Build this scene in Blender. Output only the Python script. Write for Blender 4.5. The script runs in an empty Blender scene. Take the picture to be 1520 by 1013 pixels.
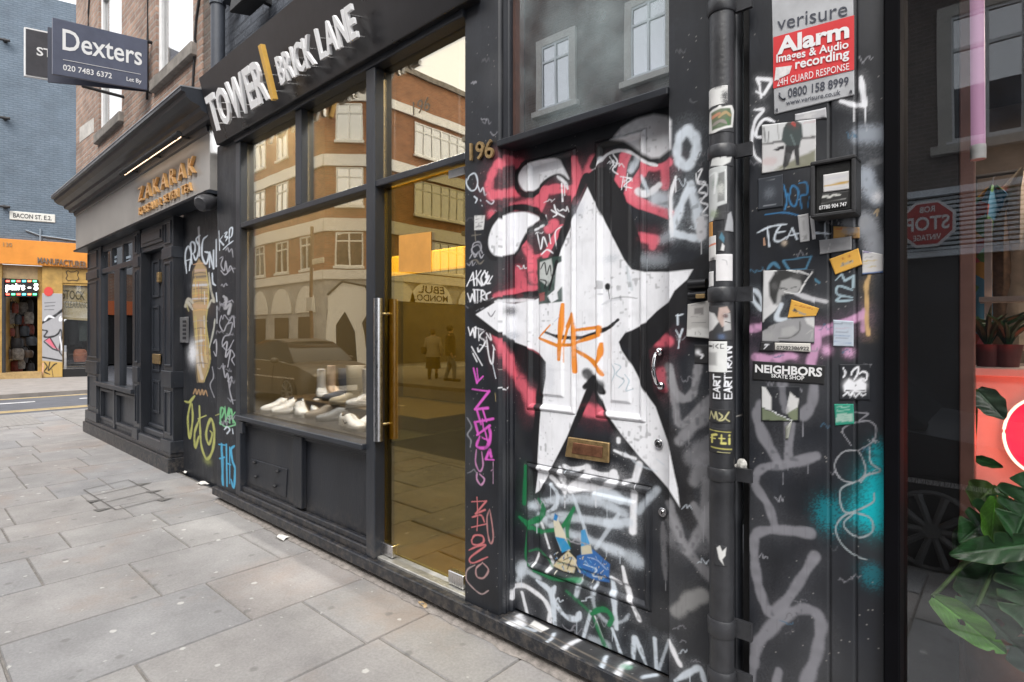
import bpy, bmesh, math, random
import numpy as np
from mathutils import Vector, Matrix
random.seed(7)
RNG = np.random.default_rng(11)
scene = bpy.context.scene
COL = scene.collection

# ------------------------------------------------------------------ camera, sky, sun, exposure
F, CX, HY, CA, SA, EYE = 830.0, 760.0, 497.0, 0.6678, 0.7443, 1.5
cam_data = bpy.data.cameras.new('camera')
cam_data.sensor_width = 36.0
cam_data.lens = 36.0 * F / 1520.0
cam_data.shift_y = -9.5 / 1520.0
cam_data.clip_start = 0.05
cam_data.clip_end = 400.0
cam = bpy.data.objects.new('camera', cam_data)
COL.objects.link(cam)
cam.location = (0, 0, EYE)
cam.rotation_euler = (math.radians(90), 0, math.asin(CA))
scene.camera = cam

world = bpy.data.worlds.new('World')
scene.world = world
world.use_nodes = True
wn, wl = world.node_tree.nodes, world.node_tree.links
wn.clear()
sky = wn.new('ShaderNodeTexSky')
sky.sky_type = 'NISHITA'
sky.sun_disc = False
sky.sun_elevation = math.radians(52)
sky.sun_rotation = math.radians(150)
sky.dust_density = 4.0
hsv = wn.new('ShaderNodeHueSaturation')
hsv.inputs['Saturation'].default_value = 0.22
bg = wn.new('ShaderNodeBackground')
bg.inputs['Strength'].default_value = 0.15
wo = wn.new('ShaderNodeOutputWorld')
wl.new(sky.outputs['Color'], hsv.inputs['Color'])
veil = wn.new('ShaderNodeMixRGB')                 # the bright cloud layer
veil.inputs[0].default_value = 0.6
veil.inputs[2].default_value = (7.6, 7.7, 7.9, 1)
wl.new(hsv.outputs['Color'], veil.inputs[1])
wl.new(veil.outputs[0], bg.inputs['Color'])
wl.new(bg.outputs['Background'], wo.inputs['Surface'])

sun_data = bpy.data.lights.new('sun', 'SUN')
sun_data.energy = 1.5
sun_data.angle = math.radians(30)
sun_data.color = (1.0, 0.96, 0.9)
sun = bpy.data.objects.new('sun', sun_data)
COL.objects.link(sun)
sun.rotation_euler = Vector((-0.30, 0.53, -0.79)).to_track_quat('-Z', 'Y').to_euler()

scene.view_settings.view_transform = 'Standard'
scene.view_settings.look = 'None'
scene.view_settings.exposure = 1.1
scene.view_settings.gamma = 1.0
scene.cycles.max_bounces = 10
scene.cycles.diffuse_bounces = 3
scene.cycles.glossy_bounces = 4
scene.cycles.transmission_bounces = 4
scene.cycles.transparent_max_bounces = 16
scene.cycles.caustics_reflective = False
scene.cycles.caustics_refractive = False
scene.cycles.use_adaptive_sampling = False
scene.cycles.use_denoising = True
scene.cycles.denoising_prefilter = 'ACCURATE'
scene.cycles.sample_clamp_indirect = 6.0

# ------------------------------------------------------------------ measuring: a photo pixel on a known vertical plane or the ground
def P(u, v, y):
    k = (u - CX) / F
    d = y / (SA + CA * k)
    return (d * (-CA + SA * k), EYE + (HY - v) / F * d)
def PX(u, v, x):
    k = (u - CX) / F
    d = x / (-CA + SA * k)
    return (d * (SA + CA * k), EYE + (HY - v) / F * d)
def X(u, y): return P(u, HY, y)[0]
def Z(u, v, y): return P(u, v, y)[1]
def G(u, v, z=0.0):
    k = (u - CX) / F
    d = (EYE - z) * F / (v - HY)
    return (d * (-CA + SA * k), d * (SA + CA * k))
def p3(u, v, y):
    x, z = P(u, v, y)
    return Vector((x, y, z))

# ------------------------------------------------------------------ objects
ORG = {}
def thing(name, label, cat, loc=(0, 0, 0), group=None):
    o = bpy.data.objects.new(name, None)
    COL.objects.link(o)
    o.location = loc
    o.empty_display_size = 0.1
    o['label'] = label
    o['category'] = cat
    if group: o['group'] = group
    ORG[o] = Vector(loc)
    return o
def tag(o, label, cat, group=None):
    o['label'] = label
    o['category'] = cat
    if group: o['group'] = group
    return o
def struct(o):
    o['kind'] = 'structure'
    return o
def link_mesh(name, me, m, parent=None):
    o = bpy.data.objects.new(name, me)
    COL.objects.link(o)
    if m is not None:
        me.materials.clear()
        me.materials.append(m)
    if parent is not None:
        o.parent = parent
        org = ORG[parent]
        me.transform(Matrix.Translation(-org))
        ORG[o] = org
    else:
        ORG[o] = Vector((0, 0, 0))
    return o
def copy_tree(root, loc, label=None, group=None, rotz=None):
    r = root.copy(); COL.objects.link(r); r.location = loc
    ORG[r] = Vector(loc)
    if rotz is not None: r.rotation_euler = (0, 0, rotz)
    if label: r['label'] = label
    if group: r['group'] = group
    for ch in list(root.children):
        c = ch.copy(); COL.objects.link(c); c.parent = r
        for g in list(ch.children):
            d = g.copy(); COL.objects.link(d); d.parent = c
    return r

class MB:
    def __init__(self): self.v, self.f = [], []
    def add(self, verts, faces):
        n = len(self.v)
        self.v += [tuple(p) for p in verts]
        self.f += [tuple(i + n for i in f) for f in faces]
        return self
    def box(self, x0, x1, y0, y1, z0, z1):
        if x0 > x1: x0, x1 = x1, x0
        if y0 > y1: y0, y1 = y1, y0
        if z0 > z1: z0, z1 = z1, z0
        return self.add([(x0,y0,z0),(x1,y0,z0),(x1,y1,z0),(x0,y1,z0),(x0,y0,z1),(x1,y0,z1),(x1,y1,z1),(x0,y1,z1)],
                        [(0,3,2,1),(4,5,6,7),(0,1,5,4),(1,2,6,5),(2,3,7,6),(3,0,4,7)])
    def prism(self, pts, vec):
        n = len(pts); a = [Vector(p) for p in pts]; b = [p + Vector(vec) for p in a]
        return self.add(a + b, [tuple(range(n))[::-1], tuple(range(n, 2*n))] + [(i, (i+1) % n, n+(i+1) % n, n+i) for i in range(n)])
    def tube(self, pts, r, n=12, cap=True):
        pts = [Vector(p) for p in pts]; rs = r if isinstance(r, (list, tuple)) else [r]*len(pts)
        rings = []; up = Vector((0, 0, 1))
        for i, p in enumerate(pts):
            t = (pts[min(i+1, len(pts)-1)] - pts[max(i-1, 0)]).normalized()
            a = t.cross(up)
            if a.length < 1e-3: a = t.cross(Vector((1, 0, 0)))
            a.normalize(); b = a.cross(t).normalized()
            rings.append([p + (a*math.cos(q*2*math.pi/n) + b*math.sin(q*2*math.pi/n))*rs[i] for q in range(n)])
        f = []
        for i in range(len(pts)-1):
            for q in range(n):
                f.append((i*n+q, i*n+(q+1) % n, (i+1)*n+(q+1) % n, (i+1)*n+q))
        if cap:
            f.append(tuple(range(n))); f.append(tuple(range((len(pts)-1)*n, len(pts)*n))[::-1])
        return self.add([p for r_ in rings for p in r_], f)
    def loft(self, rings, cap=True):
        n = len(rings[0]); f = []
        for i in range(len(rings)-1):
            for q in range(n):
                f.append((i*n+q, i*n+(q+1) % n, (i+1)*n+(q+1) % n, (i+1)*n+q))
        if cap:
            f.append(tuple(range(n))[::-1]); f.append(tuple(range((len(rings)-1)*n, len(rings)*n)))
        return self.add([p for r_ in rings for p in r_], f)
    def ball(self, c, rx, ry, rz, n=14, m=9):
        rings = []
        for i in range(1, m):
            a = math.pi*i/m
            rings.append([(c[0]+rx*math.sin(a)*math.cos(2*math.pi*q/n), c[1]+ry*math.sin(a)*math.sin(2*math.pi*q/n), c[2]-rz*math.cos(a)) for q in range(n)])
        return self.loft(rings)
    def build(self, name, m, parent=None, bevel=0.0, smooth=False, seg=1):
        me = bpy.data.meshes.new(name)
        me.from_pydata(self.v, [], self.f)
        bm = bmesh.new(); bm.from_mesh(me)
        bmesh.ops.recalc_face_normals(bm, faces=bm.faces)
        if bevel > 0:
            es = [e for e in bm.edges if len(e.link_faces) == 2 and e.calc_face_angle(0) > 0.6]
            bmesh.ops.bevel(bm, geom=es, offset=bevel, segments=seg, affect='EDGES', clamp_overlap=True, profile=0.5)
        bm.to_mesh(me); bm.free()
        if smooth:
            me.polygons.foreach_set('use_smooth', [True]*len(me.polygons))
            try: me.set_sharp_from_angle(angle=math.radians(42))
            except Exception: pass
        return link_mesh(name, me, m, parent)

# ------------------------------------------------------------------ materials
def _nodes(name):
    m = bpy.data.materials.new(name); m.use_nodes = True
    nt = m.node_tree; b = nt.nodes['Principled BSDF']
    return m, nt, nt.nodes, nt.links, b
def mat(name, col, rough=0.5, metal=0.0, var=0.0, scale=8.0, bump=0.0, bscale=60.0, spec=0.5, stretch=(1, 1, 1), col2=None, wear=0):
    m, nt, n, l, b = _nodes(name)
    b.inputs['Base Color'].default_value = (*col, 1); b.inputs['Roughness'].default_value = rough
    b.inputs['Metallic'].default_value = metal; b.inputs['Specular IOR Level'].default_value = spec
    tc = n.new('ShaderNodeTexCoord'); mp = n.new('ShaderNodeMapping'); mp.inputs['Scale'].default_value = stretch
    l.new(tc.outputs['Object'], mp.inputs['Vector'])
    if var > 0 or col2:
        t = n.new('ShaderNodeTexNoise'); t.inputs['Scale'].default_value = scale; t.inputs['Detail'].default_value = 6; t.inputs['Roughness'].default_value = 0.65
        l.new(mp.outputs[0], t.inputs['Vector'])
        r = n.new('ShaderNodeValToRGB'); l.new(t.outputs['Fac'], r.inputs['Fac'])
        c2 = col2 or tuple(min(1, c*(1+var)) for c in col); c1 = col if col2 else tuple(c*(1-var) for c in col)
        r.color_ramp.elements[0].position = 0.35; r.color_ramp.elements[1].position = 0.68
        r.color_ramp.elements[0].color = (*c1, 1); r.color_ramp.elements[1].color = (*c2, 1)
        l.new(r.outputs['Color'], b.inputs['Base Color'])
        rr = n.new('ShaderNodeMapRange'); rr.inputs['To Min'].default_value = max(0.02, rough-0.12); rr.inputs['To Max'].default_value = min(1, rough+0.12)
        l.new(t.outputs['Fac'], rr.inputs['Value']); l.new(rr.outputs[0], b.inputs['Roughness'])
    if wear:
        # chips of bare pale wood, brushed dust, and mud splashed up from the pavement
        src = b.inputs['Base Color'].links[0].from_socket
        def lay(scale, lo, hi, amt, c, st=(1, 1, 1), det=4):
            nonlocal src
            mp2 = n.new('ShaderNodeMapping'); mp2.inputs['Scale'].default_value = st; l.new(tc.outputs['Object'], mp2.inputs[0])
            q = n.new('ShaderNodeTexNoise'); q.inputs['Scale'].default_value = scale; q.inputs['Detail'].default_value = det; q.inputs['Roughness'].default_value = .7; l.new(mp2.outputs[0], q.inputs['Vector'])
            g = n.new('ShaderNodeMapRange'); g.inputs['From Min'].default_value = lo; g.inputs['From Max'].default_value = hi; g.inputs['To Max'].default_value = amt; l.new(q.outputs['Fac'], g.inputs['Value'])
            x = n.new('ShaderNodeMixRGB'); l.new(g.outputs[0], x.inputs[0]); l.new(src, x.inputs[1]); x.inputs[2].default_value = (*c, 1); src = x.outputs[0]
            return g
        lay(34, .70, .74, .75, (.17, .16, .15)); lay(3.2, .50, .75, .25, (.075, .072, .07), (1, 1, .35), 8); lay(16, .62, .8, .4, (.085, .08, .075), (6, 6, .25), 5)
        g = lay(22, .45, .62, .7, (.14, .12, .10), (1, 1, 1), 6)
        sx = n.new('ShaderNodeSeparateXYZ'); l.new(tc.outputs['Object'], sx.inputs[0])
        hz = n.new('ShaderNodeMapRange'); hz.inputs['From Min'].default_value = .05; hz.inputs['From Max'].default_value = .34; hz.inputs['To Min'].default_value = .8; hz.inputs['To Max'].default_value = 0; l.new(sx.outputs['Z'], hz.inputs['Value'])
        mm = n.new('ShaderNodeMath'); mm.operation = 'MULTIPLY'; l.new(g.outputs[0], mm.inputs[0]); l.new(hz.outputs[0], mm.inputs[1])
        l.new(mm.outputs[0], src.node.inputs[0]); l.new(src, b.inputs['Base Color'])
    if bump > 0:
        t2 = n.new('ShaderNodeTexNoise'); t2.inputs['Scale'].default_value = bscale; t2.inputs['Detail'].default_value = 5
        l.new(mp.outputs[0], t2.inputs['Vector'])
        bp = n.new('ShaderNodeBump'); bp.inputs['Strength'].default_value = bump; bp.inputs['Distance'].default_value = 0.004
        l.new(t2.outputs['Fac'], bp.inputs['Height']); l.new(bp.outputs[0], b.inputs['Normal'])
    return m
def brick(name, c1, c2, mortar, axis='x', bw=0.225, bh=0.075, stain=0.5, rough=0.85, bump=0.6, ms=0.012):
    m, nt, n, l, b = _nodes(name)
    tc = n.new('ShaderNodeTexCoord'); s = n.new('ShaderNodeSeparateXYZ'); c = n.new('ShaderNodeCombineXYZ')
    l.new(tc.outputs['Object'], s.inputs[0]); l.new(s.outputs['X' if axis == 'x' else 'Y'], c.inputs[0]); l.new(s.outputs['Z'], c.inputs[1])
    w = n.new('ShaderNodeTexNoise'); w.inputs['Scale'].default_value = 9; l.new(tc.outputs['Object'], w.inputs['Vector'])
    mx = n.new('ShaderNodeMixRGB'); mx.blend_type = 'ADD'; mx.inputs[0].default_value = 0.012
    l.new(c.outputs[0], mx.inputs[1]); l.new(w.outputs['Color'], mx.inputs[2])
    t = n.new('ShaderNodeTexBrick'); t.inputs['Scale'].default_value = 1.0; t.inputs['Brick Width'].default_value = bw; t.inputs['Row Height'].default_value = bh
    t.inputs['Mortar Size'].default_value = ms; t.inputs['Mortar Smooth'].default_value = 0.3; t.inputs['Bias'].default_value = -0.1
    t.inputs['Color1'].default_value = (*c1, 1); t.inputs['Color2'].default_value = (*c2, 1); t.inputs['Mortar'].default_value = (*mortar, 1)
    l.new(mx.outputs[0], t.inputs['Vector'])
    ns = n.new('ShaderNodeTexNoise'); ns.inputs['Scale'].default_value = 1.7; ns.inputs['Detail'].default_value = 8; ns.inputs['Roughness'].default_value = 0.7
    l.new(tc.outputs['Object'], ns.inputs['Vector'])
    mr = n.new('ShaderNodeMapRange'); mr.inputs['From Min'].default_value = 0.3; mr.inputs['From Max'].default_value = 0.7
    mr.inputs['To Min'].default_value = 1-stain; mr.inputs['To Max'].default_value = 1+stain*0.4
    l.new(ns.outputs['Fac'], mr.inputs['Value'])
    mul = n.new('ShaderNodeMixRGB'); mul.blend_type = 'MULTIPLY'; mul.inputs[0].default_value = 1
    l.new(t.outputs['Color'], mul.inputs[1]); l.new(mr.outputs[0], mul.inputs[2]); l.new(mul.outputs[0], b.inputs['Base Color'])
    b.inputs['Roughness'].default_value = rough
    n2 = n.new('ShaderNodeTexNoise'); n2.inputs['Scale'].default_value = 45; l.new(tc.outputs['Object'], n2.inputs['Vector'])
    sub = n.new('ShaderNodeMath'); sub.operation = 'MULTIPLY_ADD'; sub.inputs[1].default_value = -1.0
    l.new(t.outputs['Fac'], sub.inputs[0]); 
    k = n.new('ShaderNodeMath'); k.operation = 'MULTIPLY'; k.inputs[1].default_value = 0.6; l.new(n2.outputs['Fac'], k.inputs[0]); l.new(k.outputs[0], sub.inputs[2])
    bp = n.new('ShaderNodeBump'); bp.inputs['Strength'].default_value = bump; bp.inputs['Distance'].default_value = 0.012
    l.new(sub.outputs[0], bp.inputs['Height']); l.new(bp.outputs[0], b.inputs['Normal'])
    return m
def glass(name, refl=0.3, tint=(1, 1, 1), rcol=(1, 1, 1), smear=0.0):
    m = bpy.data.materials.new(name); m.use_nodes = True
    nt = m.node_tree; n, l = nt.nodes, nt.links; n.clear()
    o = n.new('ShaderNodeOutputMaterial'); mx = n.new('ShaderNodeMixShader')
    tr = n.new('ShaderNodeBsdfTransparent'); tr.inputs['Color'].default_value = (*tint, 1)
    gl = n.new('ShaderNodeBsdfGlossy'); gl.inputs['Roughness'].default_value = 0.0; gl.inputs['Color'].default_value = (*rcol, 1)
    fr = n.new('ShaderNodeLayerWeight'); fr.inputs['Blend'].default_value = 0.35
    mr = n.new('ShaderNodeMapRange'); mr.inputs['To Min'].default_value = refl; mr.inputs['To Max'].default_value = min(1, refl*1.8+0.1)
    l.new(fr.outputs['Fresnel'], mr.inputs['Value']); l.new(mr.outputs[0], mx.inputs['Fac'])
    l.new(tr.outputs[0], mx.inputs[1]); l.new(gl.outputs[0], mx.inputs[2])
    tc = n.new('ShaderNodeTexCoord'); wv = n.new('ShaderNodeTexNoise'); wv.inputs['Scale'].default_value = 1.1
    l.new(tc.outputs['Object'], wv.inputs['Vector'])
    bp = n.new('ShaderNodeBump'); bp.inputs['Strength'].default_value = 0.05; bp.inputs['Distance'].default_value = 0.02
    l.new(wv.outputs['Fac'], bp.inputs['Height']); l.new(bp.outputs[0], gl.inputs['Normal'])
    last = mx.outputs[0]
    if smear > 0:
        df = n.new('ShaderNodeBsdfDiffuse'); df.inputs['Color'].default_value = (0.50, 0.60, 0.62, 1)
        sn = n.new('ShaderNodeTexNoise'); sn.inputs['Scale'].default_value = 3.0; sn.inputs['Detail'].default_value = 7
        l.new(tc.outputs['Object'], sn.inputs['Vector'])
        sr = n.new('ShaderNodeMapRange'); sr.inputs['From Min'].default_value = 0.35; sr.inputs['From Max'].default_value = 0.75; sr.inputs['To Max'].default_value = smear
        l.new(sn.outputs['Fac'], sr.inputs['Value'])
        m2 = n.new('ShaderNodeMixShader'); l.new(sr.outputs[0], m2.inputs['Fac']); l.new(last, m2.inputs[1]); l.new(df.outputs[0], m2.inputs[2]); last = m2.outputs[0]
    l.new(last, o.inputs['Surface'])
    return m
def emit(name, col, s):
    m, nt, n, l, b = _nodes(name)
    b.inputs['Base Color'].default_value = (*col, 1); b.inputs['Emission Color'].default_value = (*col, 1); b.inputs['Emission Strength'].default_value = s
    return m
def attr_mat(name, rough=0.5, attr='paint', bump=0.15, bscale=90.0, spec=0.5, var=0.12, nscale=14, stretch=(1, 1, 1)):
    m, nt, n, l, b = _nodes(name)
    a = n.new('ShaderNodeAttribute'); a.attribute_name = attr
    tc = n.new('ShaderNodeTexCoord'); mp = n.new('ShaderNodeMapping'); mp.inputs['Scale'].default_value = stretch; l.new(tc.outputs['Object'], mp.inputs[0])
    t = n.new('ShaderNodeTexNoise'); t.inputs['Scale'].default_value = nscale; t.inputs['Detail'].default_value = 7; t.inputs['Roughness'].default_value = 0.7; l.new(mp.outputs[0], t.inputs['Vector'])
    mr = n.new('ShaderNodeMapRange'); mr.inputs['From Min'].default_value = 0.3; mr.inputs['From Max'].default_value = 0.7; mr.inputs['To Min'].default_value = 1-var; mr.inputs['To Max'].default_value = 1+var
    l.new(t.outputs['Fac'], mr.inputs['Value'])
    mul = n.new('ShaderNodeMixRGB'); mul.blend_type = 'MULTIPLY'; mul.inputs[0].default_value = 1
    l.new(a.outputs['Color'], mul.inputs[1]); l.new(mr.outputs[0], mul.inputs[2]); l.new(mul.outputs[0], b.inputs['Base Color'])
    r2 = n.new('ShaderNodeMapRange'); r2.inputs['To Min'].default_value = rough-0.15; r2.inputs['To Max'].default_value = rough+0.2
    l.new(t.outputs['Fac'], r2.inputs['Value']); l.new(r2.outputs[0], b.inputs['Roughness'])
    b.inputs['Specular IOR Level'].default_value = spec
    t2 = n.new('ShaderNodeTexNoise'); t2.inputs['Scale'].default_value = bscale; t2.inputs['Detail'].default_value = 4; l.new(mp.outputs[0], t2.inputs['Vector'])
    bp = n.new('ShaderNodeBump'); bp.inputs['Strength'].default_value = bump; bp.inputs['Distance'].default_value = 0.003
    l.new(t2.outputs['Fac'], bp.inputs['Height']); l.new(bp.outputs[0], b.inputs['Normal'])
    return m

KB = (0.012, 0.0138, 0.0185)          # the black paint
BLACK = mat('black_paint', KB, 0.42, var=0.28, scale=5, bump=0.25, bscale=70, stretch=(1.5, 1.5, 0.35), col2=(0.021, 0.0235, 0.030), wear=1, spec=.4)
BLACKB = mat('black_paint_bare', (0.022, 0.022, 0.024), 0.65, var=0.3, scale=9, bump=0.3)
CHAR = mat('charcoal_paint', (0.023, 0.0265, 0.034), 0.36, var=0.2, scale=6, bump=0.2, bscale=60, stretch=(1, 1, 0.4), wear=1)
STEEL = mat('brushed_steel', (0.62, 0.62, 0.63), 0.28, 1.0, var=0.1, scale=30, stretch=(8, 8, 0.5))
BRASS = mat('dull_brass', (0.42, 0.29, 0.14), 0.42, 0.8, var=0.3, scale=40)
GOLD = mat('gold_paint', (0.74, 0.44, 0.10), 0.35, 0.0, var=0.1)
WHITE = mat('white_paint', (0.78, 0.78, 0.78), 0.5, var=0.06, scale=12)
CHROME = mat('chrome', (0.75, 0.75, 0.77), 0.12, 1.0)
DARK = mat('dark_recess', (0.008, 0.008, 0.009), 0.8, var=0.2)
INK = mat('dark_lettering', (0.02, 0.02, 0.025), 0.5, var=0.1)
PAINT = attr_mat('sprayed_black_paint', 0.46, stretch=(1.4, 1.4, 0.4), bump=0.16, var=.06)
PAPER = attr_mat('printed_paper', 0.6, bump=0.1, bscale=40, var=0.06)

# ------------------------------------------------------------------ lettering
_text_cache = {}
def text_mesh(body, bold=0.0, spacing=1.0):
    key = (body, bold, spacing)
    if key in _text_cache: return _text_cache[key]
    cu = bpy.data.curves.new('lettering', 'FONT'); cu.body = body; cu.size = 1.0; cu.offset = bold; cu.resolution_u = 3; cu.space_character = spacing
    o = bpy.data.objects.new('lettering', cu); COL.objects.link(o)
    dg = bpy.context.evaluated_depsgraph_get(); dg.update()
    me = bpy.data.meshes.new_from_object(o.evaluated_get(dg))
    vs = [v.co.copy() for v in me.vertices]; fs = [tuple(p.vertices) for p in me.polygons]
    bpy.data.objects.remove(o); bpy.data.curves.remove(cu); bpy.data.meshes.remove(me)
    x0 = min(v.x for v in vs); x1 = max(v.x for v in vs); y0 = min(v.y for v in vs); y1 = max(v.y for v in vs)
    r = ([((v.x-x0)/(x1-x0), (v.y-y0)/(y1-y0)) for v in vs], fs, (x1-x0)/(y1-y0))
    _text_cache[key] = r
    return r
def lettering(body, quad, m, parent, out=0.0015, thick=0.0, bold=0.0, name='lettering', spacing=1.0, mb=None):
    """quad: bottom-left, bottom-right, top-right, top-left of the letters' box; they stand `out` before it along its normal"""
    q = [Vector(p) for p in quad]
    nrm = (q[1]-q[0]).cross(q[3]-q[0]).normalized()
    vs, fs, _ = text_mesh(body, bold, spacing)
    def at(a, b): return (q[0]*(1-a)+q[1]*a)*(1-b) + (q[3]*(1-a)+q[2]*a)*b
    front = [at(a, b) + nrm*(out+thick) for a, b in vs]
    own = mb is None
    mb = mb or MB()
    if thick <= 0:
        mb.add(front, fs)
    else:
        back = [at(a, b) + nrm*out for a, b in vs]
        n = len(vs); cnt = {}
        for f in fs:
            for i in range(len(f)):
                e = (f[i], f[(i+1) % len(f)]); cnt[e] = 1
        side = [(a, b, b+n, a+n) for (a, b) in cnt if (b, a) not in cnt]
        mb.add(front + back, fs + [tuple(i+n for i in f[::-1]) for f in fs] + side)
    if own: return raw_build(mb, name, m, parent)
    return mb
def raised_word(word, quad, m, parent, out, thick, bold, name='raised_letter', gap=.22):
    """each letter of the word a mesh of its own, spread over the quad"""
    q = [Vector(p) for p in quad]; asp = [0.32 if ch == ' ' else text_mesh(ch, bold)[2] for ch in word]
    tot = sum(asp)+gap*(len(word)-1); x = 0
    for ch, a in zip(word, asp):
        if ch != ' ': lettering(ch, subquad(q, x/tot, 0, (x+a)/tot, 1), m, parent, out, thick, bold, name)
        x += a+gap
def raw_build(mb, name, m, parent):
    me = bpy.data.meshes.new(name); me.from_pydata(mb.v, [], mb.f); me.update()
    return link_mesh(name, me, m, parent)
def subquad(q, a0, b0, a1, b1):
    q = [Vector(p) for p in q]
    def at(a, b): return (q[0]*(1-a)+q[1]*a)*(1-b) + (q[3]*(1-a)+q[2]*a)*b
    return [at(a0, b0), at(a1, b0), at(a1, b1), at(a0, b1)]
def plate(name, quad, thick, m, parent=None, bevel=0.0):
    q = [Vector(p) for p in quad]
    nrm = (q[1]-q[0]).cross(q[3]-q[0]).normalized()
    return MB().prism([p for p in q], -nrm*thick).build(name, m, parent, bevel)

# ------------------------------------------------------------------ sprayed paint: marks laid out on each plane's own metres, baked to its fine grid
def smooth_line(pts, n=7):
    if len(pts) < 3: return np.array(pts, float)
    p = [np.array(q, float) for q in pts]; p = [2*p[0]-p[1]] + p + [2*p[-1]-p[-2]]
    out = []
    for i in range(1, len(p)-2):
        for t in np.linspace(0, 1, n, endpoint=False):
            a, b, c, d = p[i-1], p[i], p[i+1], p[i+2]
            out.append(0.5*((2*b)+(-a+c)*t+(2*a-5*b+4*c-d)*t*t+(-a+3*b-3*c+d)*t**3))
    out.append(p[-2])
    return np.array(out)
def noise2(shape, cell, rng):
    h, w = shape; gh, gw = int(h/cell)+3, int(w/cell)+3
    g = rng.random((gh, gw)); yy = np.arange(h)/cell; xx = np.arange(w)/cell
    iy = yy.astype(int); ix = xx.astype(int); fy = (yy-iy)[:, None]; fx = (xx-ix)[None, :]
    fy = fy*fy*(3-2*fy); fx = fx*fx*(3-2*fx)
    a = g[iy][:, ix]; b = g[iy][:, ix+1]; c = g[iy+1][:, ix]; d = g[iy+1][:, ix+1]
    return (a*(1-fx)+b*fx)*(1-fy)+(c*(1-fx)+d*fx)*fy
class Canvas:
    def __init__(self, S, Zs, conv, base=KB, wear=1.0):
        self.S, self.Z, self.conv = np.asarray(S, float), np.asarray(Zs, float), conv
        h, w = len(self.Z), len(self.S)
        self.rgb = np.empty((h, w, 3)); self.rgb[:] = base
        self.rng = np.random.default_rng(5)
        self.n1 = noise2((h, w), 22, self.rng); self.n2 = noise2((h, w), 6, self.rng); self.grain = self.rng.random((h, w))
        if wear:
            st = noise2((h, w), 3, self.rng)*0.5 + np.repeat(noise2((1, w), 2.5, self.rng), h, 0)*0.5
            self.rgb *= (1 + wear*(0.6*(self.n1-0.5) + 0.22*(st-0.5)))[:, :, None]
            self.rgb += (np.clip(noise2((h, w), 60, self.rng)-.5, 0, 1)*.05)[:, :, None]
            chips = (self.grain > 0.9972) & (self.n1 > 0.45)
            self.rgb[chips] = (0.25, 0.24, 0.23)
    def px(self, pts):
        return np.array([self.conv(u, v) for u, v in pts])
    def local(self, pts):
        u = float(np.mean([p[0] for p in pts])); v = float(np.mean([p[1] for p in pts]))
        a = self.conv(u-1, v); b = self.conv(u+1, v); c = self.conv(u, v-1); d = self.conv(u, v+1)
        return abs(b[0]-a[0])/2, abs(c[1]-d[1])/2
    def window(self, q, ms, mz):
        s0, s1, z0, z1 = q[:, 0].min()-ms, q[:, 0].max()+ms, q[:, 1].min()-mz, q[:, 1].max()+mz
        i = np.where((self.S >= s0) & (self.S <= s1))[0]; j = np.where((self.Z >= z0) & (self.Z <= z1))[0]
        if len(i) == 0 or len(j) == 0: return None
        return slice(j[0], j[-1]+1), slice(i[0], i[-1]+1)
    def lay(self, sl, a, col):
        c = np.array(col); self.rgb[sl] = self.rgb[sl]*(1-a[..., None]) + c*a[..., None]
    def stroke(self, pts, w, col, alpha=1.0, soft=0.25, curve=True, patchy=0.25, halo=True):
        if halo and w >= 5 and soft >= .2 and max(col) > .1: self.stroke(pts, w*2.3, col, alpha*.09, .95, curve, .5, False)
        pp = smooth_line(pts) if curve else np.array(pts, float)
        q = self.px(pp); ds, dz = self.local(pts); r = w/2.0; ro = r*(1+soft)+0.6
        sl = self.window(q, ro*ds, ro*dz)
        if sl is None: return
        A = self.S[sl[1]][None, :]/ds; B = self.Z[sl[0]][:, None]/dz; qs = q/np.array([ds, dz])
        D = np.full((B.shape[0], A.shape[1]), 1e9)
        for i in range(len(qs)-1):
            a, b = qs[i], qs[i+1]; e = b-a; L = e@e+1e-12
            t = np.clip(((A-a[0])*e[0]+(B-a[1])*e[1])/L, 0, 1)
            fr = i/max(1, len(qs)-1); k = 1-.34*math.exp(-fr*9)*(w < 9)-.38*math.exp(-(1-fr)*7)*(w < 9)+.13*math.sin(i*.9+qs[0][0])
            D = np.minimum(D, ((A-a[0]-t*e[0])**2+(B-a[1]-t*e[1])**2)/(k*k))
        D = np.sqrt(D)*(1+.5*(self.n1[sl]-.5)*(w > 3)); ri = max(r*(1-soft)-0.4, 0.0)
        m = np.clip((ro-D)/(ro-ri+1e-6), 0, 1); m = m*m*(3-2*m)
        edge = 1-np.abs(2*m-1)
        m = np.clip(m + edge*soft*(self.grain[sl]-0.5)*0.9, 0, 1)
        m *= alpha*(1-patchy*(self.n2[sl]-0.35)*(self.n1[sl] > 0.42))
        self.lay(sl, np.clip(m, 0, 1), col)
    def fill(self, pts, col, alpha=1.0, soft=1.0, curve=False, patchy=0.15):
        if curve: pts = [tuple(p) for p in smooth_line(list(pts)+[pts[0]], 5)]
        q = self.px(pts); ds, dz = self.local(pts); sl = self.window(q, soft*2*ds, soft*2*dz)
        if sl is None: return
        A = self.S[sl[1]][None, :]/ds; B = self.Z[sl[0]][:, None]/dz; qs = q/np.array([ds, dz])
        ins = np.zeros((B.shape[0], A.shape[1]), bool); D = np.full(ins.shape, 1e9)
        for i in range(len(qs)):
            a, b = qs[i], qs[(i+1) % len(qs)]; e = b-a; L = e@e+1e-12
            c = ((a[1] > B) != (b[1] > B)) & (A < e[0]*(B-a[1])/(e[1] if abs(e[1]) > 1e-9 else 1e-9)+a[0])
            ins ^= c
            t = np.clip(((A-a[0])*e[0]+(B-a[1])*e[1])/L, 0, 1)
            D = np.minimum(D, (A-a[0]-t*e[0])**2+(B-a[1]-t*e[1])**2)
        D = np.sqrt(D)*np.where(ins, 1, -1)
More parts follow.
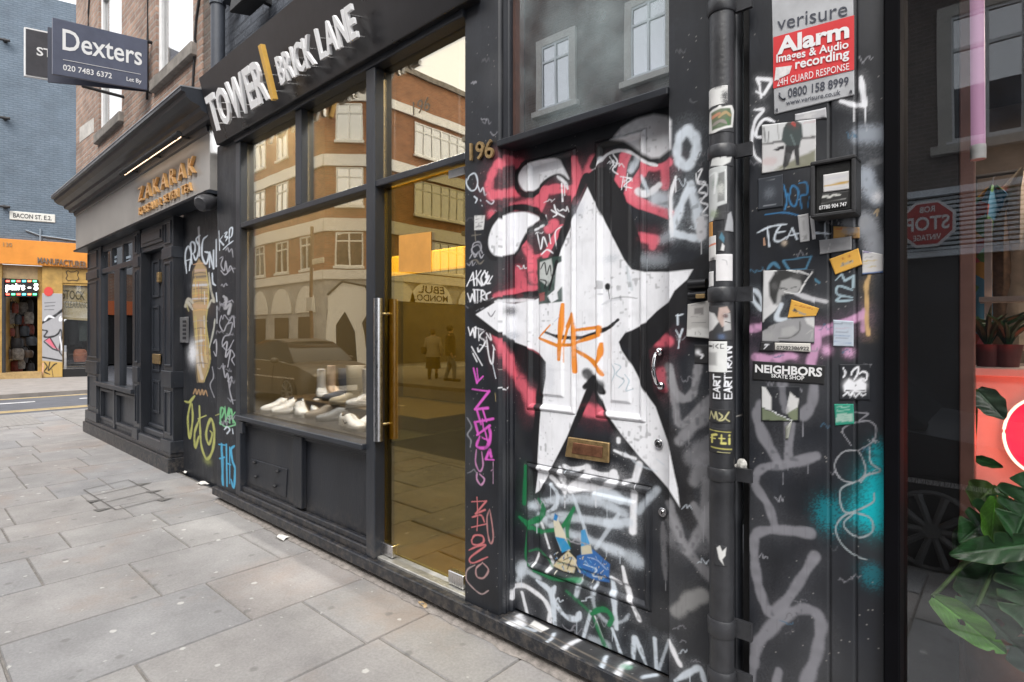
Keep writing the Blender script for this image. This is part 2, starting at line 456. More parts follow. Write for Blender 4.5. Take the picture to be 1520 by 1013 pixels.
        m = np.clip(D/(2*soft)+0.5, 0, 1)*alpha*(1-patchy*(self.n2[sl]-0.4)*(self.n1[sl] > 0.5))
        self.lay(sl, np.clip(m, 0, 1), col)
    def blob(self, c, ru, rv, col, alpha=1.0, speck=0.5):
        q = self.px([c]); ds, dz = self.local([c]); sl = self.window(q, 2.2*ru*ds, 2.2*rv*dz)
        if sl is None: return
        A = (self.S[sl[1]][None, :]-q[0, 0])/ds/ru; B = (self.Z[sl[0]][:, None]-q[0, 1])/dz/rv
        g = np.exp(-(A*A+B*B)*1.1)
        m = np.clip(g*alpha*1.15, 0, 1)
        m = np.where(self.grain[sl] < g**0.7, m+(1-m)*speck*g*alpha, m*(1-speck*0.6))
        self.lay(sl, np.clip(m, 0, alpha), col)
    def worn(self, amt=.4):
        # scuffs and flakes over everything already painted
        h, w = self.grain.shape
        a = noise2((h, w), 4, self.rng); b = noise2((h, w), 30, self.rng)
        m = np.clip((a*.55+b*.45-.72)*9, 0, 1)*amt
        self.rgb = self.rgb*(1-m[..., None])+np.array(KB)*1.6*m[..., None]
        s = np.repeat(noise2((max(2, h//30), w), 1.2, self.rng), 30, 0)[:h]
        if s.shape[0] < h: s = np.concatenate([s, np.repeat(s[-1:], h-s.shape[0], 0)])
        self.rgb *= (1-.10*(s > .86))[:, :, None]
    def run(self, ops):
        for op in ops: getattr(self, op[0])(*op[1:-1], **op[-1])
def S_(pts, w, col, alpha=1.0, soft=0.25, **k): return ('stroke', pts, w, col, alpha, soft, k)
def F_(pts, col, alpha=1.0, soft=1.0, **k): return ('fill', pts, col, alpha, soft, k)
def B_(c, ru, rv, col, alpha=1.0, speck=0.5): return ('blob', c, ru, rv, col, alpha, speck, {})
def sheet(name, pos, rgb, m, parent=None, skirt=None, mask=None, smooth=False):
    """pos (h,w,3) grid with colours (h,w,3) -> one mesh; skirt = vector the rim runs back along"""
    h, w = rgb.shape[:2]
    v = pos.reshape(-1, 3); idx = np.arange(h*w).reshape(h, w)
    f = np.stack([idx[:-1, :-1], idx[:-1, 1:], idx[1:, 1:], idx[1:, :-1]], -1).reshape(-1, 4)
    if mask is not None: f = f[mask.ravel()]
    c = rgb.reshape(-1, 3)
    if skirt is not None:
        rim = np.concatenate([idx[0, :], idx[1:, -1], idx[-1, -2::-1], idx[-2:0:-1, 0]])
        n0 = len(v); k = len(rim)
        v = np.concatenate([v, v[rim]+np.array(skirt)]); c = np.concatenate([c, c[rim]])
        a = np.arange(k); b = (a+1) % k
        f = np.concatenate([f, np.stack([rim[a], n0+a, n0+b, rim[b]], -1)])
    me = bpy.data.meshes.new(name)
    me.vertices.add(len(v)); me.vertices.foreach_set('co', v.astype(np.float32).ravel())
    me.loops.add(len(f)*4); me.loops.foreach_set('vertex_index', f.astype(np.int32).ravel())
    me.polygons.add(len(f)); me.polygons.foreach_set('loop_start', np.arange(0, len(f)*4, 4, dtype=np.int32))
    me.update(calc_edges=True)
    if smooth: me.polygons.foreach_set('use_smooth', [True]*len(f))
    at = me.attributes.new('paint', 'FLOAT_COLOR', 'POINT')
    at.data.foreach_set('color', np.concatenate([np.clip(c, 0, 1), np.ones((len(c), 1))], 1).astype(np.float32).ravel())
    return link_mesh(name, me, m, parent)
def span(a, b, step):
    n = max(2, int(round((b-a)/step))+1)
    return np.linspace(a, b, n)
def painted_wall(name, x0, x1, z0, z1, y, ops, parent, step=0.004, relief=None, skirt=0.06, base=KB, wear=1.0, m=None):
    S, Zs = span(x0, x1, step), span(z0, z1, step)
    cv = Canvas(S, Zs, lambda u, v: P(u, v, y), base, wear); cv.run(ops); cv.worn()
    SS, ZZ = np.meshgrid(S, Zs)
    Y = np.full(SS.shape, y) if relief is None else y+relief(SS, ZZ)
    return sheet(name, np.stack([SS, Y, ZZ], -1), cv.rgb, m or PAINT, parent, (0, skirt, 0))
def painted_plate(name, quad_px, y, ops, base, parent=None, step=0.0035, thick=0.0015, curl=0.0):
    q = [p3(u, v, y) for u, v in quad_px]     # bl br tr tl
    w = max((q[1]-q[0]).length, 0.01); h = max((q[3]-q[0]).length, 0.01)
    na, nb = max(3, int(w/step)), max(3, int(h/step))
    xs = np.linspace(min(p.x for p in q), max(p.x for p in q), na); zs = np.linspace(min(p.z for p in q), max(p.z for p in q), nb)
    cv = Canvas(xs, zs, lambda u, v: P(u, v, y), base, 0.0); cv.run(ops)
    a, b = np.meshgrid(np.linspace(0, 1, na), np.linspace(0, 1, nb))
    Q = [np.array(p) for p in q]
    pos = (Q[0]*(1-a[..., None])+Q[1]*a[..., None])*(1-b[..., None])+(Q[3]*(1-a[..., None])+Q[2]*a[..., None])*b[..., None]
    i = np.clip(np.round((pos[..., 0]-xs[0])/(xs[-1]-xs[0]+1e-9)*(na-1)).astype(int), 0, na-1); j = np.clip(np.round((pos[..., 2]-zs[0])/(zs[-1]-zs[0]+1e-9)*(nb-1)).astype(int), 0, nb-1)
    rgb = cv.rgb[j, i]
    if curl: pos[..., 1] -= curl*np.clip(np.abs(a-0.5)*2-0.75, 0, 1)*4*np.clip(np.abs(b-0.5)*2-0.6, 0, 1)
    return sheet(name, pos, rgb, PAPER, parent, (0, thick, 0))
# ------------------------------------------------------------------ the black shopfront
YP, YD, YG = 1.99, 2.085, 2.045          # pillar faces, street door, shop glass
W_ = (0.80, 0.81, 0.85); K_ = (0.011, 0.011, 0.013); PK = (0.70, 0.13, 0.18); OR = (0.72, 0.24, 0.025)
MG = (0.62, 0.10, 0.50); GN = (0.01, 0.17, 0.06); GY = (0.22, 0.22, 0.245); LB = (0.60, 0.66, 0.73); RD = (0.55, 0.16, 0.17)
MURAL = [
 # pink letters underneath
 S_([(752,237),(738,245),(729,262),(726,280),(731,291)], 13, PK, .95, .3), S_([(733,289),(745,288),(768,287)], 12, PK, .9, .35), S_([(738,243),(752,240),(770,245)], 13, PK, .9, .35),
 S_([(785,301),(760,308)], 10, PK, .7, .6), S_([(797,308),(800,292),(808,283),(826,280),(853,284)], 14, PK, .95, .2), S_([(800,314),(811,283)], 9, PK, .9, .2, curve=False),
 B_((729,318), 6, 7, PK, .9), S_([(821,333),(815,338)], 14, PK, .95, .2), S_([(833,338),(822,355),(809,380)], 9, PK, 1, .15, curve=False), S_([(791,381),(812,376)], 7, PK, .9, .2, curve=False),
 S_([(779,362),(785,378),(793,395)], 11, PK, .9, .3), S_([(771,403),(771,420),(773,436)], 17, PK, .85, .45), S_([(735,440),(760,434),(793,427)], 10, PK, .85, .45),
 S_([(787,390),(789,402),(793,418)], 9, PK, .85, .3), S_([(853,236),(857,262),(853,300)], 10, PK, .9, .3), S_([(879,236),(872,258)], 12, PK, .8, .5),
 S_([(928,229),(919,270)], 15, PK, 1, .12, curve=False), S_([(958,244),(932,292),(950,303),(994,319)], 17, PK, 1, .12, curve=False), S_([(957,244),(975,246),(992,242)], 14, PK, .95, .2),
 S_([(987,238),(988,275)], 12, PK, .95, .25, curve=False), S_([(947,351),(973,357)], 14, PK, .95, .3), S_([(968,355),(969,366)], 10, PK, .9, .3),
 S_([(739,500),(745,520),(756,545),(770,566),(786,588),(792,608)], 15, PK, .85, .5), S_([(786,514),(798,532)], 10, PK, .8, .4),
 S_([(868,608),(886,613),(908,613)], 18, PK, .85, .4), S_([(980,505),(992,507)], 17, PK, .9, .3), S_([(982,556),(985,572)], 20, PK, .9, .3),
 # white scrawls between
 S_([(880,251),(885,240),(892,234)], 5, LB, .7, .5), S_([(936,252),(942,240),(947,232)], 12, LB, .8, .4), S_([(945,283),(955,288),(967,285),(978,275)], 9, W_, .9, .3), S_([(953,262),(962,285)], 8, LB, .8, .4),
 S_([(975,296),(990,300)], 22, LB, .8, .5), S_([(903,232),(910,243),(904,250)], 1.6, W_), S_([(908,228),(916,240),(909,252),(917,259)], 1.6, W_), S_([(920,262),(935,266),(926,276),(936,279)], 1.6, W_), S_([(925,262),(922,282)], 1.6, W_), S_([(931,258),(929,283)], 1.4, W_),
 S_([(822,304),(826,315),(836,322)], 2, W_), S_([(818,312),(826,318),(821,322)], 2, W_), S_([(810,320),(812,333)], 2, W_), S_([(795,345),(802,370),(806,352),(812,366)], 2, W_), S_([(815,348),(817,362)], 2, W_), S_([(803,378),(812,371),(822,377)], 2, W_), S_([(826,370),(824,345),(836,335)], 1.6, W_),
 # three white clouds and their outlines
 S_([(786,238),(774,247),(766,263),(767,279),(778,289),(791,288),(801,277),(813,265),(827,258),(842,268)], 7, K_, 1, .15),
 F_([(785,243),(805,238),(827,236),(834,246),(843,266),(832,258),(820,260),(807,268),(794,281),(780,284),(771,273),(770,260),(777,248)], W_, 1, 1.2, curve=True),
 S_([(827,262),(836,270),(841,280)], 5, W_, .9, .3), S_([(833,272),(834,299)], 1.8, W_, 1, .2, curve=False),S_([(836,272),(836.5,290)], 1.4, W_, 1, .2, curve=False),
 S_([(736,385),(726,379),(720,363),(721,344),(730,327),(747,314),(766,308),(788,310),(801,318),(809,330),(803,333),(791,336),(781,349),(772,365),(765,378)], 7.5, K_, 1, .15),
 F_([(741,323),(756,317),(778,315),(792,319),(800,325),(791,332),(782,344),(773,360),(766,374),(752,379),(736,380),(727,371),(725,356),(731,337)], W_, 1, 1.2, curve=True),
 S_([(793,341),(806,335)], 5, W_, .9, .3),
 S_([(880,246),(889,226),(900,214),(918,209),(933,217),(949,230),(966,240),(981,236),(994,227)], 10, K_, 1, .15),
 F_([(907,208),(922,190),(944,177),(970,170),(990,173),(996,180),(996,221),(979,234),(967,235),(953,228),(938,217),(925,209)], W_, .9, 2.5, patchy=.3),
 S_([(884,250),(898,230),(918,223),(936,227),(958,241),(975,246)], 4, W_, .95, .25),
 # star: black outline first, then the white body
 F_([(868,262),(883,251),(898,247),(914,271),(927,290),(940,331),(951,360),(958,381),(966,398),(944,405),(922,387),(905,355),(885,310),(872,280)], K_, 1, 1),
 S_([(870,262),(850,308),(838,337),(828,370),(813,428)], 9, K_, 1, .12), S_([(699,459),(706,456),(729,447),(761,442),(795,436)], 10, K_, 1, .12, curve=False),
 S_([(697,464),(708,476),(737,495),(761,508),(785,524),(809,541)], 11, K_, 1, .12, curve=False), F_([(737,497),(761,507),(800,526),(812,540),(806,582),(786,560),(768,538)], K_, 1, 3),
 S_([(952,388),(968,400),(995,400),(1030,393),(1058,385)], 17, K_, 1, .2), S_([(960,385),(985,386)], 14, LB, .35, .8),
 F_([(1029,395),(1056,384),(1056,434),(1024,447),(1002,478),(980,504),(963,520),(970,580),(992,622),(1012,655),(1022,680),(1029,720),(1034,775),(1026,790),(1010,775),(991,735),(960,690),(930,600),(912,505),(957,475)], K_, 1, 1.5),
 S_([(806,545),(800,600),(796,660),(790,738)], 12, K_, 1, .12), S_([(880,570),(841,658),(792,748)], 10, K_, 1, .12, curve=False), S_([(881,570),(905,622),(948,690),(991,738),(1012,772)], 11, K_, 1, .12, curve=False),
 F_([(872,278),(880,295),(887,308),(897,331),(912,358),(925,384),(936,400),(957,404),(992,404),(1029,400),(1020,415),(1001,432),(992,449),(975,462),(957,480),(927,495),(918,508),(922,520),(938,545),(957,582),(973,604),(991,656),(1001,704),(1006,726),(1009,753),(991,724),(968,698),(950,679),(923,646),(899,612),(881,561),(870,578),(841,650),(801,728),(793,733),(797,700),(801,629),(804,593),(810,558),(810,538),(801,526),(783,515),(761,507),(737,491),(706,467),(737,448),(761,452),(791,446),(812,436),(826,392),(837,356),(848,331),(858,308)], W_, 1, .8),
 S_([(871,555),(880,564),(888,572)], 14, K_, .9, .3), S_([(868,575),(881,562),(893,582)], 9, K_, 1, .2, curve=False),
 B_((906,384), 12, 7, (.35,.4,.45), .4), B_((860,312), 8, 14, (.45,.48,.55), .4), B_((756,462), 11, 7, (.06,.06,.07), .8, .3), S_([(724,464),(729,470),(735,462)], 1.6, GY), S_([(930,396),(936,430)], 7, (.4,.46,.5), .5, .6), S_([(893,452),(905,446),(920,443)], 4, (.4,.42,.46), .5, .6), S_([(906,444),(925,441),(944,443)], 1.5, (.2,.2,.22), .7),
 B_((760,498), 12, 6, (.3,.33,.38), .5), B_((815,560), 8, 30, (.55,.58,.64), .4), S_([(735,448),(748,447),(790,446)], 5, W_, .8, .4),
 # face
 S_([(900,425),(900,427)], 9, K_, 1, .15, curve=False), S_([(901,428),(903,444)], 1.8, K_), S_([(808,493),(828,500),(850,502),(872,500),(892,491),(906,484),(917,475)], 5.5, K_, 1, .15),
 # sticker scraps under the orange tag
 F_([(795,385),(833,380),(834,448),(798,452)], (.03,.06,.05), .95, .8), F_([(800,390),(818,384),(822,410),(812,425),(799,415)], (.6,.63,.62), .8, 1), F_([(826,392),(834,388),(834,425),(822,440)], W_, 1, 1), S_([(826,388),(815,430)], 6, K_, 1, .1), S_([(802,400),(808,390),(811,408),(816,394),(818,410)], 1.6, K_), S_([(801,415),(810,418),(808,428)], 2, K_), F_([(798,436),(808,434),(808,446),(800,448)], (.35,.1,.1), .9), F_([(812,440),(826,428),(828,444),(818,450)], W_, 1, .8),
 # orange tag
 S_([(834,452),(831,490),(829,534)], 6, OR, 1, .1), S_([(816,483),(799,502),(826,513),(851,512)], 5, OR, 1, .1, curve=False), S_([(835,510),(841,485),(848,467),(851,490),(854,552)], 6, OR, 1, .1, curve=False), S_([(849,491),(889,486),(888,498),(860,507),(846,513)], 6, OR, 1, .1, curve=False), S_([(854,520),(879,536),(893,557)], 6, OR, 1, .1), S_([(892,510),(890,528),(884,541)], 5.5, OR, 1, .1),
 S_([(907,540),(912,552),(908,566)], 1.4, (.3,.42,.5), .7), S_([(912,540),(921,545),(914,556),(926,565),(918,576)], 1.5, (.3,.42,.5), .7), S_([(927,556),(933,566),(929,580),(938,578)], 1.5, (.3,.42,.5), .7), S_([(830,470),(822,478)],1.4,(.4,.45,.6),.6),
 # lower half of the door
 S_([(792,752),(825,742),(867,742),(901,750),(925,762)], 13, LB, .75, .5), S_([(800,766),(850,769),(918,779)], 11, LB, .8, .5), S_([(795,778),(805,772),(818,780)], 9, LB, .7, .5), S_([(842,792),(876,803),(920,819)], 13, LB, .75, .6), S_([(900,814),(925,822),(947,836)], 16, LB, .6, .7), S_([(918,764),(884,814)], 8, LB, .7, .4),
 S_([(850,735),(866,781),(874,813)], 5, LB, .8, .3), S_([(817,720),(827,734),(824,752),(809,763)], 6, LB, .85, .3), S_([(817,709),(838,730)], 7, W_, .85, .3), S_([(831,694),(834,714),(838,732)], 7, W_, .95, .25), S_([(837,692),(851,697),(871,693)], 7, W_, 1, .2), S_([(872,694),(871,707),(846,727)], 10, W_, .95, .25), S_([(846,727),(876,724),(893,729)], 9, W_, .9, .3), S_([(877,702),(901,706),(911,702)], 9, W_, 1, .2), S_([(911,705),(911,714),(884,735)], 10, W_, .95, .25), S_([(884,737),(901,735),(920,744)], 13, LB, .95, .3),
 S_([(949,690),(943,712)], 10, W_, .95, .25), S_([(939,713),(927,716)], 8, W_, .9, .3), S_([(940,732),(938,790)], 9, W_, .95, .3), S_([(900,738),(932,746)], 11, LB, .9, .4), S_([(900,778),(932,775)], 14, LB, .85, .5), S_([(976,727),(946,760)], 10, LB, .6, .5), S_([(985,690),(975,682)], 4, LB, .5, .5), S_([(928,672),(948,690),(975,700)], 3, LB, .5, .5), S_([(918,652),(918,656)], 8, W_, .95, .3), S_([(912,669),(928,676),(943,681)], 5, W_, .9, .3),
 S_([(804,777),(815,814)], 5.5, W_, .9, .3), S_([(799,822),(791,842)], 6, W_, .9, .3), S_([(817,825),(818,838),(812,850)], 5, W_, .9, .3), S_([(771,850),(774,842),(782,838)], 10, LB, .8, .6), S_([(768,862),(778,848),(800,858)], 8, LB, .7, .6),
 S_([(757,886),(760,873),(778,870),(805,888),(816,907),(815,928)], 6.5, W_, .92, .3), S_([(775,880),(782,909)], 7, W_, .92, .3), S_([(797,862),(818,882),(824,932)], 7, LB, .95, .3), S_([(824,871),(820,886),(837,913),(856,919),(861,910)], 7, LB, .95, .3), S_([(877,909),(866,947)], 6, LB, .9, .35), S_([(883,916),(897,956)], 4, W_, .9, .3), S_([(909,934),(924,978)], 6, LB, .95, .3), S_([(878,950),(900,958)], 10, LB, .6, .6),
 S_([(940,986),(941,955),(945,951),(960,990)], 7, LB, .95, .3), S_([(972,949),(975,1002)], 8, LB, .95, .3), S_([(993,951),(976,1000)], 6, LB, .85, .4), S_([(993,951),(1003,975),(1010,988)], 8, W_, .95, .3), S_([(1002,1011),(1024,998),(1039,993),(1046,1013)], 8, LB, .9, .3),
 S_([(907,858),(911,890),(915,933)], 8, LB, .95, .3), S_([(908,858),(920,866)], 6, W_, .9, .3), S_([(924,842),(934,886),(949,920)], 7, W_, .95, .3), S_([(879,872),(882,900),(892,915),(905,925),(925,922),(934,912)], 5, LB, .55, .6), S_([(861,862),(855,885)], 8, LB, .8, .4), S_([(886,866),(882,882)], 5, LB, .7, .4),
 S_([(780,692),(778,748)], 8, GN, .9, .25), S_([(798,742),(806,754),(802,768),(784,776),(771,768)], 8, GN, 1, .2), S_([(772,768),(784,781),(800,789),(823,787)], 6, GN, 1, .2), S_([(852,754),(835,782)], 7, GN, 1, .2), S_([(852,755),(842,781),(844,812)], 5, GN, .9, .2), S_([(783,785),(781,824),(786,840),(797,849)], 4, GN, .8, .3), S_([(787,818),(800,817),(812,830),(818,842)], 4, GN, .7, .3), S_([(792,848),(824,859),(860,862)], 6, GN, .85, .3), S_([(841,878),(855,890),(877,910)], 5, GN, .6, .5), S_([(878,912),(888,906),(900,906),(909,918),(904,928)], 7, GN, 1, .2), S_([(881,916),(890,940),(901,966)], 5, GN, .9, .3),
 # torn paper poster on the lower panel
 F_([(823,761),(827,770),(838,792),(846,818),(832,818),(824,796),(821,776)], (.62,.58,.45), 1, .7), F_([(823,762),(828,766),(826,774),(821,772)], (.02,.2,.5), 1, .7), F_([(824,797),(838,800),(847,815),(834,821)], (.02,.25,.5), 1, .8), F_([(843,818),(856,832),(850,852),(835,849),(819,841),(832,828)], (.6,.52,.34), 1, .8), S_([(836,832),(848,828),(840,846)], 1.5, (.1,.09,.06)), S_([(826,838),(838,836)], 1.6, (.25,.45,.35)),
 F_([(856,826),(880,816),(905,838),(903,866),(880,862),(856,850)], (.03,.13,.38), .95, 1), F_([(862,788),(868,786),(880,822),(862,822)], (.05,.28,.55), 1, .8), F_([(862,812),(876,808),(879,822),(863,824)], (.55,.5,.36), 1, .8), S_([(866,838),(885,846),(878,856),(896,858)], 2, (.5,.6,.72), .9), S_([(872,828),(886,832),(900,846)], 2, (.3,.4,.6), .9), S_([(860,842),(868,852)], 3, (.02,.3,.6)), S_([(852,832),(859,850)], 3, (.6,.55,.45)),
 # right pillar: grey loops
 S_([(1020,194),(1032,206),(1033,226),(1021,246),(1008,240),(1005,222),(1011,202),(1020,194)], 13, LB, .92, .35), S_([(1025,274),(1012,302),(997,342)], 12, LB, .95, .35), S_([(1025,274),(1034,310),(1041,345)], 13, LB, .95, .35), S_([(997,345),(1018,351),(1038,355)], 10, LB, .95, .3), S_([(1041,329),(1041,350)], 15, (.55,.55,.58), .95, .25), S_([(1003,263),(996,290),(995,318),(997,350)], 7, W_, .92, .3), S_([(985,355),(995,350)], 14, LB, .5, .8),
 S_([(1036,255),(1042,252),(1036,268),(1047,272),(1037,285),(1048,288),(1040,300),(1051,305),(1042,318),(1051,320)], 2.4, W_), S_([(1033,258),(1036,272),(1050,276),(1049,290),(1038,296)], 2.2, W_), S_([(1003,469),(1014,467)], 3, LB), S_([(1006,468),(1006,482)], 4, LB), S_([(1003,490),(1009,501),(1013,489)], 3.5, LB, curve=False), S_([(1009,500),(1007,517)], 3.5, LB),
 S_([(994,545),(1000,575),(1014,592),(1029,582),(1036,545)], 13, (.3,.3,.32), .8, .3), S_([(996,550),(1003,600),(1012,630),(1054,592)], 12, (.3,.3,.32), .7, .35), S_([(1008,655),(1022,640),(1054,612)], 16, (.3,.3,.32), .65, .4), S_([(1026,680),(1040,668),(1055,660)], 22, (.26,.26,.28), .55, .5), S_([(1030,715),(1044,690),(1056,684)], 20, (.3,.3,.32), .5, .5),
 S_([(993,748),(1008,790),(1020,818),(1038,790),(1056,752)], 13, (.3,.3,.32), .65, .4), S_([(1030,750),(1044,775),(1056,800)], 14, (.3,.3,.32), .65, .4), S_([(1050,718),(1046,752),(1058,770)], 14, (.32,.32,.34), .5, .5), S_([(994,770),(1010,800),(1030,830),(1058,860)], 15, (.3,.3,.32), .55, .5), S_([(995,800),(1020,812),(1058,810)], 18, (.25,.25,.27), .35, .7), S_([(1003,908),(1022,893),(1043,884)], 18, (.3,.3,.3), .7, .4), S_([(984,776),(985,815),(988,860)], 8, (.3,.3,.32), .45, .5),
]
TAGS = [   # left of the street door, on the pillar with the house number
 S_([(694,268),(697,261),(705,258),(709,270),(706,281),(699,283),(693,275),(692,266)], 1.8, LB), S_([(709,275),(713,285),(717,279),(720,290),(725,286),(728,295),(733,299),(729,303),(722,298)], 1.8, LB), S_([(704,292),(708,296),(706,301)], 2, LB), S_([(713,297),(714,299)], 2, LB), S_([(715,305),(716,306)], 2, LB),
 F_([(704,320),(720,320),(718,341),(704,342)], (.6,.6,.6), 1, .6), S_([(706,326),(716,325)], 1, GY), S_([(706,331),(717,330)], 1, GY), S_([(706,336),(715,336)], 1, GY),
 S_([(700,350),(714,348)], 2, (.2,.18,.15), .8), S_([(705,344),(706,358)], 2, (.2,.18,.15), .8), S_([(700,375),(703,362),(712,360),(714,370),(706,378),(700,370),(710,364),(716,376)], 1.6, (.4,.4,.44), .9), S_([(697,384),(702,376),(705,382),(710,374),(714,383),(718,378)], 1.6, (.4,.4,.44), .9), S_([(697,390),(706,386),(712,392),(718,387)], 2, (.2,.18,.15), .8),
 S_([(693,425),(702,405),(704,424)], 2.4, W_, curve=False), S_([(697,417),(706,414)], 2, W_), S_([(707,402),(708,424)], 2.4, W_), S_([(714,402),(707,413),(715,424)], 2.4, W_, curve=False), S_([(720,402),(714,413),(718,423),(723,412),(719,402)], 2.4, W_), S_([(725,420),(731,410)], 2, W_), S_([(724,404),(721,412),(726,410),(722,420),(728,421)], 2.4, W_),
 S_([(694,436),(698,448),(701,437),(705,449),(704,431)], 2.4, W_, curve=False), S_([(702,430),(716,431)], 2.4, W_), S_([(709,430),(709,450)], 2.4, W_), S_([(714,448),(715,432),(720,436),(714,441),(722,447)], 2.2, W_), S_([(728,434),(722,438),(724,446),(733,442)], 2.4, W_),
 S_([(695,486),(698,498),(702,488),(705,501),(706,486)], 2.4, W_, curve=False), S_([(704,486),(717,490)], 2.2, W_), S_([(710,488),(711,506)], 2.2, W_), S_([(718,492),(712,500),(720,508),(711,522),(709,517)], 2.2, W_), S_([(722,500),(726,530),(731,540),(733,515)], 2, W_), S_([(722,495),(729,505),(727,494)], 2, W_), S_([(700,515),(716,543)], 2, W_), S_([(702,525),(708,537)], 2, W_), S_([(731,512),(735,520)], 2, W_), S_([(712,512),(724,515)], 2, W_), S_([(731,540),(736,562)], 1.8, LB),
 S_([(703,547),(708,569)], 3.4, MG, curve=False), S_([(708,547),(710,566)], 2.6, MG), S_([(708,568),(717,559)], 3, MG), S_([(701,578),(726,581),(705,608),(724,606)], 3.6, MG, curve=False), S_([(707,606),(714,630)], 3.6, MG), S_([(716,606),(722,626)], 3, MG), S_([(732,622),(705,627),(710,645)], 3.8, MG, curve=False), S_([(716,622),(718,640)], 3, MG), S_([(727,632),(708,646)], 3.8, MG), S_([(726,634),(728,648),(722,664),(708,663),(712,648)], 3.8, MG), S_([(716,650),(727,655)], 3.4, MG), S_([(733,683),(721,682),(727,668),(729,678)], 3.4, MG, curve=False), S_([(720,640),(724,656)], 3, MG),
 S_([(707,668),(706,687),(712,700),(717,691),(715,671)], 2, (.45,.2,.38)), S_([(708,702),(708,712),(714,720),(719,712),(712,704)], 2.2, (.5,.25,.42)), S_([(732,686),(732,718)], 1.6, (.4,.25,.36)), S_([(729,699),(732,697)], 2, (.45,.25,.4)),
 S_([(694,621),(700,634),(694,645),(699,654),(698,664)], 2, GY),
 S_([(700,745),(722,744),(706,763),(720,757)], 2.2, RD, curve=False), S_([(708,738),(709,760)], 2, RD), S_([(701,768),(714,765),(719,775)], 2.2, RD), S_([(700,783),(722,778)], 2.2, RD), S_([(709,768),(708,788)], 2, RD), S_([(700,802),(705,795),(716,796),(718,804),(711,809),(702,808),(700,802)], 2.2, RD), S_([(696,817),(707,812),(721,810),(698,828),(702,836),(724,827)], 2, RD), S_([(716,835),(725,846),(718,858),(708,856),(707,844),(716,836)], 2, (.4,.24,.24)), S_([(705,839),(694,846),(692,860),(703,874),(715,882),(725,877)], 1.8, (.36,.27,.27)), S_([(727,756),(723,768),(724,791),(728,807),(732,800),(731,782),(727,757)], 1.8, (.42,.2,.2)),
 S_([(735,584),(736,596)], 1.4, (.3,.24,.12)),
]
